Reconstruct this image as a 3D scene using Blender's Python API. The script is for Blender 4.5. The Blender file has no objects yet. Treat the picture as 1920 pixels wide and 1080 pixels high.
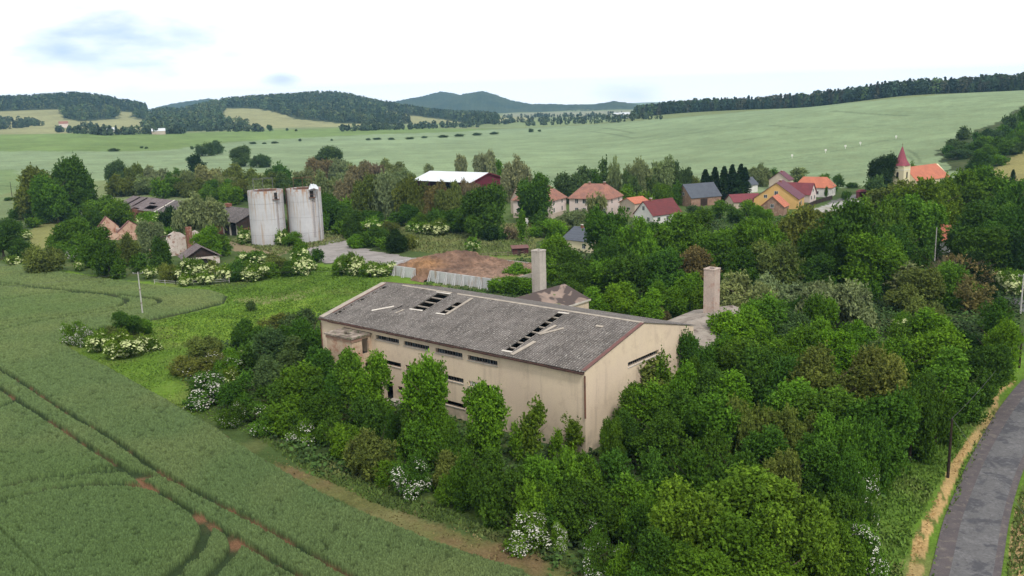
import bpy, math, random
import numpy as np

SC = bpy.context.scene
COL = SC.collection
rng = np.random.default_rng(11)
rnd = random.Random(5)

# ---------------------------------------------------------------- camera
F, PIT, ROL, HCAM = 1665.0, math.radians(11.73), math.radians(-1.70), 38.0
f3 = np.array([0, math.cos(PIT), -math.sin(PIT)])
u3 = np.array([0, math.sin(PIT), math.cos(PIT)])
x3 = np.array([1.0, 0, 0])
RIGHT = math.cos(ROL) * x3 + math.sin(ROL) * u3
UP = -math.sin(ROL) * x3 + math.cos(ROL) * u3
CAMP = np.array([0, 0, HCAM])
cam_data = bpy.data.cameras.new('camera')
cam = bpy.data.objects.new('camera', cam_data)
COL.objects.link(cam)
cam_data.sensor_width = 36.0
cam_data.lens = 36.0 * F / 1920.0
cam_data.clip_start = 0.5
cam_data.clip_end = 40000
import mathutils
mm = mathutils.Matrix([[RIGHT[i], UP[i], -f3[i], CAMP[i]] for i in range(3)] + [[0, 0, 0, 1]])
cam.matrix_world = mm
SC.camera = cam

# ---------------------------------------------------------------- view + sky + sun
SC.view_settings.view_transform = 'Standard'
SC.view_settings.look = 'None'
SC.view_settings.exposure = 0.0
SC.view_settings.gamma = 1.0
SC.view_settings.use_curve_mapping = False
SUN_EL, SUN_AZ = math.radians(52), math.radians(157)      # azimuth clockwise from +Y: sun to the right, behind the camera
world = bpy.data.worlds.new('World')
SC.world = world
world.use_nodes = True
wt = world.node_tree
wt.nodes.clear()
def wn(t, **k):
    n = wt.nodes.new(t)
    for a, v in k.items():
        setattr(n, a, v)
    return n
sky = wn('ShaderNodeTexSky', sky_type='NISHITA', sun_disc=False, sun_elevation=SUN_EL, sun_rotation=SUN_AZ)
tc = wn('ShaderNodeTexCoord')
mp = wn('ShaderNodeMapping')
mp.inputs['Scale'].default_value = (1.0, 1.0, 3.2)
nz = wn('ShaderNodeTexNoise')
nz.inputs['Scale'].default_value = 2.3
nz.inputs['Detail'].default_value = 7
nz.inputs['Roughness'].default_value = 0.52
nz.inputs['Distortion'].default_value = 0.25
rp = wn('ShaderNodeValToRGB')
rp.color_ramp.elements[0].position = 0.40
rp.color_ramp.elements[0].color = (0, 0, 0, 1)
rp.color_ramp.elements[1].position = 0.62
rp.color_ramp.elements[1].color = (1, 1, 1, 1)
skm = wn('ShaderNodeMixRGB', blend_type='MULTIPLY')
skm.inputs[0].default_value = 1.0
skm.inputs[2].default_value = (0.10, 0.10, 0.10, 1)
# the one break in the overcast: a blue-grey patch low on the left
PATCH = [((-0.432, 0.902, 0.062), 0.075, .9), ((-0.375, 0.923, 0.076), 0.105, 1.0), ((-0.335, 0.94, 0.078), 0.06, .7), ((-0.287, 0.956, 0.059), 0.028, .4), ((-0.237, 0.971, 0.033), 0.022, .6), ((0.14, 0.99, 0.004), 0.04, .35)]
cloud = wn('ShaderNodeMixRGB')
cloud.inputs[1].default_value = (0.60, 0.76, 0.97, 1)
cloud.inputs[2].default_value = (1.13, 1.14, 1.16, 1)
wt.links.new(tc.outputs['Generated'], mp.inputs['Vector'])
wt.links.new(mp.outputs[0], nz.inputs['Vector'])
wt.links.new(nz.outputs['Fac'], rp.inputs[0])
wt.links.new(sky.outputs[0], skm.inputs[1])
acc = None
nz2 = wn('ShaderNodeTexNoise')
nz2.inputs['Scale'].default_value = 9.0
nz2.inputs['Detail'].default_value = 6
wt.links.new(mp.outputs[0], nz2.inputs['Vector'])
for (c, rad, amp) in PATCH:
    c = np.array(c) / np.linalg.norm(c)
    m2 = wn('ShaderNodeVectorMath', operation='SUBTRACT')
    m2.inputs[1].default_value = tuple(c)
    sc_ = wn('ShaderNodeVectorMath', operation='MULTIPLY')
    sc_.inputs[1].default_value = (1, 1, 2.6)
    ln = wn('ShaderNodeVectorMath', operation='LENGTH')
    wt.links.new(tc.outputs['Generated'], m2.inputs[0])
    wt.links.new(m2.outputs[0], sc_.inputs[0])
    wt.links.new(sc_.outputs[0], ln.inputs[0])
    ad = wn('ShaderNodeMath', operation='MULTIPLY_ADD')
    ad.inputs[1].default_value = rad * 2.2
    wt.links.new(nz2.outputs['Fac'], ad.inputs[0])
    wt.links.new(ln.outputs['Value'], ad.inputs[2])
    mr = wn('ShaderNodeMapRange', interpolation_type='SMOOTHSTEP')
    mr.inputs[1].default_value = rad * 2.35
    mr.inputs[2].default_value = rad * 1.0
    mr.inputs[3].default_value = 0
    mr.inputs[4].default_value = amp
    wt.links.new(ad.outputs[0], mr.inputs[0])
    if acc is None:
        acc = mr.outputs[0]
    else:
        a2 = wn('ShaderNodeMath', operation='MAXIMUM')
        wt.links.new(acc, a2.inputs[0])
        wt.links.new(mr.outputs[0], a2.inputs[1])
        acc = a2.outputs[0]
clear = wn('ShaderNodeMixRGB')           # thick white cloud where there is no patch
wt.links.new(acc, clear.inputs[0])
clear.inputs[1].default_value = (1.08, 1.08, 1.08, 1)
thin = wn('ShaderNodeMixRGB')
thin.inputs[0].default_value = 0.72
wt.links.new(skm.outputs[0], thin.inputs[1])
thin.inputs[2].default_value = (0.34, 0.48, 0.70, 1)
wt.links.new(thin.outputs[0], clear.inputs[2])
dk = wn('ShaderNodeMixRGB', blend_type='MULTIPLY')   # faint shading inside the cloud deck
mr = wn('ShaderNodeMapRange')
mr.inputs[1].default_value = 0.3
mr.inputs[2].default_value = 0.7
mr.inputs[3].default_value = 0.93
mr.inputs[4].default_value = 1.06
wt.links.new(nz.outputs['Fac'], mr.inputs[0])
dk.inputs[0].default_value = 1
wt.links.new(clear.outputs[0], dk.inputs[1])
wt.links.new(mr.outputs[0], dk.inputs[2])
sepz = wn('ShaderNodeSeparateXYZ')
wt.links.new(tc.outputs['Generated'], sepz.inputs[0])
hz = wn('ShaderNodeMapRange', interpolation_type='SMOOTHSTEP')   # overcast is brightest low over the hills
hz.inputs[1].default_value = 0.0; hz.inputs[2].default_value = 0.22; hz.inputs[3].default_value = 1.6; hz.inputs[4].default_value = 1.0
wt.links.new(sepz.outputs[2], hz.inputs[0])
hm = wn('ShaderNodeMixRGB', blend_type='MULTIPLY'); hm.inputs[0].default_value = 1
wt.links.new(dk.outputs[0], hm.inputs[1]); wt.links.new(hz.outputs[0], hm.inputs[2])
bg = wn('ShaderNodeBackground')
bg.inputs['Strength'].default_value = 1.0
wo = wn('ShaderNodeOutputWorld')
wt.links.new(hm.outputs[0], bg.inputs['Color'])
wt.links.new(bg.outputs[0], wo.inputs['Surface'])

sun_d = bpy.data.lights.new('sun', 'SUN')
sun_d.energy = 2.3
sun_d.angle = math.radians(10)
sun_d.color = (1.0, 0.95, 0.88)
sun = bpy.data.objects.new('sun', sun_d)
COL.objects.link(sun)
sd = np.array([math.sin(SUN_AZ) * math.cos(SUN_EL), math.cos(SUN_AZ) * math.cos(SUN_EL), math.sin(SUN_EL)])
sun.rotation_euler = mathutils.Vector(sd).to_track_quat('Z', 'Y').to_euler()
sun.location = (60, -80, 200)

# ---------------------------------------------------------------- projection helpers (photo pixel <-> world)
def ray(px, py):
    return f3 + RIGHT * (px - 960) / F - UP * (py - 540) / F
def project(x, y, z):
    dx, dy, dz = x - CAMP[0], y - CAMP[1], z - CAMP[2]
    cx = dx * RIGHT[0] + dy * RIGHT[1] + dz * RIGHT[2]
    cy = dx * UP[0] + dy * UP[1] + dz * UP[2]
    cz = dx * f3[0] + dy * f3[1] + dz * f3[2]
    return 960 + F * cx / cz, 540 - F * cy / cz

# ---------------------------------------------------------------- terrain heights
TH = np.array([-60, -30, -25, -21.5, -19.8, -18, -13, -10.5, -8, -5.5, -3, 0, 5, 8, 11.5, 18, 24, 30, 60.0])
RN = np.array([1, 300, 450, 700, 1000, 1300, 1600, 2000, 2400, 2700, 3200, 4500, 12000.0])
ZT = np.array([
 [0, 0, 0, 3, 10, 19, 14, 33, 62, 84, 60, 30, 0],
 [0, 0, 0, 3, 10, 19, 12, 32, 64, 86, 60, 30, 0],
 [0, 0, 0, 3, 10, 18, 12, 32, 70, 102, 60, 30, 0],
 [0, 0, 0, 2, 8, 15, 10, 25, 44, 52, 30, 15, 0],
 [0, 0, 0, 2, 7, 13, 9, 22, 28, 22, 12, 10, 0],
 [0, 0, 0, 1, 6, 12, 8, 30, 58, 62, 35, 10, 0],
 [0, 0, 0, 1, 4, 9, 6, 28, 65, 76, 40, 5, 0],
 [0, 0, 0, 0, 3, 7, 5, 26, 66, 82, 40, 5, 0],
 [0, 0, 0, 0, 2, 5, 4, 18, 40, 44, 20, 3, 0],
 [0, 0, 0, 0, 1, 3, 2, 8, 20, 20, 8, 0, 0],
 [0, 0, 0, 0, 0, 1, 1, 2, 3, 2, 0, 0, 0],
 [0, 0, 0, 0, 0, 0, 0, 0, 0, 0, 0, 0, 0],
 [0, 0, 0, 0, 3, 4, 0, 0, 0, 0, 0, 0, 0],
 [0, 0, 0, 1, 7, 14, 4, 0, 0, 0, 0, 0, 0],
 [0, 0, 0, 4, 15, 20, 10, 0, 0, 0, 0, 0, 0],
 [0, 0, 1, 10, 26, 22, 5, 0, 0, 0, 0, 0, 0],
 [0, 0, 2, 15, 36, 32, 10, 0, 0, 0, 0, 0, 0],
 [0, 0, 8, 22, 36, 34, 12, 0, 0, 0, 0, 0, 0],
 [0, 0, 8, 22, 36, 34, 12, 0, 0, 0, 0, 0, 0]], float)
gth = np.arange(-60, 60.01, 0.25)
glr = np.linspace(0, math.log(12000), 400)
_t1 = np.array([np.interp(np.exp(glr), RN, ZT[i]) for i in range(len(TH))])
_g = np.array([np.interp(gth, TH, _t1[:, j]) for j in range(len(glr))]).T
for _ in range(5):
    p = np.pad(_g, 2, mode='edge')
    _g = sum(p[2 + i:p.shape[0] - 2 + i, 2:-2] for i in (-2, -1, 0, 1, 2)) / 5
    p = np.pad(_g, 2, mode='edge')
    _g = sum(p[2:-2, 2 + i:p.shape[1] - 2 + i] for i in (-2, -1, 0, 1, 2)) / 5
def gz(x, y):
    """terrain height under world points"""
    x = np.asarray(x, float); y = np.asarray(y, float)
    r = np.sqrt(x * x + y * y) + 1e-6
    th = np.degrees(np.arctan2(x, y))
    i = np.clip((th + 60) / 0.25, 0, len(gth) - 1.001)
    j = np.clip(np.log(np.maximum(r, 1)) / glr[1], 0, len(glr) - 1.001)
    i0 = i.astype(int); j0 = j.astype(int); fi = i - i0; fj = j - j0
    z = (_g[i0, j0] * (1 - fi) * (1 - fj) + _g[i0 + 1, j0] * fi * (1 - fj) + _g[i0, j0 + 1] * (1 - fi) * fj + _g[i0 + 1, j0 + 1] * fi * fj)
    s = np.clip((r - 300) / 500, 0, 1)
    z = z + s * (1.3 * np.sin(x / 97 + 1.3) * np.sin(y / 131) + 0.6 * np.sin(x / 41) * np.cos(y / 53 + 2)) * np.clip(r / 900, 0, 2)
    return z
_ts = np.exp(np.linspace(math.log(45), math.log(9000), 3000))
def at(px, py, h=0.0):
    """first point where the sight line meets the terrain raised by h"""
    d = ray(px, py); d = d / math.hypot(d[0], d[1])
    X = d[0] * _ts; Y = d[1] * _ts; Z = HCAM + d[2] * _ts
    g = gz(X, Y) + h
    k = np.argmax(Z < g)
    if Z[k] >= g[k]:
        k = len(_ts) - 1
    a, b = (Z[k - 1] - g[k - 1]), (Z[k] - g[k])
    t = _ts[k - 1] + (_ts[k] - _ts[k - 1]) * (a / (a - b)) if k > 0 and a != b else _ts[k]
    return np.array([d[0] * t, d[1] * t, float(gz(d[0] * t, d[1] * t))])
def depth(p):
    return float((np.array(p) - CAMP) @ f3)

# ---------------------------------------------------------------- object helpers
def tag(o, label=None, cat=None, group=None, kind=None):
    if label: o['label'] = label
    if cat: o['category'] = cat
    if group: o['group'] = group
    if kind: o['kind'] = kind
    return o
def empty(name, loc, rz=0.0, **k):
    o = bpy.data.objects.new(name, None)
    o.empty_display_size = 0.5
    COL.objects.link(o)
    o.location = loc
    o.rotation_euler = (0, 0, rz)
    return tag(o, **k)
def link(name, me, parent=None):
    o = bpy.data.objects.new(name, me)
    COL.objects.link(o)
    if parent is not None:
        o.parent = parent
    return o
def np_mesh(name, V, Fq, mats=(), smooth=False, col=None, attr=None):
    """mesh from numpy arrays; Fq is (n,3) or (n,4)"""
    me = bpy.data.meshes.new(name)
    V = np.asarray(V, np.float32); Fq = np.asarray(Fq, np.int32)
    n, k = Fq.shape
    me.vertices.add(len(V)); me.vertices.foreach_set('co', V.ravel())
    me.loops.add(n * k); me.loops.foreach_set('vertex_index', Fq.ravel())
    me.polygons.add(n)
    me.polygons.foreach_set('loop_start', np.arange(0, n * k, k, dtype=np.int32))
    me.polygons.foreach_set('loop_total', np.full(n, k, np.int32))
    if smooth:
        me.polygons.foreach_set('use_smooth', np.ones(n, bool))
    me.update(calc_edges=True)
    if col is not None:
        a = me.color_attributes.new('Col', 'FLOAT_COLOR', 'POINT')
        c = np.ones((len(V), 4), np.float32); c[:, :3] = col
        a.data.foreach_set('color', c.ravel())
    if attr:
        for an, av in attr.items():
            a = me.attributes.new(an, 'FLOAT', 'POINT')
            a.data.foreach_set('value', np.asarray(av, np.float32))
    for m in mats:
        me.materials.append(m)
    return me
class MB:
    """collects boxes, polygons and tubes into ONE mesh object"""
    def __init__(s): s.v = []; s.f = []
    def poly(s, pts):
        i = len(s.v); s.v += [tuple(p) for p in pts]; s.f.append(tuple(range(i, i + len(pts)))); return s
    def box(s, x0, y0, z0, x1, y1, z1):
        i = len(s.v)
        s.v += [(x0, y0, z0), (x1, y0, z0), (x1, y1, z0), (x0, y1, z0), (x0, y0, z1), (x1, y0, z1), (x1, y1, z1), (x0, y1, z1)]
        for q in ((0, 3, 2, 1), (4, 5, 6, 7), (0, 1, 5, 4), (1, 2, 6, 5), (2, 3, 7, 6), (3, 0, 4, 7)):
            s.f.append(tuple(i + k for k in q))
        return s
    def hexa(s, b, t):
        """solid between a lower and an upper polygon of equal length"""
        i = len(s.v); n = len(b)
        s.v += [tuple(p) for p in b] + [tuple(p) for p in t]
        s.f.append(tuple(i + k for k in reversed(range(n)))); s.f.append(tuple(i + n + k for k in range(n)))
        for k in range(n):
            s.f.append((i + k, i + (k + 1) % n, i + n + (k + 1) % n, i + n + k))
        return s
    def tube(s, pts, rads, seg=8):
        pts = [np.array(p, float) for p in pts]
        rings = []
        for k, p in enumerate(pts):
            d = pts[min(k + 1, len(pts) - 1)] - pts[max(k - 1, 0)]
            d /= np.linalg.norm(d) + 1e-9
            a = np.cross(d, [0, 0, 1.0]) if abs(d[2]) < 0.9 else np.cross(d, [1.0, 0, 0])
            a /= np.linalg.norm(a); b = np.cross(d, a)
            i = len(s.v)
            r = rads[k] if hasattr(rads, '__len__') else rads
            for q in range(seg):
                t = 2 * math.pi * q / seg
                s.v.append(tuple(p + r * (a * math.cos(t) + b * math.sin(t))))
            rings.append(i)
        for k in range(len(rings) - 1):
            for q in range(seg):
                s.f.append((rings[k] + q, rings[k] + (q + 1) % seg, rings[k + 1] + (q + 1) % seg, rings[k + 1] + q))
        s.f.append(tuple(rings[0] + q for q in reversed(range(seg))))
        s.f.append(tuple(rings[-1] + q for q in range(seg)))
        return s
    def sheet(s, us, vs, hole, P, th):
        """panel on grid lines us x vs with openings; P(u,v,d) maps to space, d = depth 0..th"""
        nu, nv = len(us) - 1, len(vs) - 1
        full = [[not hole((us[i] + us[i + 1]) / 2, (vs[j] + vs[j + 1]) / 2) for j in range(nv)] for i in range(nu)]
        for i in range(nu):
            for j in range(nv):
                if not full[i][j]:
                    continue
                a, b, c, d = us[i], us[i + 1], vs[j], vs[j + 1]
                s.poly([P(a, c, 0), P(b, c, 0), P(b, d, 0), P(a, d, 0)])
                s.poly([P(a, d, th), P(b, d, th), P(b, c, th), P(a, c, th)])
                if i == 0 or not full[i - 1][j]: s.poly([P(a, c, 0), P(a, d, 0), P(a, d, th), P(a, c, th)])
                if i == nu - 1 or not full[i + 1][j]: s.poly([P(b, c, th), P(b, d, th), P(b, d, 0), P(b, c, 0)])
                if j == 0 or not full[i][j - 1]: s.poly([P(a, c, th), P(b, c, th), P(b, c, 0), P(a, c, 0)])
                if j == nv - 1 or not full[i][j + 1]: s.poly([P(a, d, 0), P(b, d, 0), P(b, d, th), P(a, d, th)])
        return s
    def build(s, name, mat, parent=None, smooth=False):
        me = bpy.data.meshes.new(name)
        me.from_pydata(s.v, [], s.f)
        me.validate(); me.update()
        import bmesh
        bm = bmesh.new(); bm.from_mesh(me)
        bmesh.ops.recalc_face_normals(bm, faces=bm.faces)
        bm.to_mesh(me); bm.free()
        if smooth:
            for p in me.polygons: p.use_smooth = True
        me.materials.append(mat)
        return link(name, me, parent)

# ---------------------------------------------------------------- materials
def srgb(r, g, b):
    f = lambda c: (c / 255 / 12.92) if c / 255 <= 0.04045 else ((c / 255 + 0.055) / 1.055) ** 2.4
    return (f(r), f(g), f(b))
class NT:
    def __init__(s, name):
        s.m = bpy.data.materials.new(name); s.m.use_nodes = True
        s.t = s.m.node_tree; s.t.nodes.clear()
        s.out = s.n('ShaderNodeOutputMaterial'); s.p = s.n('ShaderNodeBsdfPrincipled')
        s.l(s.p.outputs[0], s.out.inputs[0])
        s.p.inputs['Roughness'].default_value = 0.9
        s.p.inputs['Specular IOR Level'].default_value = 0.25
    def n(s, t, **k):
        x = s.t.nodes.new(t)
        for a, v in k.items(): setattr(x, a, v)
        return x
    def l(s, a, b): s.t.links.new(a, b)
    def coord(s, kind='Object', scale=(1, 1, 1), rot=(0, 0, 0)):
        c = s.n('ShaderNodeTexCoord'); m = s.n('ShaderNodeMapping')
        m.inputs['Scale'].default_value = scale; m.inputs['Rotation'].default_value = rot
        s.l(c.outputs[kind], m.inputs[0]); return m.outputs[0]
    def noise(s, vec, scale, det=4, rough=0.55, dist=0.0):
        x = s.n('ShaderNodeTexNoise'); x.inputs['Scale'].default_value = scale; x.inputs['Detail'].default_value = det
        x.inputs['Roughness'].default_value = rough; x.inputs['Distortion'].default_value = dist
        s.l(vec, x.inputs['Vector']); return x.outputs['Fac']
    def ramp(s, fac, a, b, lo=0.0, hi=1.0):
        x = s.n('ShaderNodeMapRange'); x.inputs[1].default_value = a; x.inputs[2].default_value = b
        x.inputs[3].default_value = lo; x.inputs[4].default_value = hi
        s.l(fac, x.inputs[0]); return x.outputs[0]
    def mix(s, fac, a, b, mode='MIX'):
        x = s.n('ShaderNodeMixRGB', blend_type=mode)
        for k, v in ((0, fac), (1, a), (2, b)):
            if isinstance(v, (int, float)): x.inputs[k].default_value = v
            elif isinstance(v, tuple): x.inputs[k].default_value = v if len(v) == 4 else (*v, 1)
            else: s.l(v, x.inputs[k])
        return x.outputs[0]
    def math(s, op, a, b=0.0, c=0.0):
        x = s.n('ShaderNodeMath', operation=op)
        for k, v in enumerate((a, b, c)):
            if isinstance(v, (int, float)): x.inputs[k].default_value = v
            else: s.l(v, x.inputs[k])
        return x.outputs[0]
    def bump(s, h, strength=0.4, dist=0.05):
        x = s.n('ShaderNodeBump'); x.inputs['Strength'].default_value = strength; x.inputs['Distance'].default_value = dist
        s.l(h, x.inputs['Height']); s.l(x.outputs[0], s.p.inputs['Normal'])
    def base(s, c): s.l(c, s.p.inputs['Base Color'])

def rough_mat(name, c1, c2, scale=0.6, c3=None, streak=False, fine=18, rough=0.9, bump=0.25, amt3=0.62, metal=0):
    """two-tone weathered surface with optional stain colour (rain streaks run down when streak)"""
    t = NT(name); v = t.coord()
    a = t.noise(v, scale, 6)
    c = t.mix(t.ramp(a, 0.35, 0.65), c1, c2)
    if c3:
        vv = t.coord(scale=(1, 1, 0.13)) if streak else v
        b = t.noise(vv, scale * (3.2 if streak else 1.7), 6, 0.65)
        c = t.mix(t.ramp(b, amt3 - 0.08, amt3 + 0.06), c, c3)
    f_ = t.noise(v, fine, 3, 0.7)
    c = t.mix(1.0, c, t.mix(t.ramp(f_, 0.3, 0.7), (0.82, 0.82, 0.82), (1.15, 1.15, 1.15)), 'MULTIPLY')
    t.base(c); t.p.inputs['Roughness'].default_value = rough; t.p.inputs['Metallic'].default_value = metal
    if bump: t.bump(f_, bump, 0.03)
    return t.m

M = {}
def wall_plaster():
    t = NT('ochre_plaster'); v = t.coord(); vs = t.coord(scale=(1, 1, .10))
    c = t.mix(t.ramp(t.noise(v, .16, 7, .62), .36, .62), (.74, .605, .445), (.67, .54, .415))
    c = t.mix(t.math('MULTIPLY', t.ramp(t.noise(v, .55, 7, .7), .52, .66), .45), c, (.50, .385, .29))
    c = t.mix(t.math('MULTIPLY', t.ramp(t.noise(vs, .8, 6, .65), .56, .70), .4), c, (.42, .33, .25))
    sep = t.n('ShaderNodeSeparateXYZ'); t.l(v, sep.inputs[0])
    damp = t.math('MULTIPLY', t.ramp(sep.outputs[2], .2, 2.6, .9, 0), t.ramp(t.noise(v, .6, 5, .6), .35, .6))
    c = t.mix(damp, c, (.30, .26, .20))
    f_ = t.noise(v, 9, 4, .7)
    c = t.mix(1.0, c, t.mix(t.ramp(f_, .3, .7), (.86, .86, .86), (1.1, 1.1, 1.1)), 'MULTIPLY')
    t.base(c); t.bump(f_, .3, .03); return t.m
M['plaster'] = wall_plaster()
M['plaster_old'] = rough_mat('flaking_plaster', (0.60, 0.46, 0.33), (0.48, 0.37, 0.27), 0.5, (0.42, 0.24, 0.17), False, 7, amt3=0.57)
M['concrete'] = rough_mat('weathered_concrete', (0.46, 0.43, 0.38), (0.36, 0.33, 0.29), 0.35, (0.26, 0.22, 0.19), True, 6)
M['white_conc'] = rough_mat('pale_concrete', (0.56, 0.56, 0.57), (0.47, 0.47, 0.48), 0.25, (0.36, 0.26, 0.19), True, 5, amt3=0.62)
M['chimney'] = rough_mat('chimney_render', (0.52, 0.42, 0.36), (0.43, 0.35, 0.31), 0.5, (0.42, 0.28, 0.23), False, 6)
M['chimney_grey'] = rough_mat('grey_chimney_render', (0.52, 0.47, 0.42), (0.40, 0.36, 0.32), 0.5, (0.33, 0.29, 0.26), True, 6)
M['brick'] = rough_mat('old_brick', (0.28, 0.11, 0.07), (0.17, 0.075, 0.055), 0.8, (0.40, 0.31, 0.25), False, 14)
M['brick_pale'] = rough_mat('pinkish_brick', (0.36, 0.22, 0.16), (0.26, 0.16, 0.12), 0.8, (0.45, 0.36, 0.28), False, 14)
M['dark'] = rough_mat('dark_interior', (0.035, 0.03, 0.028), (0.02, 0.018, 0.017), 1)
M['rust'] = rough_mat('rusty_iron', (0.20, 0.085, 0.05), (0.10, 0.055, 0.045), 2.0, fine=20)
M['fascia'] = rough_mat('dark_gutter', (0.055, 0.035, 0.03), (0.10, 0.05, 0.04), 1.5)
M['redcap'] = rough_mat('red_flashing', (0.19, 0.085, 0.075), (0.13, 0.075, 0.07), 1.0)
M['wood'] = rough_mat('grey_wood', (0.30, 0.24, 0.19), (0.17, 0.13, 0.10), 2.0)
M['pole'] = rough_mat('pale_concrete_pole', (0.50, 0.49, 0.46), (0.38, 0.37, 0.35), 2.0)
M['darkpole'] = rough_mat('tarred_pole', (0.045, 0.03, 0.022), (0.025, 0.018, 0.014), 2.0)
M['metal'] = rough_mat('grey_metal', (0.20, 0.20, 0.21), (0.12, 0.12, 0.13), 3.0, rough=0.5)
M['whiteboard'] = rough_mat('pale_board', (0.66, 0.62, 0.56), (0.52, 0.47, 0.42), 1.2)
M['oldboard'] = rough_mat('weathered_sheet', (0.42, 0.37, 0.31), (0.32, 0.28, 0.24), 1.2)
M['soil'] = rough_mat('brown_soil', (0.20, 0.12, 0.075), (0.14, 0.085, 0.055), 0.8)
M['bark'] = rough_mat('bark', (0.10, 0.075, 0.05), (0.055, 0.042, 0.03), 3.0, fine=25)
M['glass'] = NT('window_glass').m
_g1 = M['glass'].node_tree.nodes['Principled BSDF']; _g1.inputs['Base Color'].default_value = (0.035, 0.045, 0.055, 1); _g1.inputs['Roughness'].default_value = 0.12; _g1.inputs['Specular IOR Level'].default_value = 0.5
M['frame'] = rough_mat('white_frame', (0.7, 0.7, 0.68), (0.6, 0.6, 0.58), 2)
M['wire'] = rough_mat('wire', (0.16, 0.16, 0.165), (0.13, 0.13, 0.13), 2)

def corrugated(name, c1, c2, lichen, period=0.36, amt=0.60):
    """fibre-cement sheets: ribs run down the slope (local x), sheet rows across"""
    t = NT(name); v = t.coord()
    sep = t.n('ShaderNodeSeparateXYZ'); t.l(v, sep.inputs[0])
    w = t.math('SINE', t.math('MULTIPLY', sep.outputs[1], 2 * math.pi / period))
    rows = t.math('FRACT', t.math('MULTIPLY', sep.outputs[0], 1 / 1.75))
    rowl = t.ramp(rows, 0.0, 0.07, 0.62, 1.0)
    # per-sheet tone
    sv = t.n('ShaderNodeCombineXYZ')
    t.l(t.math('FLOOR', t.math('MULTIPLY', sep.outputs[0], 1 / 1.75)), sv.inputs[0])
    t.l(t.math('FLOOR', t.math('MULTIPLY', sep.outputs[1], 1 / 1.08)), sv.inputs[1])
    wnn = t.n('ShaderNodeTexWhiteNoise'); t.l(sv.outputs[0], wnn.inputs['Vector'])
    c = t.mix(t.ramp(t.noise(v, 0.28, 6, 0.6), 0.35, 0.65), c1, c2)
    c = t.mix(1.0, c, t.ramp(wnn.outputs['Value'], 0, 1, 0.86, 1.14), 'MULTIPLY')
    vs = t.coord(scale=(0.10, 1.6, 1))
    st = t.noise(vs, 1.3, 5, 0.7)
    c = t.mix(t.ramp(st, 0.48, 0.72), c, tuple(x * 0.6 for x in c1))
    sp = t.noise(v, 3.6, 5, 0.75)
    c = t.mix(t.ramp(sp, amt, amt + 0.05), c, lichen)
    sp3 = t.noise(v, 7.5, 3, 0.6)
    c = t.mix(t.ramp(sp3, .605, .65), c, (0.50, 0.48, 0.44))
    sp2 = t.noise(v, 1.1, 3, 0.7)
    c = t.mix(t.math('MULTIPLY', t.ramp(sp2, 0.55, 0.75), 0.5), c, (0.13, 0.12, 0.10))
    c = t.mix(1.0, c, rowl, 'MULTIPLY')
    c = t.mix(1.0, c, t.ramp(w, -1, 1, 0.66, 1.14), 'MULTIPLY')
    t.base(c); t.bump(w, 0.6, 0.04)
    return t.m
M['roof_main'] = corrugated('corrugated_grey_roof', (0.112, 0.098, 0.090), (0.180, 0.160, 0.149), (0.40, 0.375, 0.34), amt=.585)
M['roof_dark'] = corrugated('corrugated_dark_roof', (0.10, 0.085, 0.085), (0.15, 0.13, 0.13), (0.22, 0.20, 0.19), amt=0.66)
M['roof_plum'] = corrugated('plum_grey_sheet_roof', (0.15, 0.115, 0.12), (0.20, 0.16, 0.165), (0.28, 0.25, 0.24), amt=0.66)
def flat_roof(name):
    t = NT(name); v = t.coord()
    c = t.mix(t.ramp(t.noise(v, 0.35, 6, 0.6), 0.4, 0.6), (0.30, 0.225, 0.185), (0.21, 0.16, 0.135))
    c = t.mix(t.ramp(t.noise(v, 0.16, 3, 0.5, 0.8), 0.43, 0.46), c, (0.085, 0.065, 0.06))
    c = t.mix(t.ramp(t.noise(v, 0.5, 5), 0.66, 0.7), c, (0.10, 0.13, 0.04))
    t.base(c); t.bump(t.noise(v, 8), 0.3, 0.04); return t.m
M['roof_felt'] = flat_roof('patched_felt_roof')
M['roof_gravel'] = rough_mat('gravelled_roof', (0.34, 0.30, 0.26), (0.25, 0.215, 0.185), 0.4, (0.13, 0.10, 0.085), False, 5, amt3=0.6)
def tiles(name, c1, c2, per=0.45, rough=0.8):
    t = NT(name); v = t.coord(); sep = t.n('ShaderNodeSeparateXYZ'); t.l(v, sep.inputs[0])
    w = t.math('FRACT', t.math('MULTIPLY', sep.outputs[2], 1 / per))
    c = t.mix(t.ramp(t.noise(v, 0.5, 6, 0.65), 0.35, 0.65), c1, c2)
    c = t.mix(1.0, c, t.ramp(w, 0, 0.25, 0.72, 1.0), 'MULTIPLY')
    c = t.mix(1.0, c, t.ramp(t.noise(v, 4, 3), 0.3, 0.7, 0.8, 1.2), 'MULTIPLY')
    t.base(c); t.p.inputs['Roughness'].default_value = rough; return t.m
M['t_red'] = tiles('dark_red_tiles', (0.17, 0.042, 0.045), (0.13, 0.038, 0.042))
M['t_orange'] = tiles('orange_tiles', (0.52, 0.18, 0.105), (0.42, 0.145, 0.09))
M['t_old'] = tiles('faded_red_tiles', (0.36, 0.17, 0.12), (0.23, 0.12, 0.10))
M['t_purple'] = tiles('plum_sheet_roof', (0.16, 0.065, 0.09), (0.13, 0.055, 0.075))
M['t_grey'] = tiles('slate_grey_roof', (0.10, 0.115, 0.14), (0.085, 0.095, 0.12))
M['t_crimson'] = tiles('crimson_roof', (0.21, 0.052, 0.062), (0.16, 0.045, 0.055))
M['t_spire'] = tiles('raspberry_spire', (0.30, 0.075, 0.10), (0.25, 0.065, 0.09), 0.6)
M['t_white'] = rough_mat('pale_sheet_roof', (0.70, 0.74, 0.78), (0.62, 0.66, 0.70), 0.3, rough=0.5)
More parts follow.
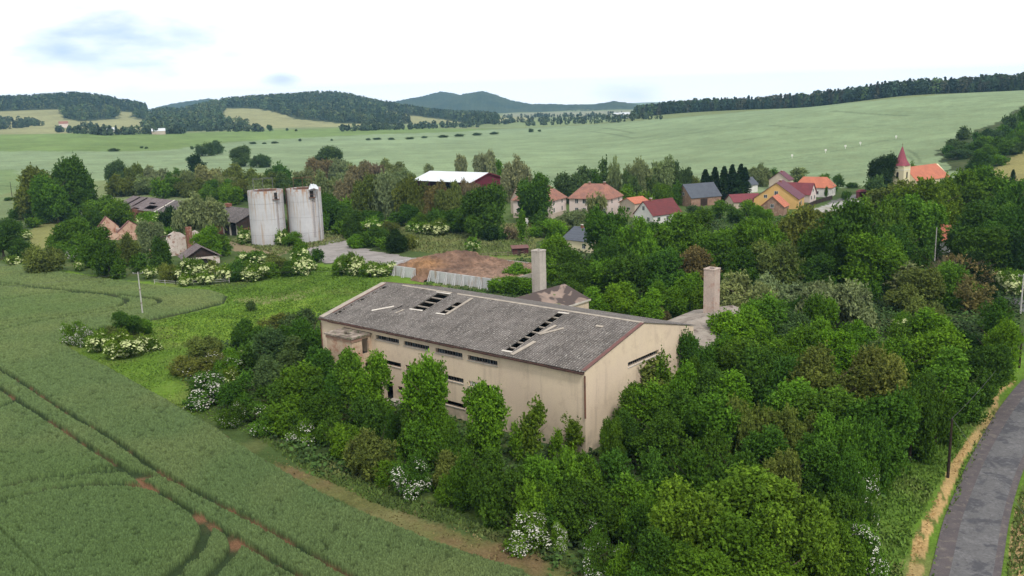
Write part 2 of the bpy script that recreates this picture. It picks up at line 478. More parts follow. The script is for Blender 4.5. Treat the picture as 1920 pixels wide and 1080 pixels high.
M['w_white'] = rough_mat('white_render', (0.78, 0.76, 0.73), (0.70, 0.68, 0.65), 0.4)
M['w_beige'] = rough_mat('beige_render', (0.55, 0.46, 0.38), (0.48, 0.40, 0.33), 0.4)
M['w_pink'] = rough_mat('pinkish_white_render', (0.74, 0.63, 0.60), (0.68, 0.57, 0.53), 0.4)
M['w_yellow'] = rough_mat('yellow_render', (0.70, 0.44, 0.17), (0.64, 0.40, 0.16), 0.4)
M['w_cream'] = rough_mat('cream_render', (0.74, 0.66, 0.45), (0.68, 0.60, 0.40), 0.4)
M['w_maroon'] = rough_mat('maroon_cladding', (0.17, 0.025, 0.045), (0.13, 0.02, 0.035), 0.5)
M['w_peach'] = rough_mat('peach_plaster', (0.70, 0.48, 0.37), (0.62, 0.40, 0.30), 0.35, (0.36, 0.14, 0.09), False, 6, amt3=0.6)
M['w_ruin'] = rough_mat('peeling_white_plaster', (0.66, 0.60, 0.56), (0.56, 0.48, 0.43), 0.5, (0.30, 0.15, 0.11), False, 6, amt3=0.6)
M['planks_dark'] = rough_mat('dark_planks', (0.055, 0.035, 0.03), (0.035, 0.025, 0.02), 1.5)
M['shed_red'] = rough_mat('dark_red_planks', (0.10, 0.03, 0.035), (0.06, 0.025, 0.03), 1.5)
# ---------------------------------------------------------------- ground
def inpoly(X, Y, P):
    P = np.array(P, float); r = np.zeros(X.shape, bool); n = len(P); j = n - 1
    for i in range(n):
        xi, yi = P[i]; xj, yj = P[j]
        if yi != yj:
            c = ((yi > Y) != (yj > Y)) & (X < (xj - xi) * (Y - yi) / (yj - yi) + xi)
            r ^= c
        j = i
    return r
def unproj_flat(pts, z=0.0):
    o = []
    for (px, py) in pts:
        d = ray(px, py); t = (z - HCAM) / d[2]; o.append((d[0] * t, d[1] * t))
    return o
def segdist(X, Y, P):
    D = np.full(X.shape, 1e9)
    for (a, b), (c, d) in zip(P[:-1], P[1:]):
        vx, vy = c - a, d - b; L = vx * vx + vy * vy + 1e-12
        t = np.clip(((X - a) * vx + (Y - b) * vy) / L, 0, 1)
        D = np.minimum(D, np.hypot(X - a - t * vx, Y - b - t * vy))
    return D
def smooth_line(P, n=6):
    P = [np.array(p, float) for p in P]
    Q = [2 * P[0] - P[1]] + P + [2 * P[-1] - P[-2]]
    o = []
    for i in range(1, len(Q) - 2):
        for k in range(n):
            t = k / n
            o.append(0.5 * ((2 * Q[i]) + (Q[i + 1] - Q[i - 1]) * t + (2 * Q[i - 1] - 5 * Q[i] + 4 * Q[i + 1] - Q[i + 2]) * t * t + (3 * Q[i] - Q[i - 1] - 3 * Q[i + 1] + Q[i + 2]) * t ** 3))
    o.append(P[-1])
    return [tuple(p) for p in o]
def vnoise(X, Y, s, seed=0):
    r_ = np.random.default_rng(seed); T = r_.random((256, 256))
    x = X / s; y = Y / s; i = np.floor(x).astype(int); j = np.floor(y).astype(int); fx = x - i; fy = y - j
    fx = fx * fx * (3 - 2 * fx); fy = fy * fy * (3 - 2 * fy)
    g = lambda a, b: T[a % 256, b % 256]
    return (g(i, j) * (1 - fx) + g(i + 1, j) * fx) * (1 - fy) + (g(i, j + 1) * (1 - fx) + g(i + 1, j + 1) * fx) * fy

WHEAT_IMG = [(-400, 505), (0, 493), (60, 503), (130, 515), (213, 528), (330, 543), (395, 548), (425, 556), (418, 570), (350, 587), (290, 600), (235, 612), (160, 622), (118, 640), (140, 662), (200, 690), (255, 720), (320, 757), (400, 803), (470, 850), (540, 893), (610, 932), (690, 970), (800, 1015), (900, 1050), (985, 1078), (1090, 1150), (1000, 1500), (-800, 1500)]
WHEAT = unproj_flat(WHEAT_IMG)
ZONES = [   # colour, photo outline, distance range in metres
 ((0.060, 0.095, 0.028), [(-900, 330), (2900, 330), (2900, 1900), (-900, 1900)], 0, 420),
 ((0.075, 0.120, 0.032), [(940, 380), (1700, 380), (1700, 470), (900, 470)], 250, 420),
 # left, behind the trees: field strips
 ((0.202, 0.272, 0.148), [(-900, 262), (140, 262), (300, 275), (480, 258), (800, 248), (1080, 236), (1250, 222), (2900, 80), (2900, 250), (1740, 345), (1200, 372), (800, 340), (640, 320), (300, 330), (-100, 360), (-900, 480)], 250, 1500),
 ((0.150, 0.225, 0.070), [(-900, 245), (0, 245), (320, 250), (900, 232), (1000, 236), (860, 247), (700, 252), (500, 262), (420, 268), (300, 283), (140, 284), (0, 284), (-900, 290)], 700, 1500),
 ((0.165, 0.24, 0.10), [(-900, 300), (0, 305), (40, 330), (60, 350), (0, 365), (-900, 400)], 200, 700),
 ((0.15, 0.20, 0.09), [(-900, 366), (45, 366), (60, 400), (20, 440), (-900, 450)], 200, 500),
 # meadow
 ((0.112, 0.198, 0.024), [(-900, 493), (0, 486), (200, 520), (440, 545), (600, 495), (740, 500), (900, 560), (1000, 600), (640, 640), (560, 640), (440, 700), (360, 780), (420, 830), (300, 780), (100, 660), (-900, 600)], 0, 260),
 ((0.150, 0.245, 0.025), [(300, 600), (420, 578), (520, 562), (600, 556), (610, 600), (560, 598), (430, 640), (300, 650)], 0, 260),
 ((0.20, 0.215, 0.085), [(440, 560), (520, 548), (600, 545), (560, 562), (480, 572)], 0, 260),
 ((0.19, 0.195, 0.07), [(45, 440), (90, 410), (180, 414), (150, 430), (95, 462), (60, 470)], 150, 420),
 ((0.15, 0.18, 0.055), [(600, 425), (760, 408), (1000, 420), (1010, 480), (940, 492), (880, 480), (760, 470), (620, 450)], 150, 420),
 ((0.19, 0.185, 0.075), [(770, 440), (880, 440), (900, 462), (800, 468), (770, 458)], 150, 420),
 ((0.115, 0.20, 0.035), [(880, 455), (990, 440), (1005, 475), (930, 485), (880, 478)], 150, 420),
 ((0.24, 0.19, 0.12), [(430, 452), (480, 463), (600, 452), (640, 436), (665, 440), (665, 455), (640, 448), (600, 463), (520, 478), (430, 468)], 150, 420),
 # strip of trampled soil and dry grass between crop and thicket
 ((0.110, 0.115, 0.040), [(520, 868), (580, 884), (640, 914), (700, 946), (760, 970), (830, 992), (900, 1012), (1000, 1045), (1085, 1078), (1150, 1130), (985, 1080), (800, 1018), (690, 972), (610, 934), (540, 895)], 0, 200),
 ((0.11, 0.17, 0.035), [(800, 935), (870, 935), (960, 975), (1040, 1020), (1100, 1060), (1020, 1032), (900, 980)], 0, 200),
 # road verges
 ((0.105, 0.190, 0.025), [(1600, 1100), (1640, 900), (1740, 780), (1860, 690), (2100, 560), (2100, 1500), (1400, 1500)], 0, 200),
 ((0.44, 0.30, 0.135), [(1695, 1100), (1722, 1000), (1765, 920), (1800, 860), (1840, 795), (1876, 742), (1905, 712), (1905, 722), (1886, 745), (1862, 790), (1826, 850), (1790, 915), (1750, 1000), (1722, 1100)], 0, 200),
 ((0.40, 0.28, 0.14), [(1885, 1100), (1898, 1000), (1915, 930), (2000, 880), (2000, 1100)], 0, 200),
 # village
 ((0.38, 0.37, 0.35), [(1500, 400), (1560, 384), (1575, 377), (1632, 373), (1660, 380), (1575, 390), (1530, 408)], 250, 450),
 ((0.17, 0.17, 0.17), [(1555, 384), (1560, 376), (1600, 364), (1625, 360), (1625, 366), (1600, 374)], 250, 520),
 ((0.30, 0.29, 0.25), [(990, 418), (1060, 415), (1060, 424), (990, 432)], 200, 420),
 ((0.27, 0.25, 0.22), [(830, 432), (850, 425), (890, 425), (900, 432), (860, 436)], 200, 420),
 # hillside on the right
 ((0.24, 0.22, 0.085), [(1850, 340), (1870, 300), (1930, 262), (2300, 120), (2300, 360)], 380, 760),
 ((0.045, 0.065, 0.024), [(1760, 300), (1770, 270), (1850, 240), (1920, 200), (2300, 60), (2300, 130), (1930, 262), (1860, 320), (1800, 330)], 400, 900),
 # far hills: dry grass slopes and woodland floor
 ((0.27, 0.27, 0.13), [(-900, 195), (0, 200), (350, 200), (1000, 190), (1000, 243), (700, 246), (430, 252), (200, 252), (-900, 252)], 1550, 3000),
 ((0.19, 0.245, 0.11), [(640, 236), (960, 228), (1260, 210), (1260, 240), (900, 240)], 1500, 9000),
 ((0.25, 0.26, 0.17), [(940, 213), (1230, 205), (1230, 214), (1080, 219), (950, 219)], 1500, 9000),
]
WOODS = [   # photo outlines of the far woods, distance range, tree height, share of conifers
 ([(-700, 150), (0, 170), (320, 190), (330, 206), (240, 212), (120, 212), (60, 206), (0, 213), (-700, 240)], 2250, 3150, 17, .75),
 ([(115, 211), (150, 208), (225, 216), (218, 223), (150, 228), (118, 222)], 1900, 2700, 16, .3),
 ([(240, 218), (262, 214), (300, 217), (322, 222), (318, 232), (285, 230)], 1800, 2600, 14, .2),
 ([(325, 203), (405, 190), (425, 205), (410, 218), (425, 234), (470, 244), (500, 248), (300, 253), (268, 246), (290, 225)], 1550, 3100, 15, .15),
 ([(400, 190), (480, 165), (720, 165), (740, 190), (800, 200), (930, 226), (935, 236), (890, 234), (830, 224), (775, 217), (715, 206), (712, 216), (745, 224), (770, 232), (720, 235), (640, 232), (560, 224), (520, 212), (480, 204), (425, 203)], 1700, 3300, 16, .5),
]
def tl(pts): return [tuple(at(*q)[:2]) for q in pts]
FAINT = [(tl([(1330, 316), (1400, 308), (1470, 298), (1560, 284), (1620, 272), (1650, 265), (1700, 258)]), 1.4), (tl([(1700, 280), (1712, 286), (1722, 296), (1726, 304), (1718, 308)]), .9), (tl([(1690, 290), (1702, 292), (1712, 300), (1708, 308)]), .9),
         (tl([(1716, 306), (1760, 309), (1800, 313)]), .9), (tl([(1430, 234), (1500, 240), (1560, 238)]), 2), (tl([(1560, 208), (1620, 213), (1700, 217)]), 3), (tl([(1110, 247), (1160, 254), (1190, 259)]), 2.5), (tl([(1130, 240), (1190, 250)]), 2.5), (tl([(-20, 345), (40, 352)]), 1)]
def zone_color(X, Y, Z):
    r = np.hypot(X, Y)
    wx = X + (vnoise(X, Y, r.mean() * 0 + 9, 1) - .5) * np.clip(r * .03, 1, 40) * .5
    wy = Y + (vnoise(X, Y, 9, 2) - .5) * np.clip(r * .03, 1, 40) * .5
    px, py = project(wx, wy, Z)
    C = np.empty(X.shape + (3,), np.float32)
    C[:] = (0.17, 0.21, 0.09)
    C[r > 1500] = (0.19, 0.23, 0.11)
    for col, P, r0, r1 in ZONES:
        m = (r >= r0) & (r < r1)
        m &= inpoly(px, py, P)
        C[m] = col
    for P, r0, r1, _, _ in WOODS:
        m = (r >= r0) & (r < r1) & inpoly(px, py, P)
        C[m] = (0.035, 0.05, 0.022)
    m = inpoly(X, Y, WHEAT)
    C[m] = (0.095, 0.13, 0.055)
    # mottling of real ground cover: patches of drier and lusher growth
    n1 = vnoise(X, Y, 14, 5); n2 = vnoise(X, Y, 4.5, 6); n3 = vnoise(X, Y, 70, 7)
    k = (0.80 + 0.22 * n1 + 0.16 * n2 + 0.10 * n3)[..., None]
    dry = np.clip((vnoise(X, Y, 11, 8) + vnoise(X, Y, 3, 9) * .5 - 0.95) * 3, 0, 1)[..., None] * (r < 330)[..., None]
    C = C * k
    C = C * (1 - dry * .45) + np.array([.22, .20, .09]) * dry * .45
    mst = inpoly(px, py, [(520, 862), (620, 900), (760, 958), (1090, 1066), (1160, 1140), (985, 1085), (540, 897)]) & (r < 200) & ~inpoly(X, Y, WHEAT)
    sb = np.clip((vnoise(X, Y, 5, 71) + .6 * vnoise(X, Y, 1.4, 72) - .80) * 3, 0, 1)[..., None] * mst[..., None]
    C = C * (1 - sb * .8) + np.array([.17, .11, .06]) * sb * .8
    gr = ((C[..., 0] > .28) & (C[..., 1] > .19) & (r < 200) & (px > 1500) & (vnoise(X, Y, 1.1, 73) + .7 * vnoise(X, Y, .45, 74) + .4 * vnoise(X, Y, 5, 75) > 1.22))[..., None]
    C = np.where(gr, np.array([.13, .15, .04]), C)
    # drilling lines and faint combine marks of the big fields
    m = ((r > 330) & (r < 1500))[..., None]
    band = 0.93 + 0.12 * vnoise(X * 0.3 + Y * .05, Y * 1.0, 22, 12)[..., None]
    C = np.where(m, C * band, C)
    U = X * .985 + Y * .17; W = -X * .17 + Y * .985          # flattened streaks and wheel marks in the far crop
    st = vnoise(U, W, 1, 13) * 0 + vnoise(U / 60, W / 5, 1, 13) + .5 * vnoise(U / 25, W / 3, 1, 17)
    C = np.where(m & (st > 1.12)[..., None], C * .84, C)
    sw = vnoise(X, Y, 160, 18)[..., None]
    C = np.where(m, C * (.93 + .14 * sw), C)
    for L, w_ in FAINT:
        d = segdist(X, Y, L); C = np.where((d < w_)[..., None], C * .72, C)
    return C
RL = [(1700, 1250), (1735, 1110), (1748, 1060), (1768, 980), (1790, 925), (1815, 868), (1845, 812), (1880, 757), (1925, 706), (2000, 650), (2060, 610)]
RR_ = [(1850, 1250), (1872, 1110), (1880, 1060), (1892, 980), (1905, 925), (1925, 868), (1955, 812), (1990, 757), (2035, 706), (2080, 660), (2130, 615)]
def lerp_pts(A, B, t): return [((1 - t) * a[0] + t * b[0], (1 - t) * a[1] + t * b[1]) for a, b in zip(A, B)]
LW, RW = unproj_flat(RL), unproj_flat(RR_)
def ground_material():
    t = NT('field_and_meadow_ground'); a = t.n('ShaderNodeAttribute'); a.attribute_name = 'Col'
    v = t.coord()
    c = t.mix(1.0, a.outputs['Color'], t.ramp(t.noise(v, 0.8, 6, 0.7), 0.3, 0.7, 0.72, 1.25), 'MULTIPLY')
    c = t.mix(t.math('MULTIPLY', t.ramp(t.noise(v, 0.13, 5, 0.6), 0.45, 0.7), 0.22), c, (0.21, 0.20, 0.085))
    c = t.mix(1.0, c, t.ramp(t.noise(v, 4.5, 3, 0.8), 0.3, 0.7, 0.75, 1.25), 'MULTIPLY')
    c = t.mix(1.0, c, t.ramp(t.noise(v, 0.012, 4, 0.6), 0.3, 0.7, 0.88, 1.1), 'MULTIPLY')
    t.base(c); t.p.inputs['Specular IOR Level'].default_value = 0.05
    t.bump(t.noise(v, 2.2, 5, 0.75), 0.7, 0.25)
    return t.m
M['ground'] = ground_material()
def polar(th0, th1, nth, r0, r1, nr):
    th = np.radians(np.linspace(th0, th1, nth)); r = np.exp(np.linspace(math.log(r0), math.log(r1), nr))
    R, T = np.meshgrid(r, th, indexing='ij')
    X = R * np.sin(T); Y = R * np.cos(T)
    i = np.arange(nr - 1)[:, None] * nth + np.arange(nth - 1)[None, :]
    Q = np.stack([i, i + 1, i + nth + 1, i + nth], -1).reshape(-1, 4)
    return X, Y, Q
def build_ground():
    X, Y, Q = polar(-62, 62, 1100, .3, 12000, 1250)
    Z = gz(X, Y)
    wood = np.zeros(X.shape, bool)
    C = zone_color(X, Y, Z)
    n = vnoise(X, Y, 3.5, 31) - .5
    r = np.hypot(X, Y)
    Z = Z + n * 0.25 * ((r > 60) & (r < 330)) * (~inpoly(X, Y, WHEAT))
    rd = inpoly(X, Y, LW + RW[::-1]) | (np.minimum(segdist(X, Y, LW), segdist(X, Y, RW)) < .7)
    Z = np.where(rd, gz(X, Y) - .06, Z)
    V = np.stack([X, Y, Z], -1).reshape(-1, 3)
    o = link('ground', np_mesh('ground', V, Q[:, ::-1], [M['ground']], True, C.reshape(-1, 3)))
    tag(o, 'rolling green fields, meadow and far dry slopes', 'ground', kind='structure')
    # the land behind and beside the camera
    th = np.radians(np.linspace(62, 298, 80)); rr_ = np.array([.3, 60, 250, 1000, 4000, 12000.])
    V = [(a * math.sin(t), a * math.cos(t), -0.0) for a in rr_ for t in th]
    i = np.arange(5)[:, None] * 80 + np.arange(79)[None, :]
    Q2 = np.stack([i, i + 1, i + 81, i + 80], -1).reshape(-1, 4)
    V = np.array(V); V[:, 2] = gz(V[:, 0], V[:, 1]) - 0.0
    o = link('ground', np_mesh('ground_behind', V, Q2[:, ::-1], [M['ground']], True, np.tile([0.17, 0.24, 0.09], (len(V), 1))))
    tag(o, 'green farmland behind the viewpoint', 'ground', kind='structure')
build_ground()

# ---------------------------------------------------------------- wheat with tramlines pressed into it
TRAMS = [
 [(-60, 664), (0, 698), (37, 720), (127, 780), (207, 827), (300, 893), (400, 947), (500, 1000), (600, 1057), (700, 1115), (800, 1175)],
 [(-60, 690), (0, 733), (33, 757), (93, 795), (167, 845), (233, 887), (283, 920), (360, 967), (440, 1017), (533, 1073), (640, 1135), (740, 1190)],
]
CURVES = [
 [(-80, 940), (0, 923), (60, 908), (100, 903), (200, 892), (253, 893), (285, 903)],
 [(-80, 975), (0, 950), (83, 927), (167, 917), (247, 917), (290, 925)],
 [(372, 975), (387, 997), (380, 1025), (367, 1047), (333, 1077), (300, 1110)],
 [(436, 1012), (443, 1030), (430, 1053), (407, 1077), (380, 1110)],
 [(0, 770), (30, 757)],
 [(-60, 527), (0, 533), (100, 545), (200, 554), (283, 563), (300, 570)],
 [(-60, 575), (0, 567), (60, 558), (117, 553), (180, 555), (225, 562), (238, 569), (213, 581), (133, 594), (60, 602), (0, 608), (-60, 614)],
 [(-60, 534), (0, 538), (90, 546), (200, 556), (270, 562), (300, 568), (290, 576), (250, 583), (150, 596), (60, 610), (0, 625), (-60, 640)],
 [(60, 543), (120, 540), (170, 535), (213, 530)],
]
THIN = [[(0, 1000), (7, 1007), (43, 1043), (77, 1078), (100, 1110)]]
BARE = unproj_flat([(262, 905), (282, 920), (300, 893 + 12), (420, 985), (445, 1022), (380, 972), (430, 965), (35, 745)])
def build_wheat():
    X, Y, Q = polar(-44, 5, 1050, 50, 262, 760)
    ins = inpoly(X, Y, WHEAT)
    edge = segdist(X, Y, WHEAT + WHEAT[:1])
    d1 = np.full(X.shape, 1e9)
    for L in TRAMS: d1 = np.minimum(d1, segdist(X, Y, smooth_line(unproj_flat(L))))
    d2 = np.full(X.shape, 1e9)
    for L in CURVES: d2 = np.minimum(d2, segdist(X, Y, smooth_line(unproj_flat(L))))
    d3 = segdist(X, Y, unproj_flat(THIN[0]))
    n = vnoise(X, Y, 0.9, 3); n2 = vnoise(X, Y, 6, 4); n4 = vnoise(X, Y, 22, 14)
    wob = (n - .5) * .16
    h = 0.66 + 0.10 * (n2 - .5)
    jit = rng.random(X.shape)
    h = h + (jit - .5) * 0.24
    w1 = 0.30 + wob; w2 = 0.50 + wob * .9
    g = np.minimum(np.minimum(np.clip((d1 - w1) / .12, 0, 1), np.clip((d2 - w2) / .12, 0, 1)), np.clip((d3 - .06) / .1, 0, 1) * .5 + .5)
    e = np.clip((edge - .25 * n) / .3, 0, 1)
    k = np.where(ins, np.minimum(g, e), 0)
    Z = 0.03 + h * k
    # colours: blue-green ears, a few yellower and darker drifts, bare red soil where wheels cross
    base = np.array([0.084, 0.130, 0.046]); yel = np.array([0.138, 0.166, 0.060]); drk = np.array([0.068, 0.118, 0.036])
    r = np.hypot(X, Y)
    t = np.clip((n2 * .6 + n4 * .6 - .45) * 1.6, 0, 1)[..., None]
    C = base * (1 - t * .5) + yel * t * .5
    def inside_soft(img, soft):
        P = unproj_flat(img); d = segdist(X, Y, P + P[:1]); return np.where(inpoly(X, Y, P), 1, -1) * d / soft
    lush = np.clip(.5 + inside_soft([(-400, 850), (230, 866), (275, 900), (380, 985), (360, 1050), (300, 1120), (-400, 1120)], 5) + (n4 - .5) * 2, 0, 1) * (.25 + .5 * n2)
    lush = np.maximum(lush, np.clip(.5 + inside_soft([(-400, 570), (120, 556), (235, 566), (130, 592), (-400, 620)], 6), 0, 1) * .4)
    lush = np.clip(lush, 0, 1)[..., None]
    C = C * (1 - lush) + drk * lush
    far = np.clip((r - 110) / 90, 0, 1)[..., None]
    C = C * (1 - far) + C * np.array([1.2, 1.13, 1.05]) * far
    pit = np.clip((vnoise(X, Y, .33, 19) * .6 + vnoise(X, Y, .7, 20) * .5 - .68) * 5, 0, 1)
    Z = Z - pit * .22 * (k > .8)
    C = C * (1 - .42 * pit[..., None])
    C = C * (0.62 + 0.76 * jit[..., None])
    soil = np.array([0.20, 0.105, 0.060]); weeds = np.array([0.034, 0.055, 0.022])  # weeds in the grooves are darkened to paint the shade of the crop wall
    bare = np.clip(1 - segdist(X, Y, [BARE[0], BARE[1]]) / 1.5, 0, 1)
    for b in BARE: bare = np.maximum(bare, np.clip(1.6 - np.hypot(X - b[0], Y - b[1]) / 1.0, 0, 1))
    s = np.clip(vnoise(X, Y, 1.6, 15) * 1.6 - .75, 0, 1)
    s = np.maximum(np.where(d2 < d1, s * .15, s), bare) * .9
    low = np.where(k < .3, 1, 0)[..., None]
    C = C * (1 - low) + (weeds * (1 - s[..., None]) + soil * s[..., None]) * (0.8 + .4 * jit[..., None]) * low
    keep = (ins | (edge < 0.3)).ravel()
    V = np.stack([X, Y, Z], -1).reshape(-1, 3); Cc = C.reshape(-1, 3)
    Q = Q[keep[Q].all(1)]
    idx = np.full(len(V), -1); u = np.unique(Q); idx[u] = np.arange(len(u))
    t = NT('wheat'); a = t.n('ShaderNodeAttribute'); a.attribute_name = 'Col'; v = t.coord()
    c = t.mix(1.0, a.outputs['Color'], t.ramp(t.noise(v, 7.5, 3, 0.8), 0.3, 0.7, 0.70, 1.30), 'MULTIPLY')
    t.base(c); t.p.inputs['Specular IOR Level'].default_value = 0.08; t.bump(t.noise(v, 6, 3, 0.8), 0.7, 0.12)
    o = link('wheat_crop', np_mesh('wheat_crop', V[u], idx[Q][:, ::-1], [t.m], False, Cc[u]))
    tag(o, 'blue-green young wheat with curving tramlines', 'wheat', kind='stuff')
build_wheat()

# ---------------------------------------------------------------- roads and yard as sheets
def strip_mesh(name, left, right, mat, lift=0.05, sub=10):
    n = 40
    def res(P):
        P = np.array(smooth_line(P, 8)); d = np.r_[0, np.cumsum(np.hypot(*(P[1:] - P[:-1]).T))]
        s = np.linspace(0, d[-1], n * 3); return np.stack([np.interp(s, d, P[:, 0]), np.interp(s, d, P[:, 1])], 1)
    A, B = res(left), res(right); m = len(A); V = []
    for i in range(m):
        for j in range(sub + 1):
            p = A[i] + (B[i] - A[i]) * j / sub
            crown = 0.06 * (1 - (2 * j / sub - 1) ** 2)
            V.append((p[0], p[1], float(gz(p[0], p[1])) + lift + crown))
    i = np.arange(m - 1)[:, None] * (sub + 1) + np.arange(sub)[None, :]
    Q = np.stack([i, i + 1, i + sub + 2, i + sub + 1], -1).reshape(-1, 4)
    me = np_mesh(name, V, Q, [mat], True)
    return link(name, me)
def road_mat():
    t = NT('patched_asphalt'); v = t.coord()
    n1 = t.noise(v, 0.33, 7, 0.62, 0.6)
    c = t.mix(t.ramp(n1, 0.50, 0.56), (0.122, 0.120, 0.124), (0.072, 0.072, 0.081))
    c = t.mix(t.math('MULTIPLY', t.ramp(t.noise(v, 0.75, 6, 0.7), 0.52, 0.64), .6), c, (0.165, 0.162, 0.168))
    c = t.mix(t.math('MULTIPLY', t.ramp(t.noise(v, 1.6, 7, 0.8, 1.0), 0.60, 0.63), .6), c, (0.055, 0.055, 0.065))
    c = t.mix(1.0, c, t.ramp(t.noise(v, 3, 5, 0.7), 0.3, 0.7, 0.8, 1.18), 'MULTIPLY')
    vor = t.n('ShaderNodeTexVoronoi', feature='DISTANCE_TO_EDGE'); vor.inputs['Scale'].default_value = 0.7
    cx = t.noise(v, 1.3, 4)
    vv = t.n('ShaderNodeVectorMath', operation='ADD'); t.l(v, vv.inputs[0]); t.l(cx, vv.inputs[1]); t.l(vv.outputs[0], vor.inputs['Vector'])
    c = t.mix(t.math('MULTIPLY', t.ramp(vor.outputs['Distance'], 0.0, 0.022, 1, 0), 0.5), c, (0.05, 0.05, 0.055))
    t.base(c); t.p.inputs['Roughness'].default_value = 0.8; t.bump(t.noise(v, 14, 3), 0.4, 0.02)
    return t.m
M['road'] = road_mat()
M['asph_edge'] = rough_mat('worn_road_edge', (0.115, 0.098, 0.100), (0.085, 0.075, 0.080), 0.8, (0.17, 0.15, 0.13), False, 10)
o = strip_mesh('road', LW, RW, M['asph_edge'], 0.05); tag(o, 'narrow cracked asphalt lane on the right', 'road', kind='structure')
o2 = strip_mesh('road', lerp_pts(LW, RW, .13), lerp_pts(LW, RW, .93), M['road'], 0.062)
tag(o2, 'grey patched carriageway surface of the lane', 'road', kind='structure')
FARR = [((1880, 545), (1878, 556)), ((1905, 556), (1900, 572)), ((1935, 566), (1925, 590)), ((2000, 585), (1990, 625))]
o = strip_mesh('road', unproj_flat([a for a, b in FARR]), unproj_flat([b for a, b in FARR]), M['road'], 0.05); tag(o, 'bend of the asphalt lane beyond the elder bushes', 'road', kind='structure')
def yard_mat():
    t = NT('cracked_concrete_yard'); v = t.coord()
    c = t.mix(t.ramp(t.noise(v, 0.25, 7, 0.65), 0.4, 0.6), (0.31, 0.285, 0.27), (0.23, 0.21, 0.20))
    c = t.mix(t.ramp(t.noise(v, 0.5, 6, 0.7), 0.6, 0.66), c, (0.17, 0.17, 0.12))
    t.base(c); return t.m
M['yard'] = yard_mat()
def poly_sheet(name, pts, mat, lift, label, cat='yard'):
    w = unproj_flat(pts); xs = [p[0] for p in w]; ys = [p[1] for p in w]
    nx, ny = 90, 90
    X, Y = np.meshgrid(np.linspace(min(xs), max(xs), nx), np.linspace(min(ys), max(ys), ny), indexing='ij')
    jx = (vnoise(X, Y, 2.5, 21) - .5) * 2.2; jy = (vnoise(X, Y, 2.5, 22) - .5) * 2.2
    ins = inpoly(X + jx, Y + jy, w).ravel()
    i = np.arange(nx - 1)[:, None] * ny + np.arange(ny - 1)[None, :]
    Q = np.stack([i, i + ny, i + ny + 1, i + 1], -1).reshape(-1, 4); Q = Q[ins[Q].all(1)]
    V = np.stack([X, Y, gz(X, Y) + lift + 0.13], -1).reshape(-1, 3)
    u = np.unique(Q); idx = np.full(len(V), -1); idx[u] = np.arange(len(u))
    o = link(name, np_mesh(name, V[u], idx[Q], [mat], True)); tag(o, label, cat, kind='structure')
poly_sheet('yard', [(560, 468), (600, 460), (632, 446), (655, 452), (668, 463), (720, 474), (775, 484), (900, 480), (905, 500), (745, 505), (700, 500), (640, 492), (610, 497), (590, 485)], M['yard'], 0.02, 'cracked pale concrete yard in front of the silos')

# ---------------------------------------------------------------- far blue ridges (solid hills beyond the plain)
def hill_mat(name, c1, c2):
    t = NT(name); v = t.coord()
    c = t.mix(t.ramp(t.noise(v, 0.006, 6, 0.7), 0.4, 0.6), c1, c2)
    c = t.mix(1.0, c, t.ramp(t.noise(v, 0.05, 4, 0.8), 0.3, 0.7, 0.7, 1.3), 'MULTIPLY')
    t.base(c); t.p.inputs['Specular IOR Level'].default_value = 0.05; return t.m
M['hillwood'] = hill_mat('distant_woodland', (0.035, 0.055, 0.028), (0.06, 0.08, 0.035))
def ridge(label, sil, D, thick, mat):
    """hill whose crest is seen along the listed skyline points at distance D"""
    n = 160; m = 24
    px = np.linspace(sil[0][0], sil[-1][0], n); py = np.interp(px, [s[0] for s in sil], [s[1] for s in sil])
    V = []
    for i in range(n):
        d = ray(px[i], py[i]); d = d / math.hypot(d[0], d[1])
        top = HCAM + d[2] * D
        for j in range(m + 1):
            s = -1 + 2 * j / m
            rr = D + s * thick
            z = max(top, 2) * (0.5 + 0.5 * math.cos(math.pi * s)) - 6 * (abs(s) > .96) + (rnd.random() - .5) * 7 * (abs(s) < .9)
            V.append((d[0] * rr, d[1] * rr, z))
    i = np.arange(n - 1)[:, None] * (m + 1) + np.arange(m)[None, :]
    Q = np.stack([i, i + m + 1, i + m + 2, i + 1], -1).reshape(-1, 4)
    o = link('hills', np_mesh('hills', V, Q, [mat], True)); tag(o, label, 'hills', kind='structure')
ridge('pale blue wooded ridge seen between the two left hills', [(250, 212), (310, 197), (350, 190), (392, 185), (412, 188), (440, 184), (470, 184), (510, 192), (560, 200), (620, 210)], 5200, 900, M['hillwood'])
ridge('farther blue hill left of the central peak', [(700, 205), (740, 190), (790, 181), (826, 172), (850, 175), (880, 183), (930, 195), (980, 205)], 5000, 900, M['hillwood'])
ridge('dark blue peak rising at the centre of the skyline', [(790, 208), (830, 190), (865, 177), (905, 171), (930, 178), (960, 189), (1000, 196), (1060, 206), (1100, 210)], 4600, 700, M['hillwood'])
ridge('low blue wooded ridge right of centre', [(960, 206), (1000, 195), (1050, 196), (1110, 197), (1150, 190), (1175, 193), (1210, 199), (1300, 198), (1400, 205)], 4400, 700, M['hillwood'])

# ---------------------------------------------------------------- air
def haze():
    mb = MB().box(-9000, -700, -8, 9000, 7600, 215)
    t = bpy.data.materials.new('thin_haze'); t.use_nodes = True; nt = t.node_tree; nt.nodes.clear()
    o = nt.nodes.new('ShaderNodeOutputMaterial'); v = nt.nodes.new('ShaderNodeVolumePrincipled')
    v.inputs['Color'].default_value = (0.36, 0.68, 1.0, 1); v.inputs['Density'].default_value = 0.000095; v.inputs['Anisotropy'].default_value = 0.1
    nt.links.new(v.outputs[0], o.inputs['Volume'])
    h = mb.build('haze', t); tag(h, 'thin bluish summer haze over the valley', 'haze', kind='stuff')
haze()
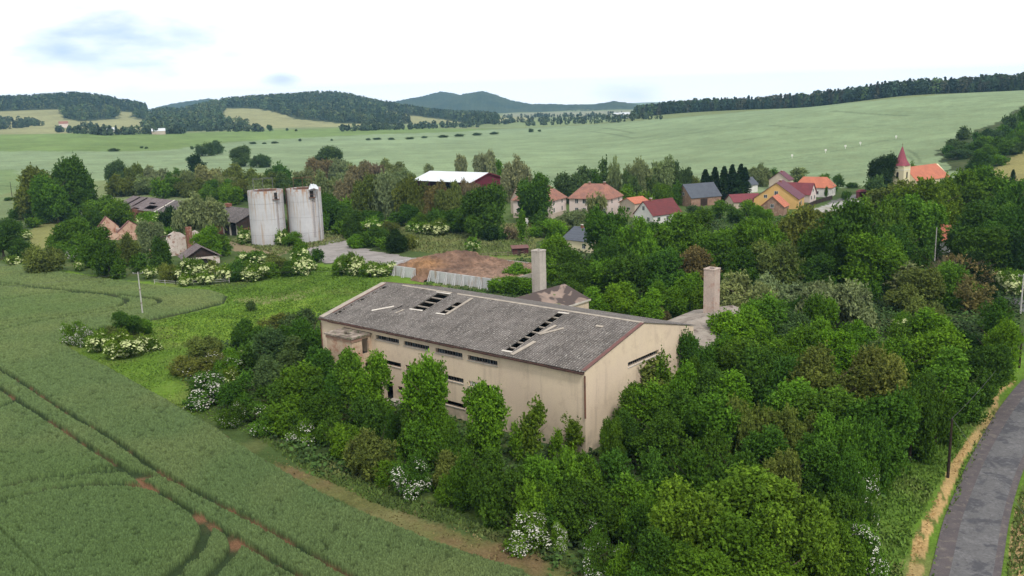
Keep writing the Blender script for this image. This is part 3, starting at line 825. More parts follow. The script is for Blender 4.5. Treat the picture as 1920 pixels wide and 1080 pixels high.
# ================================================================= the abandoned hall
YAW = 0.8675
A_ = np.array([math.cos(YAW), math.sin(YAW), 0]); B_ = np.array([-math.sin(YAW), math.cos(YAW), 0])
N0 = np.array([7.57, 91.9, 0.0])
M['tower_top'] = rough_mat('mossy_broken_slab', (0.36, 0.30, 0.25), (0.12, 0.09, 0.075), 1.1, (0.07, 0.10, 0.035), False, 7, amt3=0.6)
def main_hall():
    EV, RS, W, L = 9.45, 2.84, 24.0, 45.2
    root = empty('abandoned_hall', N0, YAW, label='large abandoned ochre hall with a holed corrugated grey roof', cat='building')
    # openings in the long wall: (from, to, sill, head) measured along the wall from the near corner
    wins = [(29.3, 33.8, 8.02, 8.64), (23.8, 28.4, 8.0, 8.62), (18.1, 22.7, 7.98, 8.6), (12.5, 17.25, 7.93, 8.55),
            (29.2, 32.9, 4.82, 5.46), (23.9, 28.35, 4.78, 5.42), (18.1, 22.7, 4.74, 5.38), (12.5, 17.25, 4.66, 5.32),
            (29.15, 30.0, 1.7, 2.25), (18.0, 22.6, 1.48, 2.1), (12.5, 17.1, 1.45, 2.05)]
    door = (31.0, 32.6, 0.0, 2.6)
    ops = wins + [door]
    us = sorted(set([0.0, L] + [w[0] for w in ops] + [w[1] for w in ops]))
    vs = sorted(set([-0.6, EV] + [w[2] for w in ops] + [w[3] for w in ops]))
    inside = lambda u, v: any(w[0] < u < w[1] and w[2] < v < w[3] for w in ops)
    mb = MB().sheet(us, vs, inside, lambda u, v, d: (d, u, v), 0.45)
    # gable wall facing the camera side, with two slots
    gw = [(8.55, 15.4, 7.8, 8.36), (8.55, 15.4, 4.6, 5.2)]
    us = sorted(set([0.45, W - 0.45] + [w[0] for w in gw] + [w[1] for w in gw]))
    vs = sorted(set([-0.6, EV] + [w[2] for w in gw] + [w[3] for w in gw]))
    ing = lambda u, v: any(w[0] < u < w[1] and w[2] < v < w[3] for w in gw)
    mb.sheet(us, vs, ing, lambda u, v, d: (u, d, v), 0.45)
    ap = EV + RS + 0.12
    for y0, y1 in ((0.0, 0.45), (L - 0.45, L)):
        mb.hexa([(0, y0, EV), (W, y0, EV), (W / 2, y0, ap)], [(0, y1, EV), (W, y1, EV), (W / 2, y1, ap)])
    mb.box(0.45, L - 0.45, -0.6, W - 0.45, L, EV)
    mb.box(W - 0.45, 0, -0.6, W, L, EV)
    wall = mb.build('wall', M['plaster'], root)
    fl = MB()
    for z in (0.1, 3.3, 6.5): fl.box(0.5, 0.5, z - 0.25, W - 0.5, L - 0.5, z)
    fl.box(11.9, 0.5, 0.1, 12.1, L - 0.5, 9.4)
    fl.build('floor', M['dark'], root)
    # windows: bars and a few surviving panes; sills
    for i, w in enumerate(wins):
        f = MB(); n = max(2, int((w[1] - w[0]) / 0.42)); bars = i < 4 or i in (5, 6)
        f.box(0.20, w[0], w[2], 0.26, w[1], w[2] + 0.05); f.box(0.20, w[0], w[3] - 0.05, 0.26, w[1], w[3])
        for k in range(n + 1):
            y = w[0] + (w[1] - w[0]) * k / n
            if bars or k in (0, n): f.box(0.20, y - 0.022, w[2] + 0.05, 0.26, y + 0.022, w[3] - 0.05)
        wd = f.build('window', M['metal'] if bars else M['fascia'], root)
        s = MB().box(-0.09, w[0] - 0.1, w[2] - 0.09, 0.20, w[1] + 0.1, w[2] - 0.003)
        s.build('sill', M['concrete'], wd)
        if bars or i == 7:
            for k in range(n):
                g = MB()
                if (k * 7 + i * 3) % 5 < (3 if k > n - 3 else 1) or (i == 7 and k > n - 4):
                    y0 = w[0] + (w[1] - w[0]) * k / n; y1 = w[0] + (w[1] - w[0]) * (k + 1) / n
                    g.box(0.225, y0 + 0.03, w[2] + 0.06, 0.235, y1 - 0.03, w[3] - 0.06)
                    g.build('pane', M['frame'] if i == 7 else M['glass'], wd)
    for w in gw:
        f = MB(); n = 16
        for k in range(n + 1):
            x = w[0] + (w[1] - w[0]) * k / n
            f.box(x - 0.02, 0.2, w[2], x + 0.02, 0.26, w[3])
        f.box(w[0], 0.2, w[2] - .002, w[1], 0.26, w[2] + .04).box(w[0], 0.2, w[3] - .04, w[1], 0.26, w[3] + .002)
        wd = f.build('window', M['metal'], root)
        MB().box(w[0] - 0.05, -0.08, w[2] - 0.10, w[1] + 0.05, 0.2, w[2] - 0.003).build('sill', M['whiteboard'], wd)
    # roof: the front slope has real holes with purlins showing
    sl = math.hypot(W / 2, RS)
    cs, sn = (W / 2) / sl, RS / sl
    Z0 = EV + 0.16; OV = 0.35
    def PF(u, v, d): return (u * cs + sn * d, v, Z0 + u * sn - cs * d)
    def PB(u, v, d): return (W - u * cs - sn * d, v, Z0 + u * sn - cs * d)
    k = sl / (W / 2)
    holes = [(6.0 * k, 11.3 * k, 30.8, 33.2), (6.1 * k, 9.7 * k, 26.9, 28.0), (0.75 * k, 11.0 * k, 10.95, 11.98)]
    notch = [(1.3 + 1.45 * q, 1.3 + 1.45 * q + (0.55 if q % 3 else 1.1), 43.2, 43.75) for q in range(7)]
    holes += [(a, b, c, d) for a, b, c, d in notch]
    us = sorted(set([-OV, sl] + [h[0] for h in holes] + [h[1] for h in holes]))
    vs = sorted(set([-0.12, L + 0.1] + [h[2] for h in holes] + [h[3] for h in holes]))
    inh = lambda u, v: any(h[0] < u < h[1] and h[2] < v < h[3] for h in holes)
    rf = MB().sheet(us, vs, inh, PF, 0.07)
    hb = [(sl - 1.6, sl - 0.9, 30.0, 42.0), (sl - 0.8, sl - 0.45, 33, 38.0)]
    us = sorted(set([-OV, sl] + [h[0] for h in hb] + [h[1] for h in hb])); vs = sorted(set([-0.12, L + 0.1] + [h[2] for h in hb] + [h[3] for h in hb]))
    rf.sheet(us, vs, lambda u, v: any(h[0] < u < h[1] and h[2] < v < h[3] for h in hb), PB, 0.07)
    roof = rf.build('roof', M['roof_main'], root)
    for side in (PF, PB):
        for q in range(9):
            u = 0.35 + q * 1.42
            p = MB(); a = [side(u, 0.5, 0.10), side(u + 0.14, 0.5, 0.10), side(u + 0.14, 0.5, 0.26), side(u, 0.5, 0.26)]
            b = [side(u, L - 0.5, 0.10), side(u + 0.14, L - 0.5, 0.10), side(u + 0.14, L - 0.5, 0.26), side(u, L - 0.5, 0.26)]
            p.hexa(a, b); p.build('purlin', M['oldboard'], roof)
    # rafters under the wide hole
    for v in (0.6, 11.5, 22.7, 32.0, 33.9, 44.6):
        if v in (11.5, 32.0): continue
        p = MB().hexa([PF(0.2, v, 0.3), PF(sl, v, 0.3), PF(sl, v, 0.6), PF(0.2, v, 0.6)], [PF(0.2, v + .2, 0.3), PF(sl, v + .2, 0.3), PF(sl, v + .2, 0.6), PF(0.2, v + .2, 0.6)])
        p.build('rafter', M['oldboard'], roof)
    # ridge cap, verge boards, gutter with hanging sag pieces
    rc = MB()
    v = 0.0
    while v < 41:
        if not (29.8 < v < 30.6):
            rc.hexa([PF(sl - .3, v, -.03), PF(sl, v, -.06), PB(sl - .3, v, -.03), PF(sl, v, .02)], [PF(sl - .3, v + .98, -.03), PF(sl, v + .98, -.06), PB(sl - .3, v + .98, -.03), PF(sl, v + .98, .02)])
        v += 1.0
    rc.build('ridge_cap', M['oldboard'], roof)
    def board(u0, u1, v0, v1, d, mat, nm='verge_board', side=PF, t=.03):
        MB().hexa([side(u0, v0, -d), side(u1, v0, -d), side(u1, v1, -d), side(u0, v1, -d)], [side(u0, v0, -d - t), side(u1, v0, -d - t), side(u1, v1, -d - t), side(u0, v1, -d - t)]).build(nm, mat, roof)
    board(-.1, sl - .2, -0.16, 0.36, 0.02, M['redcap'])
    board(-.1, sl - .2, L - .75, L + 0.22, 0.02, M['oldboard'])
    board(1.5, sl - .4, L - .98, L - .78, 0.02, M['redcap'])
    board(-.1, sl - .2, L - .45, L + 0.22, 0.02, M['redcap'], side=PB)
    g = MB(); vv = -0.1
    while vv < L:
        seg = min(2.4, L - vv); dz = rnd.uniform(-0.07, 0.03)
        if True:
            g.box(-OV - 0.17, vv, Z0 - 0.36 + dz, -OV + 0.04, vv + seg + 0.01, Z0 - 0.20 + dz)
        vv += seg
    g.build('gutter', M['fascia'], roof)
    fs = MB().box(-0.30, 0.05, EV - 0.22, -0.004, 33.7, EV - 0.03); fs.build('eaves_board', M['fascia'], roof)
    MB().box(-0.32, 36.0, EV - 0.24, -0.004, 40.8, EV - 0.02).build('eaves_board', M['redcap'], roof)
    # loose boards and sheets: (u0,v0)-(u1,v1) in slope coordinates
    def plank(u0, v0, u1, v1, w, mat):
        d = math.hypot(u1 - u0, v1 - v0); nu, nv = -(v1 - v0) / d * w / 2, (u1 - u0) / d * w / 2
        q = [(u0 + nu, v0 + nv), (u1 + nu, v1 + nv), (u1 - nu, v1 - nv), (u0 - nu, v0 - nv)]
        MB().hexa([PF(a, b, -.04) for a, b in q], [PF(a, b, -.08) for a, b in q]).build('loose_board', mat, roof)
    plank(3.75 * k, 38.65, 5.8 * k, 36.3, 0.42, M['whiteboard'])
    plank(0.1 * k, 10.35, 3.7 * k, 9.75, 0.55, M['oldboard'])
    plank(5.4 * k, 10.5, 8.0 * k, 9.9, 0.45, M['oldboard'])
    plank(5.4 * k, 10.4, 7.7 * k, 8.5, 0.4, M['oldboard'])
    plank(5.85 * k, 33.3, 6.0 * k, 30.9, 0.3, M['whiteboard'])
    plank(5.95 * k, 28.3, 6.05 * k, 26.7, 0.28, M['whiteboard'])
    plank(0.55 * k, 12.2, 0.6 * k, 10.7, 0.3, M['whiteboard'])
    plank(11.1 * k, 11.9, 11.2 * k, 10.3, 0.28, M['whiteboard'])
    plank(11.4 * k, 33.6, 11.45 * k, 30.9, 0.25, M['whiteboard'])
    plank(6.1 * k, 26.6, 11.3 * k, 26.6, 0.45, M['oldboard'])
    plank(9.4 * k, 5.0, 9.45 * k, 4.0, 0.4, M['oldboard'])
    plank(4.8 * k, 35.6, 6.3 * k, 35.2, 0.12, M['dark'])
    plank(4.2 * k, 34.3, 5.4 * k, 34.0, 0.3, M['oldboard'])
    # drainpipes
    MB().tube([(-0.14, -0.10, 9.0), (-0.14, -0.10, 4.2)], 0.10, 8).build('drainpipe', M['rust'], root)
    MB().tube([(-0.16, L - 0.1, 8.8), (-0.16, L - 0.1, 5.4)], 0.08, 8).build('drainpipe', M['rust'], root)
    # stair tower of flaking plaster, with a broken flat roof and an open doorway
    st = MB()
    x0, x1, y0, y1, zt = -3.3, 0.0, 34.8, 39.9, 8.55
    ops2 = [(-1.55, -0.45, 6.1, 8.2), (-1.2, -0.5, 3.6, 4.9)]
    us = sorted({x0, -0.003, -1.55, -0.45, -1.2, -0.5}); vs = sorted({-.6, zt, 6.1, 8.2, 3.6, 4.9})
    st.sheet(us, vs, lambda u, v: any(w[0] < u < w[1] and w[2] < v < w[3] for w in ops2), lambda u, v, d: (u, y0 + d, v), 0.35)
    st.box(x0, y0 + .35, -.6, x0 + .35, y1, zt); st.box(x0 + .35, y1 - .35, -.6, -0.003, y1, zt)
    tw = st.build('stair_tower', M['plaster_old'], root)
    MB().box(x0 + .36, y0 + .36, 3.2, -.01, y1 - .36, 3.4).box(x0 + .36, y0 + .36, 5.8, -.01, y1 - .36, 6.0).build('landing', M['dark'], tw)
    rr2 = MB()
    hol = lambda u, v: (-2.4 < u < -1.6 and 36.5 < v < 38.0) or (-1.1 < u < -.5 and 35.7 < v < 37.2)
    rr2.sheet([x0 - .25, -2.4, -1.6, -1.1, -.5, -.003], [y0 - .25, 35.7, 36.5, 37.2, 38.0, y1 + .25], hol, lambda u, v, d: (u, v, zt + .22 - d), .22)
    rr2.build('tower_roof', M['tower_top'], tw)
    MB().box(x0 - .1, y0 - .05, zt - .45, x0 - .003, y1 + .1, zt - .1).box(x0 - .1, y0 - .12, zt - .45, -1.6, y0 - .003, zt - .1).build('cornice', M['brick_pale'], tw)
    # low ramp beside the ground-floor doorway
    rp_ = MB().box(-4.0, 29.0, -0.4, -0.003, 31.0, 0.45)
    rp_.build('loading_ramp', M['concrete'], root)
main_hall()

def loc_(u, v, z=0): return N0 + A_ * u + B_ * v + np.array([0, 0, z])
def annex(name, label, u1, v0, wu, wv, ev, rise, roofm, wallm, chim, chm, over=.25, group=None):
    """ridge runs along the hall's short direction; (u1,v0) is the right near corner"""
    root = empty(name, loc_(u1, v0), YAW, label=label, cat='outbuilding')
    mb = MB().box(-wu, 0, -.6, 0, wv, ev)
    mb.hexa([(-wu, 0, ev + .001), (-wu, wv, ev + .001), (-wu, wv / 2, ev + rise)], [(0, 0, ev + .001), (0, wv, ev + .001), (0, wv / 2, ev + rise)])
    mb.build('wall', wallm, root)
    o = over; t = .16
    rf = MB()
    for s in (0, 1):
        y0, y1 = (-o, wv / 2) if s == 0 else (wv + o, wv / 2)
        z0 = ev - o * rise / (wv / 2)
        rf.hexa([(-wu - o, y0, z0 + .01), (o, y0, z0 + .01), (o, y1, ev + rise + .01), (-wu - o, y1, ev + rise + .01)], [(-wu - o, y0, z0 + t), (o, y0, z0 + t), (o, y1, ev + rise + t), (-wu - o, y1, ev + rise + t)])
    roof = rf.build('roof', roofm, root)
    MB().box(-wu - o, -o - .04, ev - o * rise / (wv / 2) - .12, o + .03, -o - .003, ev - o * rise / (wv / 2) + t + .04).build('edge_board', M['whiteboard'], roof)
    cu, cv, cw, ch = chim
    cu -= u1; cv -= v0
    c = MB().box(cu - cw / 2, cv - cw / 2, ev, cu + cw / 2, cv + cw / 2, ev + rise + ch).build('chimney', chm, roof)
    t_ = ev + rise + ch; q = cw / 2 + .06; h = cw / 2 - .32
    cp = MB()
    for b in ((-q, -q, q, -h), (-q, h, q, q), (-q, -h, -h, h), (h, -h, q, h)):
        cp.box(cu + b[0], cv + b[1], t_ + .003, cu + b[2], cv + b[3], t_ + .2)
    cp.build('chimney_cap', chm, c)
    MB().box(cu - h, cv - h, t_ + .004, cu + h, cv + h, t_ + .03).build('flue', M['dark'], c)
    return root
annex('chimney_annex', 'ochre annex with patched felt roof and left square chimney', 47.0, 32.6, 17, 10.6, 4.7, 2.0, M['roof_felt'], M['plaster'], (41.9, 39.3, 1.75, 6.6), M['chimney_grey'])
annex('gravel_roof_annex', 'low annex with gravelled roof and right square chimney', 49.3, 0.6, 22, 13.0, 4.6, 1.6, M['roof_gravel'], M['concrete'], (45.6, 8.7, 1.8, 6.3), M['chimney'])

# ================================================================= dung yard and heap
def dung_yard():
    root = empty('dung_yard', loc_(61, 63.8), YAW, label='long concrete-walled dung yard with slanting buttresses', cat='yard wall')
    L, W, Hh = 36.5, 19.0, 2.35
    def run(a, b, th=.22, z1=Hh):
        a = np.array(a, float); b = np.array(b, float); d = (b - a) / np.linalg.norm(b - a); n = np.array([-d[1], d[0]]) * th / 2
        q = [a + n, b + n, b - n, a - n]
        return MB().hexa([(p[0], p[1], -.3) for p in q], [(p[0], p[1], z1) for p in q])
    run((0, 0), (0, 21.3)).build('wall', M['white_conc'], root)
    run((0, 26.2), (0, L)).build('wall', M['white_conc'], root)
    run((.12, 0), (W, 0)).build('wall', M['concrete'], root)
    run((.12, L), (8.5, L)).build('wall', M['white_conc'], root)
    run((W, .12), (W, L - 5)).build('wall', M['concrete'], root)
    ys = [1.0 + 2.53 * k for k in range(9)] + [26.4, 29.6, 32.8, 36.0]
    for y in ys:
        if 21.3 < y < 26.2: continue
        m = MB()
        for s in (-.42, .22):
            m.hexa([(-1.15, y + s, -.2), (-.85, y + s, -.2), (-.112, y + s * .35, Hh - .1), (-.112, y + s * .35, Hh)], [(-1.15, y + s + .16, -.2), (-.85, y + s + .16, -.2), (-.112, y + s * .35 + .14, Hh - .1), (-.112, y + s * .35 + .14, Hh)])
        m.build('buttress', M['white_conc'], root)
    # the heap
    U, V = np.meshgrid(np.linspace(-2.5, 18.6, 150), np.linspace(.4, 38, 230), indexing='ij')
    top = np.interp(V, [0, 4, 12, 20, 25, 30, 35, 38], [1.75, 2.1, 2.25, 2.6, 3.0, 2.6, 1.8, .3])
    top = top + 1.5 * np.exp(-((U - 13) / 4.5) ** 2 - ((V - 26) / 5) ** 2) + 1.0 * np.exp(-((U - 6) / 4) ** 2 - ((V - 30) / 4) ** 2)
    spill = np.exp(-((V - 23.7) / 2.0) ** 2)
    edge = np.where(U < .2, np.clip(1 + (U - .2) / 2.6, 0, 1) * spill * .9, np.where(U < 2.2, np.maximum(.80 + .1 * U, 0), 1))
    edge = edge * np.clip((37.6 - V) / 2.5, 0, 1) ** .6
    edge = np.where((V > 36.3) & (U > -9), edge * np.clip((38.2 - V) / 2, 0, 1), edge)
    n = vnoise(U, V, 1.3, 41) + .6 * vnoise(U, V, .5, 42) + .35 * vnoise(U, V, .22, 43)
    Z = top * edge + (n - .95) * .55 * (edge > .03)
    out = (U < .14) & ((V < 21.4) | (V > 26.1))
    Z = np.where(out, -.5, Z)
    i = np.arange(149)[:, None] * 230 + np.arange(229)[None, :]
    Q = np.stack([i, i + 230, i + 231, i + 1], -1).reshape(-1, 4)
    ok = ~out.ravel() & (U > -2.4).ravel(); Q = Q[ok[Q].all(1)]
    g = vnoise(U, V, 3.5, 44)[..., None]; g2 = vnoise(U, V, .8, 45)[..., None]
    C = np.array([.27, .165, .11]) * (1 - g) + np.array([.15, .09, .065]) * g
    ora = np.clip(1.3 - np.hypot((U - 3) / 4, (V - 26) / 5.5), 0, 1)[..., None]
    C = C * (1 - ora * .7) + np.array([.33, .175, .07]) * ora * .7
    pal = np.clip((18 - V) / 14, 0, 1)[..., None]
    C = C * (1 - pal * .55) + np.array([.33, .225, .165]) * pal * .55
    C = C * (.6 + .7 * g2)
    t = NT('dung'); a = t.n('ShaderNodeAttribute'); a.attribute_name = 'Col'; v = t.coord()
    c = t.mix(1.0, a.outputs['Color'], t.ramp(t.noise(v, 2.6, 5, .8), .3, .7, .55, 1.4), 'MULTIPLY')
    t.base(c); t.bump(t.noise(v, 3, 5, .8), .8, .25)
    me = np_mesh('dung_heap', np.stack([U, V, Z], -1).reshape(-1, 3), Q, [t.m], False, C.reshape(-1, 3))
    o = link('dung_heap', me); o.location = loc_(61, 63.8); o.rotation_euler = (0, 0, YAW)
    tag(o, 'heap of brown and rusty straw manure filling the walled yard', 'manure heap')
dung_yard()

# ================================================================= silos
def silo_mat():
    t = NT('stained_silo_concrete'); v = t.coord(); vs = t.coord(scale=(1, 1, .045))
    c = t.mix(t.ramp(t.noise(v, .3, 6, .6), .35, .65), (0.57, 0.57, 0.59), (0.49, 0.49, 0.51))
    c = t.mix(t.ramp(t.noise(vs, 1.6, 4, .6), .50, .64), c, (0.45, 0.36, 0.29))
    c = t.mix(t.ramp(t.noise(vs, 2.6, 5, .65), .63, .72), c, (0.22, 0.13, 0.10))
    sep = t.n('ShaderNodeSeparateXYZ'); t.l(v, sep.inputs[0])
    c = t.mix(t.math('MULTIPLY', t.ramp(sep.outputs[2], 13.4, 15.5, 0, .9), t.ramp(t.noise(v, .9, 5), .45, .6)), c, (0.40, 0.22, 0.13))
    seam = t.ramp(t.math('FRACT', t.math('MULTIPLY', sep.outputs[2], 1 / 1.2)), 0, .05, .88, 1)
    c = t.mix(1.0, c, seam, 'MULTIPLY'); t.base(c); t.bump(t.noise(v, 5), .3, .03)
    return t.m
M['silo'] = silo_mat()
def silo(px, py, R, Hs, label, hood, lean=(0, 0)):
    p = at(px, py); d = p / np.linalg.norm(p[:2]); c = p + np.array([d[0], d[1], 0]) * R
    ya = math.atan2(-d[1], -d[0])          # local +x faces the camera
    root = empty('silo', (c[0], c[1], 0), ya, label=label, cat='silo', group='concrete silos by the yard')
    n = 64; mb = MB()
    ring = lambda r, z: [(r * math.cos(2 * math.pi * k / n), r * math.sin(2 * math.pi * k / n), z) for k in range(n)]
    o0, o1, i0, i1 = ring(R, -.4), ring(R, Hs), ring(R - .25, 1), ring(R - .25, Hs)
    for k in range(n):
        q = (k + 1) % n
        mb.poly([o0[k], o0[q], o1[q], o1[k]]); mb.poly([o1[k], o1[q], i1[q], i1[k]]); mb.poly([i1[k], i1[q], i0[q], i0[k]])
    mb.poly(i0[::-1])
    wall = mb.build('wall', M['silo'], root)
    hoop = MB()
    for z in (3.0, 7.5, 12.0):
        pts = ring(R + .02, z); hoop.tube(pts + [pts[0]], .02, 5)
    hoop.build('hoop', M['metal'], root)
    # dark pilaster / duct down the seam and platform under the rim
    s = .50 if hood else .62
    ang = s
    X, Y = R * math.cos(ang), R * math.sin(ang)
    pl = MB().box(X - .4, Y - 1.1, Hs - 2.5, X + .9, Y + .9, Hs - 2.38)
    for yy in (Y - 1.0, Y + .8): pl.box(X + .8, yy - .03, Hs - 2.38, X + .86, yy + .03, Hs - 1.5)
    pl.box(X + .8, Y - 1.0, Hs - 1.53, X + .86, Y + .8, Hs - 1.47)
    pl.build('platform', M['rust'], root)
    op = MB().box(X - .2, Y - .7, Hs - 2.3, X + .35, Y + .3, Hs - .5); op.build('hatch', M['dark'], root)
    ld = MB()
    for yy in (-.22, .22): ld.box(R * math.cos(ang) + .12, Y + yy - .02, 1.5, R * math.cos(ang) + .17, Y + yy + .02, Hs - 2.4)
    for kk in range(32): ld.box(X + .12, Y - .22, 1.7 + kk * .34, X + .16, Y + .22, 1.74 + kk * .34)
    ld.build('ladder', M['rust'], root)
    # gantry frame above the rim
    fr = MB(); zt = Hs + (3.3 if not hood else 3.0)
    xs = (-2.6, 1.4); yA, yB = (-3.2, 2.2) if not hood else (-2.8, 2.4)
    for xx in xs:
        for yy in (yA, (yA + yB) / 2, yB):
            if hood and xx > 0: continue
            fr.box(xx - .05, yy - .05, Hs - .6, xx + .05, yy + .05, zt)
        fr.box(xx - .04, yA, zt - .04, xx + .04, yB, zt + .04)
    fr.box(xs[0], yA - .04, zt - .9, xs[1], yA + .04, zt - .84)
    fr.build('gantry', M['rust'] if hood else M['metal'], root)
    for k in range(5):
        MB().tube([(-R * .9 + k * 1.9, -R * .6, Hs - .2), (-R * .9 + k * 1.9 + .3, R * .6, Hs - .1)], .07, 5).build('rim_pipe', M['rust'], root)
    if hood:
        hd = MB(); r2 = random.Random(3)
        cx, cy, cz = X + .2, Y + .4, Hs + .3
        ps = [[(cx + (a - 2) * .55 + r2.uniform(-.2, .2), cy + (b - 2) * .6 + r2.uniform(-.2, .2), cz + 1.2 - .28 * ((a - 2) ** 2 + (b - 2) ** 2) ** .9 + r2.uniform(-.3, .3)) for b in range(5)] for a in range(5)]
        for a in range(4):
            for b in range(4): hd.poly([ps[a][b], ps[a + 1][b], ps[a + 1][b + 1], ps[a][b + 1]])
        h = hd.build('torn_hood', M['t_white'], root)
        mo = h.modifiers.new('solid', 'SOLIDIFY'); mo.thickness = .05
        MB().tube([(X + .1, Y + 1.7, 0.4), (X + .1, Y + 1.7, Hs + .4)], .18, 8).build('duct', M['white_conc'], root)
    return c
c1_ = silo(506, 461, 5.0, 15.6, 'left pale silo with rust streaks and open gantry on its rim', False)
c2_ = silo(577, 456, 4.9, 15.6, 'right pale silo with torn silver hood on its rim', True)
def elevator():
    m = (c1_ + c2_) / 2 + np.array([.6, 1.5, 0]); ya = math.atan2(*(c2_ - c1_)[1::-1])
    root = empty('grain_elevator', (m[0], m[1], 0), ya, label='dark rusty elevator shaft standing between the two silos', cat='elevator')
    f = MB()
    for x in (-.7, .7):
        for y in (-.7, .7): f.box(x - .07, y - .07, -.3, x + .07, y + .07, 15.8)
    for k in range(10):
        z = .6 + k * 1.6
        f.box(-.7, -.74, z, .7, -.66, z + .1); f.box(-.7, .66, z, .7, .74, z + .1)
        f.hexa([(-.7, -.76, z), (-.6, -.76, z), (-.6, -.7, z), (-.7, -.7, z)], [(.6, -.76, z + 1.6), (.7, -.76, z + 1.6), (.7, -.7, z + 1.6), (.6, -.7, z + 1.6)])
    f.build('frame', M['rust'], root)
    MB().box(-.5, -.5, 0, .5, .5, 15.0).build('shaft', M['planks_dark'], root)
elevator()

# ================================================================= generic gabled or hipped building
def house(px, py, yaw, wx, ly, ev, rise, label, wallm, roofm, axis='x', hip=0.0, over=.35, wins=(), door=None, chim=None, name='house', cat='house', group=None, base=None, plinth=None, pos=None, gcol=None, lift=0):
    """(px,py) = near bottom corner in the photo; local x runs right and away, y runs left and away"""
    p = at(px, py) if pos is None else np.array(pos, float)
    root = empty(name, (p[0], p[1], p[2] + lift), math.radians(yaw), label=label, cat=cat, group=group)
    mb = MB().box(0, 0, -1.5, wx, ly, ev)
    if hip == 0:
        if axis == 'x': mb.hexa([(0, 0, ev + .001), (0, ly, ev + .001), (0, ly / 2, ev + rise)], [(wx, 0, ev + .001), (wx, ly, ev + .001), (wx, ly / 2, ev + rise)])
        else: mb.hexa([(0, 0, ev + .001), (wx, 0, ev + .001), (wx / 2, 0, ev + rise)], [(0, ly, ev + .001), (wx, ly, ev + .001), (wx / 2, ly, ev + rise)])
    wall = mb.build('wall', wallm, root)
    if plinth:
        MB().box(-.05, -.05, -1.5, wx + .05, ly + .05, plinth[0]).build('plinth', plinth[1], root)
    o = over; t = .14; rf = MB()
    if axis == 'x': half, ln, sw = ly / 2, wx, lambda a, b, c: (a, b, c)
    else: half, ln, sw = wx / 2, ly, lambda a, b, c: (b, a, c)
    ze = ev - o * rise / half; zr = ev + rise; e = .02
    for s in (0, 1):
        y0 = -o if s == 0 else 2 * half + o
        lo = [sw(-o, y0, ze + e), sw(ln + o, y0, ze + e), sw(ln + o - hip * (half + o), half, zr + e), sw(-o + hip * (half + o), half, zr + e)]
        rf.hexa(lo, [(a, b, c + t) for a, b, c in lo])
    if hip:
        for s in (0, 1):
            X0 = -o if s == 0 else ln + o; Xr = -o + hip * (half + o) if s == 0 else ln + o - hip * (half + o)
            lo = [sw(X0, -o, ze + e), sw(X0, 2 * half + o, ze + e), sw(Xr, half, zr + e)]
            rf.hexa(lo, [(a, b, c + t) for a, b, c in lo])
    roof = rf.build('roof', roofm, root)
    if chim:
        for c in (chim if isinstance(chim, list) else [chim]):
            ax, ay, w, h = c; cc = MB().box(ax - w / 2, ay - w / 2, ev + .3, ax + w / 2, ay + w / 2, ev + rise + h).build('chimney', M['brick'], roof)
            MB().box(ax - w / 2 - .06, ay - w / 2 - .06, ev + rise + h + .003, ax + w / 2 + .06, ay + w / 2 + .06, ev + rise + h + .12).build('chimney_cap', M['whiteboard'], cc)
    for w in wins:      # (side, position, sill, width, height)
        side, s, z, ww, hh = w
        g = MB(); f = MB()
        if side == 'y':   # wall x = 0 (left-going)
            g.box(-.03, s, z, .06, s + ww, z + hh)
            for b in ((s - .09, z - .09, s + ww + .09, z), (s - .09, z + hh, s + ww + .09, z + hh + .08), (s - .09, z, s, z + hh), (s + ww, z, s + ww + .09, z + hh), (s + ww / 2 - .04, z, s + ww / 2 + .04, z + hh)):
                f.box(-.055, b[0], b[1], -.031, b[2], b[3])
        else:
            g.box(s, -.03, z, s + ww, .06, z + hh)
            for b in ((s - .09, z - .09, s + ww + .09, z), (s - .09, z + hh, s + ww + .09, z + hh + .08), (s - .09, z, s, z + hh), (s + ww, z, s + ww + .09, z + hh), (s + ww / 2 - .04, z, s + ww / 2 + .04, z + hh)):
                f.box(b[0], -.055, b[1], b[2], -.031, b[3])
        fr = f.build('window', M['frame'], root); g.build('pane', M['glass'], fr)
    if door:
        side, s, ww, hh = door
        m = MB()
        if side == 'y': m.box(-.05, s, .05, .05, s + ww, hh)
        else: m.box(s, -.05, .05, s + ww, .05, hh)
        m.build('door', M['planks_dark'], root)
    return root, roof
def grid_wins(side, xs, zs, w=1.1, h=1.4): return [(side, x, z, w, h) for x in xs for z in zs]

house(1142, 406, 62, 12.5, 14.5, 6.0, 4.2, 'two-storey pale house with faded red hipped roof behind a birch', M['w_pink'], M['t_old'], 'y', hip=.55, over=.5,
      wins=grid_wins('y', (1.2, 4.2, 8.4, 11.2), (1.2, 4.2)) + grid_wins('x', (2.2, 8.6), (1.2, 4.2), .9), chim=[(6.2, 4, .7, .7), (6.2, 9.5, .6, .6)], name='apartment_house')
house(1033, 411, 62, 12.5, 14, 6.2, 4.2, 'pinkish two-storey hipped house half hidden behind the big oak', M['w_pink'], M['t_old'], 'y', hip=.55, over=.5,
      wins=grid_wins('y', (1.2, 4.2, 8.4, 11.2), (2.0, 4.6)) + grid_wins('x', (2.2, 8.6), (2.0, 4.6), .9), name='apartment_house', plinth=(1.7, M['w_beige']), chim=(6.2, 6, .7, .6))
house(983, 404, 35, 7, 8, 5.0, 4.6, 'narrow beige house with faded red roof left of the oak', M['w_beige'], M['t_old'], 'x', wins=[('y', 3.4, 3.8, .8, 1.0)], over=.2)
house(1190, 408, 38, 7, 7, 4.6, 1.6, 'beige building with bright orange low roof', M['w_beige'], M['t_orange'], 'x', wins=[('y', 2, 2.4, 1, .8)])
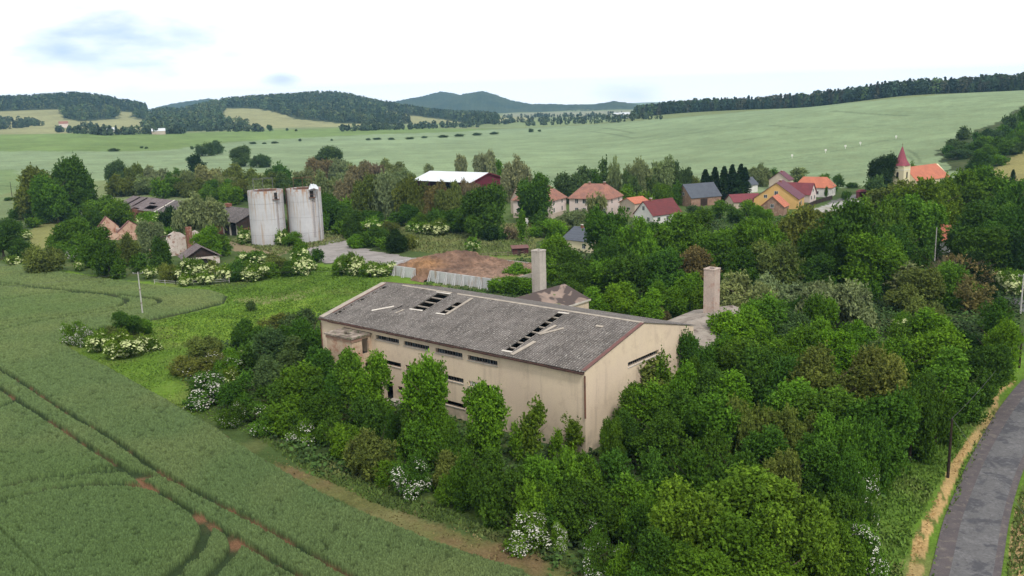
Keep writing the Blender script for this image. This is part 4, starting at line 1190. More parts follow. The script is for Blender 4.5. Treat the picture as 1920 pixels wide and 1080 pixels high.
house(1224, 422, 36, 12.5, 8.2, 3.0, 4.0, 'white house with dark red roof in front of the orange roof', M['w_white'], M['t_red'], 'x', wins=[('y', 3.6, 4.3, .9, 1.2), ('y', 1.4, 1, 1, 1.2), ('y', 5.4, 1, 1, 1.2), ('x', 2, 1, 1.2, 1.2), ('x', 6, 1, 1.2, 1.2), ('x', 9.6, 1, 1.2, 1.2)], chim=[(3.2, 4.1, .7, .7)])
house(1296, 388, 24, 13, 10, 3.2, 4.4, 'pale brick barn with slate grey roof', M['brick_pale'], M['t_grey'], 'x', wins=[('y', 4.2, 3.8, 1, 1)], over=.3, door=('x', 4, 3, 2.6), name='barn', cat='barn')
house(1109, 475, 45, 10.5, 9.8, 2.9, 2.6, 'bungalow with blue-grey roof among the garden trees', M['w_cream'], M['t_grey'], 'y', wins=[('y', 2, 1, 1, 1.2)], chim=(5, 7, .8, .7))
house(1376, 392, 12, 10.5, 7, 2.4, 2.2, 'low house with crimson roof left of the yellow house', M['w_beige'], M['t_crimson'], 'x', wins=[('x', 2, 1, 1, 1)])
house(1496, 392, 62, 11.5, 14.8, 3.4, 5.3, 'large yellow house with wide plum-coloured roof', M['w_yellow'], M['t_purple'], 'x', wins=[('y', 6.8, 4.6, 1.1, 1.3), ('y', 10.4, 3.6, 1, 1), ('x', 1.6, 1, 1, 1.3), ('x', 5.6, 1, 1, 1.3)], chim=(5.5, 7.2, .9, .5), door=('x', 3.6, 1, 2.1))
house(1469, 405, 60, 7, 7.3, 3.0, 3.2, 'small brick house with orange roof before the yellow one', M['brick_pale'], M['t_orange'], 'x', wins=[('y', 3.2, 2.6, 1, 1.1)])
house(1518, 380, 52, 6.5, 10, 3.0, 3.6, 'narrow pink house with crimson roof right of the yellow one', M['w_pink'], M['t_crimson'], 'y', wins=[('x', 2.6, 3.6, 1, 1.1), ('x', 1.1, 1, .9, 1.2), ('x', 4.3, 1, .9, 1.2)])
house(1558, 370, 60, 8.5, 13.5, 3.6, 3.4, 'white house with orange hipped roof at the lane end', M['w_white'], M['t_orange'], 'y', hip=.6, wins=[('x', 1.4, 1.2, 1, 1.3), ('x', 5.4, 1.2, 1, 1.3), ('x', 3.4, 3.4, .8, .9), ('y', 1.5, 1, 1, 1.2), ('y', 4.5, 1, 1, 1.2)])
house(1404, 362, 40, 6, 6, 3.2, 2.6, 'small white gabled house behind the crimson roof', M['w_white'], M['t_grey'], 'x')
house(1478, 356, 55, 6, 8, 4.0, 3.0, 'plum roof peeping up behind the yellow house', M['w_beige'], M['t_purple'], 'x', chim=(3, 4, .8, .5))
house(1800, 418, 30, 8, 12, 4.2, 3.6, 'white house with red roof glimpsed through the right-hand trees', M['w_white'], M['t_crimson'], 'y', wins=[('y', 2, 2, 1, 1.2), ('y', 6, 2, 1, 1.2)])
house(1782, 440, 40, 8, 10, 2.6, 3.4, 'orange-roofed outbuilding hidden among the right-hand trees', M['brick_pale'], M['t_orange'], 'y')
house(1775, 476, 25, 7, 15, 3.0, 3.2, 'long white cottage with orange roof under the right-hand trees', M['w_white'], M['t_orange'], 'y', wins=[('y', 2, 1, 1, 1.1), ('y', 6, 1, 1, 1.1), ('y', 10, 1, 1, 1.1)])
# far hamlet on the left
house(112, 240, 30, 14, 12, 7, 4, 'far pinkish house with faded roof between dark trees', M['w_pink'], M['t_old'], 'x', over=.3)
house(170, 248, 20, 18, 10, 3, 3, 'far low house with orange roof in the left hamlet', M['w_white'], M['t_orange'], 'x', over=.3)
house(198, 247, 20, 14, 10, 3, 3, 'far white shed beside the orange roof in the left hamlet', M['w_white'], M['t_white'], 'x', over=.3)
house(285, 252, 20, 16, 10, 4, 3, 'far house with pale blue roof behind the spruces', M['w_beige'], M['t_white'], 'x', over=.3)
for i, (x, y, s) in enumerate(((1152, 221, 26), (1165, 222, 20), (1178, 221, 16))):
    house(x, y, 5, s * 2.2, 18, 9, 2, ['long white hall farthest left on the far plain', 'middle white hall on the far plain', 'smallest white hall right of the others on the plain'][i], M['w_white'], M['t_white'], 'x', name='warehouse', cat='warehouse', group='white halls on the far plain')

# white-roofed maroon cattle shed
def cattle_shed():
    p = at(884, 374)
    root = empty('cattle_shed', (p[0], p[1], p[2]), math.radians(52), label='long maroon shed with shining pale sheet roof', cat='shed')
    W_, L_, ev, rs = 22.0, 32.0, 7.0, 3.0
    # local x: gable direction (right), y: long direction (left)
    mb = MB().box(0, 0, -.6, W_, .2, ev).box(0, .2, -.6, .2, L_, 2.6).box(W_ - .2, .2, -.6, W_, L_, ev).box(.2, L_ - .2, -.6, W_ - .2, L_, ev)
    mb.box(0, .2, 2.6, .2, 6.0, ev - .4)
    mb.hexa([(0, 0, ev + .002), (W_, 0, ev + .002), (W_ / 2, 0, ev + rs)], [(0, .2, ev + .002), (W_, .2, ev + .002), (W_ / 2, .2, ev + rs)])
    mb.build('wall', M['w_maroon'], root)
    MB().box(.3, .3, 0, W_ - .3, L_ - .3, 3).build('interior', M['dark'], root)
    rf = MB(); o = .7
    for s in (0, 1):
        x0 = -o if s == 0 else W_ + o; ze = ev - o * rs / (W_ / 2)
        lo = [(x0, -o, ze + .03), (x0, L_ + o, ze + .03), (W_ / 2, L_ + o, ev + rs + .03), (W_ / 2, -o, ev + rs + .03)]
        rf.hexa(lo, [(a, b, c + .12) for a, b, c in lo])
    roof = rf.build('roof', M['t_white'], root)
    for x0, x1 in ((-o - .05, W_ / 2), (W_ + o + .05, W_ / 2)):
        z0 = ev - o * rs / (W_ / 2)
        MB().hexa([(x0, -o - .06, z0 - .25), (x1, -o - .06, ev + rs - .25), (x1, -o - .06, ev + rs + .17), (x0, -o - .06, z0 + .17)], [(x0, -o - .005, z0 - .25), (x1, -o - .005, ev + rs - .25), (x1, -o - .005, ev + rs + .17), (x0, -o - .005, z0 + .17)]).build('verge_board', M['w_maroon'], roof)
    for k in range(7):
        MB().box(.02, 1 + k * 4.4, 2.6, .18, 1.25 + k * 4.4, ev - .02).build('post', M['w_maroon'], root)
    MB().box(W_ * .3, -.06, .0, W_ * .7, -.003, 4.3).build('gate', M['w_maroon'], root)
cattle_shed()

# church
def church():
    p = at(1692, 366)
    root = empty('church', (p[0], p[1], p[2]), math.radians(38), label='cream village church with raspberry spire and long orange roof', cat='church')
    w = 4.6; te = 10.6
    MB().box(0, 0, -.5, w, w, te).build('tower', M['w_cream'], root)
    MB().box(-.06, -.06, te - 1.5, w + .06, w + .06, te - 1.35).build('cornice', M['w_white'], root)
    for (sx, a, b) in ((0, 1.9, 2.8), (1, 1.9, 2.8)):
        m = MB(); z0, z1 = te - 4.6, te - 2.6
        arc = [(a, z0), (b, z0), (b, z1)] + [((a + b) / 2 + (b - a) / 2 * math.cos(t), z1 + (b - a) / 2 * math.sin(t)) for t in (math.pi / 4, math.pi / 2, 3 * math.pi / 4)] + [(a, z1)]
        if sx: m.hexa([(q, -.04, z) for q, z in arc], [(q, .05, z) for q, z in arc])
        else: m.hexa([(-.04, q, z) for q, z in arc], [(.05, q, z) for q, z in arc])
        m.build('belfry_window', M['dark'], root)
    sp = MB(); c = w / 2
    prof = [(te + .02, w / 2 * 1.13, 4), (te + .02 + 1.9, w / 2 * .80, 8), (te + 2.7, w / 2 * .66, 8), (te + 6.9, .16, 8)]
    def rg(z, r, sq):
        o = []
        for k in range(16):
            t = 2 * math.pi * (k + .5) / 16; s = 1 / max(abs(math.cos(t)), abs(math.sin(t)))
            f = r * (s if sq == 4 else 1 / max(abs(math.cos(((t + math.pi / 8) % (math.pi / 4)) - math.pi / 8)), .9))
            o.append((c + f * math.cos(t), c + f * math.sin(t), z))
        return o
    rs = [rg(*q) for q in prof]
    for a, b in zip(rs[:-1], rs[1:]):
        for k in range(16): sp.poly([a[k], a[(k + 1) % 16], b[(k + 1) % 16], b[k]])
    sp.poly(rs[0][::-1]); sp.poly(rs[-1])
    s = sp.build('spire', M['t_spire'], root)
    MB().tube([(c, c, te + 6.85), (c, c, te + 8.2)], .06, 6).box(c - .35, c - .04, te + 7.6, c + .35, c + .04, te + 7.7).build('cross', M['rust'], s)
    # nave behind the tower, running to the right
    n = MB(); x0, x1, y0, y1, ev, rr = w + .003, w + 25, -2.4, 7.0, 5.0, 4.6
    n.box(x0, y0, -.5, x1, y1, ev); n.hexa([(x0, y0, ev + .001), (x0, y1, ev + .001), (x0, (y0 + y1) / 2, ev + rr)], [(x1, y0, ev + .001), (x1, y1, ev + .001), (x1, (y0 + y1) / 2, ev + rr)])
    n.build('nave', M['w_cream'], root)
    r = MB(); ym = (y0 + y1) / 2; o = .4; ze = ev - o * rr / (ym - y0)
    for s_ in (0, 1):
        ye = y0 - o if s_ == 0 else y1 + o
        lo = [(x0 + .02, ye, ze + .03), (x1 + o, ye, ze + .03), (x1 + o - 2, ym, ev + rr + .03), (x0 + .02, ym, ev + rr + .03)]
        r.hexa(lo, [(a, b, z + .14) for a, b, z in lo])
    lo = [(x1 + o, y0 - o, ze + .03), (x1 + o, y1 + o, ze + .03), (x1 + o - 2, ym, ev + rr + .03)]
    r.hexa(lo, [(a, b, z + .14) for a, b, z in lo])
    r.build('nave_roof', M['t_orange'], root)
church()

# long dark barn behind the left silo: same bearing as the hall
def long_barn():
    q = ray(443.5, 416); t = (4.6 - HCAM) / q[2]; p = np.array([q[0] * t, q[1] * t, 0]);
    YB = math.radians(46.5); BB = np.array([-math.sin(YB), math.cos(YB), 0])
    root = empty('long_barn', p, YB, label='long barn with dark corrugated roof running behind the left silo', cat='barn')
    L_, W_, ev, rs = 55.0, 15.0, 4.4, 3.2
    mb = MB().box(0, 9, -.5, .4, L_, ev).box(.4, 0, -.5, W_, .4, 2.4).box(W_ - .4, .4, -.5, W_, L_, ev).box(.4, L_ - .4, -.5, W_, L_, ev)
    mb.build('wall', M['brick'], root)
    g = MB().hexa([(0, 0, ev), (W_, 0, ev), (W_ / 2, 0, ev + rs)], [(0, .3, ev), (W_, .3, ev), (W_ / 2, .3, ev + rs)]); g.box(0, 0, 2.4, W_, .3, ev - .002)
    g.build('gable_boards', M['planks_dark'], root)
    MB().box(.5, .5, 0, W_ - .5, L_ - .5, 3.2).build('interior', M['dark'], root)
    for k in range(3): MB().box(.1, .4 + k * 4.2, -.3, .5, .8 + k * 4.2, ev).build('post', M['whiteboard'], root)
    def slab(u0, u1, v0, v1, hl, mat, nm='roof', par=root, d0=0.0, side=0):
        sl = math.hypot(W_ / 2, rs); cs, sn = W_ / 2 / sl, rs / sl
        def P(u, v, d): return ((u * cs - sn * d) if side == 0 else (W_ - u * cs + sn * d), v, ev + .05 + u * sn + cs * d)
        us = sorted(set([u0, u1] + [x for h in hl for x in h[:2]])); vs = sorted(set([v0, v1] + [x for h in hl for x in h[2:]]))
        return MB().sheet(us, vs, lambda u, v: any(h[0] < u < h[1] and h[2] < v < h[3] for h in hl), lambda u, v, d: P(u, v, d0 + .1 - d), .1).build(nm, mat, par)
    sl = math.hypot(W_ / 2, rs)
    rf = slab(-.5, sl, -.4, L_, [(.2, .9, 5, 9)], M['roof_dark'])
    slab(-.5, sl, -.4, L_, [], M['roof_dark'], par=rf, nm='rear_slope', side=1)
    slab(-.5, sl + .1, L_ - .5, L_ + .2, [], M['whiteboard'], 'verge_board', rf, .12)
    MB().box(W_ / 2 - 1, 16, ev + rs, W_ / 2 + .4, 18.6, ev + rs + 1.1).build('ridge_vent', M['brick'], rf)
    MB().box(W_ / 2 - .6, 0.5, ev + rs, W_ / 2 + .6, 3.2, ev + rs + .5).build('ridge_vent', M['whiteboard'], rf)
    # second, older brick barn in line with it
    p2 = p + BB * (L_ + .5)
    r2 = empty('brick_barn', p2, YB, label='ruined brick barn with gaping grey roof beyond the willow', cat='barn')
    L2 = 33.0
    mb = MB(); us = [0, 3, 5, 8, 10, 13, 15, 20, 22, 28, 30, L2]; vs = [-.5, 1.6, 3.0, ev]
    mb.sheet(us, vs, lambda u, v: 1.6 < v < 3.0 and (3 < u < 5 or 8 < u < 10 or 13 < u < 15 or 20 < u < 22 or 28 < u < 30), lambda u, v, d: (d, u, v), .4)
    mb.box(.4, 0, -.5, W_, .4, ev).box(.4, L2 - .4, -.5, W_, L2, ev).box(W_ - .4, .4, -.5, W_, L2 - .4, ev)
    mb.hexa([(0, 0, ev + .001), (W_, 0, ev + .001), (W_ / 2, 0, ev + rs)], [(0, .4, ev + .001), (W_, .4, ev + .001), (W_ / 2, .4, ev + rs)])
    mb.hexa([(0, L2 - .4, ev + .001), (W_, L2 - .4, ev + .001), (W_ / 2, L2 - .4, ev + rs)], [(0, L2, ev + .001), (W_, L2, ev + .001), (W_ / 2, L2, ev + rs)])
    mb.build('wall', M['brick'], r2)
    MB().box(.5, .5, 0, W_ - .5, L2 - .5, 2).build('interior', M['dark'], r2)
    hl = [(.8, 3.4, 3, 10), (4.2, 5.2, 8, 12.5), (1.0, sl - .3, 19.3, 21.0), (2.0, sl - .3, 25.4, 27.2), (-.5, .8, 13, 18)]
    rf2 = slab(-.5, sl, 0, L2, hl, M['roof_plum'], par=r2)
    slab(-.5, sl, 0, L2, [], M['roof_plum'], par=rf2, nm='rear_slope', side=1)
    for k in range(8): MB().box(.3, .4 + 4.7 * k, ev - .25, W_ - .3, .6 + 4.7 * k, ev - .05).build('tie_beam', M['wood'], rf2)
long_barn()

# ruins on the left
def gable_ruin():
    p = at(262, 452); ya = math.radians(70)
    root = empty('roofless_house', p, ya, label='roofless peach-plastered house, three bare gables still standing', cat='ruin')
    # gables stand across the house one behind another; x = gable direction, y = leftwards
    for k, (yy, w, e, ap, xo) in enumerate(((0, 11.5, 1.8, 5.0, 0), (9.5, 10.5, 2.2, 5.1, 1.5), (19.5, 9.5, 2.4, 6.2, 3))):
        MB().hexa([(xo, yy, -.5), (xo + w, yy, -.5), (xo + w, yy, e), (xo + w * .5, yy, ap), (xo, yy, e)], [(xo, yy + .45, -.5), (xo + w, yy + .45, -.5), (xo + w, yy + .45, e), (xo + w * .5, yy + .45, ap), (xo, yy + .45, e)]).build('gable_wall', M['w_peach'], root)
        for s in (0, 1):
            a = (xo - .1, e) if s == 0 else (xo + w + .1, e); b = (xo + w * .5, ap)
            MB().hexa([(a[0], yy - .08, a[1] + .01), (b[0], yy - .08, b[1] + .01), (b[0], yy - .08, b[1] + .22), (a[0], yy - .08, a[1] + .22)], [(a[0], yy + .53, a[1] + .01), (b[0], yy + .53, b[1] + .01), (b[0], yy + .53, b[1] + .22), (a[0], yy + .53, a[1] + .22)]).build('coping', M['redcap'], root)
    for y0, y1, z in ((.46, 9.49, 2.0), (9.96, 19.49, 1.7)):
        MB().box(1.6, y0, -.5, 2.0, y1, z).build('side_wall', M['w_peach'], root)
        MB().box(11.0, y0, -.5, 11.4, y1, z + .4).build('side_wall', M['w_ruin'], root)
    q = at(262, 455)
gable_ruin()
def white_ruin():
    p = at(356, 478)
    root = empty('ruined_farmhouse', p, math.radians(40), label='collapsed white-plastered ruin with a red brick chimney breast', cat='ruin')
    def slab(pts, th, y, mat, nm):
        MB().hexa([(a, y, b) for a, b in pts], [(a, y + th, b) for a, b in pts]).build(nm, mat, root)
    slab([(-4.5, 0), (1.5, 0), (1.5, 4.6), (.2, 5.6), (-1.6, 6.1), (-3.4, 5.2), (-4.5, 3.2)], .4, 6, M['w_ruin'], 'broken_wall')
    slab([(1.6, 0), (7, 0), (7, 2.6), (5.6, 4.8), (3.8, 6.0), (1.6, 5.2)], .4, 4.4, M['w_ruin'], 'broken_wall')
    MB().box(1.0, 3.2, 0, 2.4, 4.3, 7.2).build('chimney_breast', M['brick'], root)
    slab([(-5, 0), (-2, 0), (-2.2, 1.6), (-3.4, 2.4), (-5, 1.4)], .4, 2, M['w_ruin'], 'broken_wall')
    MB().tube([(-6, 5.4, 5.0), (0, 6.6, 5.3)], .16, 6).build('fallen_beam', M['planks_dark'], root)
    p = at(347, 500)
    r2 = empty('arched_shed', p, math.radians(28), label='open-fronted shed with dark pitched roof and white arched wall', cat='shed')
    W_, L_, ev, rs = 8.6, 7.0, 2.0, 2.6
    mb = MB(); n = 10
    arc = [(1.3 + (W_ - 2.6) * (0.5 - 0.5 * math.cos(math.pi * k / n)), 0.2 + 1.35 * math.sin(math.pi * k / n)) for k in range(n + 1)]
    for a, b in zip(arc[:-1], arc[1:]):
        mb.hexa([(a[0], 0, a[1]), (b[0], 0, b[1]), (b[0], 0, ev), (a[0], 0, ev)], [(a[0], .35, a[1]), (b[0], .35, b[1]), (b[0], .35, ev), (a[0], .35, ev)])
    mb.box(0, 0, -.4, 1.3, .35, ev); mb.box(W_ - 1.3, 0, -.4, W_, .35, ev); mb.box(0, .36, -.4, .35, L_, ev); mb.box(W_ - .35, .36, -.4, W_, L_, ev)
    mb.build('arched_wall', M['w_ruin'], r2)
    MB().hexa([(0, .05, ev + .01), (W_, .05, ev + .01), (W_ / 2, .05, ev + rs)], [(0, .2, ev + .01), (W_, .2, ev + .01), (W_ / 2, .2, ev + rs)]).build('gable_boards', M['planks_dark'], r2)
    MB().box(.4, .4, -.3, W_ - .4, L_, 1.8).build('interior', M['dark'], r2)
    rf = MB(); o = .6
    for s in (0, 1):
        x0 = -o if s == 0 else W_ + o; ze = ev - o * rs / (W_ / 2)
        lo = [(x0, -o, ze + .05), (x0, L_ + o, ze + .05), (W_ / 2, L_ + o, ev + rs + .05), (W_ / 2, -o, ev + rs + .05)]
        rf.hexa(lo, [(a, b, c + .1) for a, b, c in lo])
    rf.build('roof', M['roof_plum'], r2)
    p = at(282, 492)
    r3 = empty('wall_remnant', p, math.radians(60), label='ragged pink brick wall remnant left of the arched shed', cat='ruin')
    MB().hexa([(0, 0, -.3), (4, 0, -.3), (4.2, 0, 2.6), (2.8, 0, 3.6), (1.6, 0, 2.4), (.4, 0, 3.4)], [(0, .4, -.3), (4, .4, -.3), (4.2, .4, 2.6), (2.8, .4, 3.6), (1.6, .4, 2.4), (.4, .4, 3.4)]).build('wall', M['w_peach'], r3)
    p = at(108, 478)
    r4 = empty('wall_remnant', p, math.radians(20), label='small red brick stub between the left bushes', cat='ruin')
    MB().hexa([(0, 0, -.3), (2.6, 0, -.3), (2.6, 0, 1.6), (1.2, 0, 2.4), (0, 0, 1.2)], [(0, .5, -.3), (2.6, .5, -.3), (2.6, .5, 1.6), (1.2, .5, 2.4), (0, .5, 1.2)]).build('wall', M['brick_pale'], r4)
    p = at(778, 434)
    r5 = empty('wall_remnant', p, math.radians(12), label='low sandy wall remnant among elder bushes past the yard', cat='ruin')
    MB().hexa([(0, 0, -.3), (9, 0, -.3), (9, 0, 3.2), (5, 0, 2.4), (0, 0, 1.9)], [(0, .5, -.3), (9, .5, -.3), (9, .5, 3.2), (5, .5, 2.4), (0, .5, 1.9)]).box(0, .51, -.3, .5, 5, 1.6).build('wall', M['w_cream'], r5)
white_ruin()
def shed():
    p = at(962, 479); r = empty('field_shed', p, math.radians(8), label='tiny dark red plank shed on the lawn behind the dung yard', cat='shed')
    MB().box(0, 0, -.2, 4.0, 2.6, 1.7).build('wall', M['shed_red'], r)
    MB().hexa([(-.25, -.3, 1.72), (4.25, -.3, 1.72), (4.25, 2.9, 2.1), (-.25, 2.9, 2.1)], [(-.25, -.3, 1.82), (4.25, -.3, 1.82), (4.25, 2.9, 2.2), (-.25, 2.9, 2.2)]).build('roof', M['redcap'], r)
    MB().box(1.2, -.04, 0, 2.2, -.003, 1.6).build('door', M['planks_dark'], r)
shed()
def bus_stop():
    p = at(1611, 372); r = empty('bus_shelter', p, math.radians(20), label='small dark red bus shelter beside the village lane', cat='bus shelter')
    MB().box(0, 1.6, 0, 3.6, 1.7, 2.3).box(0, 0, 0, .1, 1.6, 2.3).box(3.5, 0, 0, 3.6, 1.6, 2.3).build('wall', M['t_crimson'], r)
    MB().hexa([(-.2, -.3, 2.32), (3.8, -.3, 2.32), (3.8, 1.9, 2.32), (-.2, 1.9, 2.32)], [(.4, .5, 3.1), (3.2, .5, 3.1), (3.2, 1.1, 3.1), (.4, 1.1, 3.1)]).build('roof', M['t_crimson'], r)
bus_stop()

# ---------------------------------------------------------------- fences, poles, wires, signs
def fence(pts, h, label, mat, rail=True, step=3.0, slab=False):
    P = [at(*q) for q in pts]; r = empty('fence', P[0], 0, label=label, cat='fence')
    o = P[0]; panel = MB(); posts = []
    for a, b in zip(P[:-1], P[1:]):
        a = a - o; b = b - o; L = np.linalg.norm(b[:2] - a[:2]); n = max(1, int(L / step))
        for k in range(n + 1): posts.append(a + (b - a) * k / n)
        d = (b - a) / L; w = np.array([-d[1], d[0], 0]) * .03
        for z0, z1 in (((.1, h),) if slab else ((h * .45, h * .45 + .07), (h - .12, h - .05))):
            q = [a + w, b + w, b - w, a - w]
            panel.hexa([(p[0], p[1], p[2] + z0) for p in q], [(p[0], p[1], p[2] + z1) for p in q])
    panel.build('rail' if not slab else 'panel', mat, r)
    for p in posts[:60]:
        MB().box(p[0] - .06, p[1] - .06, p[2] - .2, p[0] + .06, p[1] + .06, p[2] + h + .1).build('post', mat, r)
fence([(1510, 392), (1530, 383), (1560, 374)], 1.5, 'dark plank fence along the lane by the pink house', M['planks_dark'], slab=True)
fence([(880, 486), (930, 481), (975, 480), (1000, 474)], 1.1, 'thin wire fence round the small lawn', M['wood'])
fence([(1575, 392), (1600, 385), (1632, 377)], 0.9, 'low pale garden wall by the village lane', M['w_white'], slab=True)
fence([(290, 532), (330, 535), (395, 533), (430, 530)], 1.0, 'sparse old post fence below the elders', M['pole'])

def pole(px, py, h, label, mat, arms=1, name='power_pole', yaw=0, brace=False):
    p = at(px, py); r = empty(name, p, yaw, label=label, cat='power pole')
    MB().tube([(0, 0, -.3), (0, 0, h * .5), (0, 0, h)], [.15, .13, .095], 10).build('post', mat, r)
    for k in range(arms):
        z = h - .25 - k * .7
        a = MB().box(-.95, -.05, z, .95, .05, z + .1).build('crossarm', M['metal'], r)
        for x in (-.85, 0, .85):
            MB().tube([(x, 0, z + .1), (x, 0, z + .22), (x, 0, z + .34)], [.03, .07, .04], 6).build('insulator', M['w_white'], a)
    if brace:
        for z in (h * .3, h * .6): MB().box(-.17, -.17, z, .17, .17, z + .12).build('band', M['rust'], r)
    return p + np.array([0, 0, h])
tL = pole(268, 593, 8.6, 'pale concrete power pole standing at the wheat edge', M['pole'], 1, yaw=.3, brace=True)
tR = pole(1777, 896, 6.3, 'dark tarred wooden pole by the straw verge of the lane', M['darkpole'], 0)
tA = pole(762, 420, 5.6, 'slim pale pole beside the sandy wall remnant', M['pole'], 0)
tB = pole(856, 433, 5.6, 'slim pale pole left of the big round oak', M['pole'], 0)
tC = pole(1326, 460, 7.6, 'pale pole rising between the village trees', M['pole'], 0)
tD = pole(1752, 492, 8, 'pale pole half hidden above the brown shrub', M['pole'], 0)
tE = pole(1913, 590, 7.0, 'pale pole beside the white-flowering elder on the lane bend', M['pole'], 1)
tF = pole(23, 370, 7.5, 'thin dark pole at the far left field edge', M['darkpole'], 0)
tG = pole(1911, 690, 5.2, 'brown wooden pole above the lane on the right edge', M['darkpole'], 0)
def wire(a, b, sag, label, r=.012, n=14):
    a = np.array(a, float); b = np.array(b, float)
    pts = [a + (b - a) * k / n - np.array([0, 0, sag * 4 * (k / n) * (1 - k / n)]) for k in range(n + 1)]
    o = MB().tube(pts, r, 5).build('power_line', M['wire']); tag(o, label, 'power line')
offL = np.array([-150, 150, 8.5]); offR = np.array([30, 152, 11.0])
wire(tL + [0.8, 0, .1], offL, 1.4, 'thin wire running left from the wheat-edge pole')
wire(tL + [0.8, 0, .1], np.array([70, 175, 9.0]), 2.0, 'thin wire running right from the wheat-edge pole')
wire(tR, tG, .8, 'grey cable from the tarred pole up to the brown pole')
wire(tR, tR + np.array([-2.6, -33, -4.5]), .8, 'grey cable dropping from the tarred pole towards the viewer')
wire(tA, tB, .5, 'slack wire between the two slim poles')
def sign(px, py, h, w, hh, label):
    p = at(px, py); r = empty('road_sign', p, math.radians(10), label=label, cat='sign')
    MB().tube([(0, 0, -.2), (0, 0, h)], .05, 8).build('post', M['metal'], r)
    MB().box(-w / 2, -.08, h - hh, w / 2, -.055, h).build('panel', M['w_white'], r)
    MB().box(-w / 4, -.08, h - hh * 1.75, w / 4, -.055, h - hh * 1.05).build('panel', M['w_white'], r)
sign(1877, 548, 3.4, 1.3, .8, 'small white sign before the elder on the lane bend')
sign(988, 424, 2.6, 1.0, 1.4, 'white roadside board below the big oak')

for i, (mx, my) in enumerate(((1485, 297), (1548, 287), (1585, 279), (1613, 273), (1680, 261))):
    p = at(mx, my); r = empty('marker_post', p, 0, label=['white marker in the big field, %s from left along the faint track' % w for w in ('first', 'second', 'third', 'fourth', 'fifth')][i], cat='marker', group='white markers in the big field')
    MB().tube([(0, 0, 0), (0, 0, 2.0)], .12, 6).build('post', M['w_white'], r)
    MB().box(-.5, -.08, 1.2, .5, .08, 2.2).build('panel', M['w_white'], r)
# ================================================================= plants
def leaf_mat(name, tw=0.18, hue=0.0):
    """leaf colour = object colour x each leaf clump's own tone"""
    t = NT(name); oi = t.n('ShaderNodeObjectInfo'); a = t.n('ShaderNodeAttribute'); a.attribute_name = 'tone'
    c = t.mix(1.0, oi.outputs['Color'], t.ramp(a.outputs['Fac'], 0, 1, 0.38, 1.75), 'MULTIPLY')
    c = t.mix(t.math('MULTIPLY', t.ramp(a.outputs['Fac'], .5, 1, 0, 1), 0.35), c, t.mix(1.0, oi.outputs['Color'], (2.2, 1.75, 1.0), 'MULTIPLY'))
    t.base(c); t.p.inputs['Roughness'].default_value = 0.6; t.p.inputs['Specular IOR Level'].default_value = 0.04
    tr = t.n('ShaderNodeBsdfTranslucent'); t.l(t.mix(1.0, c, (1.1, 1.25, .6), 'MULTIPLY'), tr.inputs['Color'])
    m = t.n('ShaderNodeMixShader'); m.inputs[0].default_value = tw
    t.l(t.p.outputs[0], m.inputs[1]); t.l(tr.outputs[0], m.inputs[2]); t.l(m.outputs[0], t.out.inputs[0])
    return t.m
M['leaf'] = leaf_mat('leaves')
_b = NT('blossom'); _b.p.inputs['Base Color'].default_value = (0.56, 0.62, 0.29, 1); M['blossom'] = _b.m
_b = NT('white_blossom'); _b.p.inputs['Base Color'].default_value = (0.58, 0.58, 0.50, 1); M['blossom_w'] = _b.m

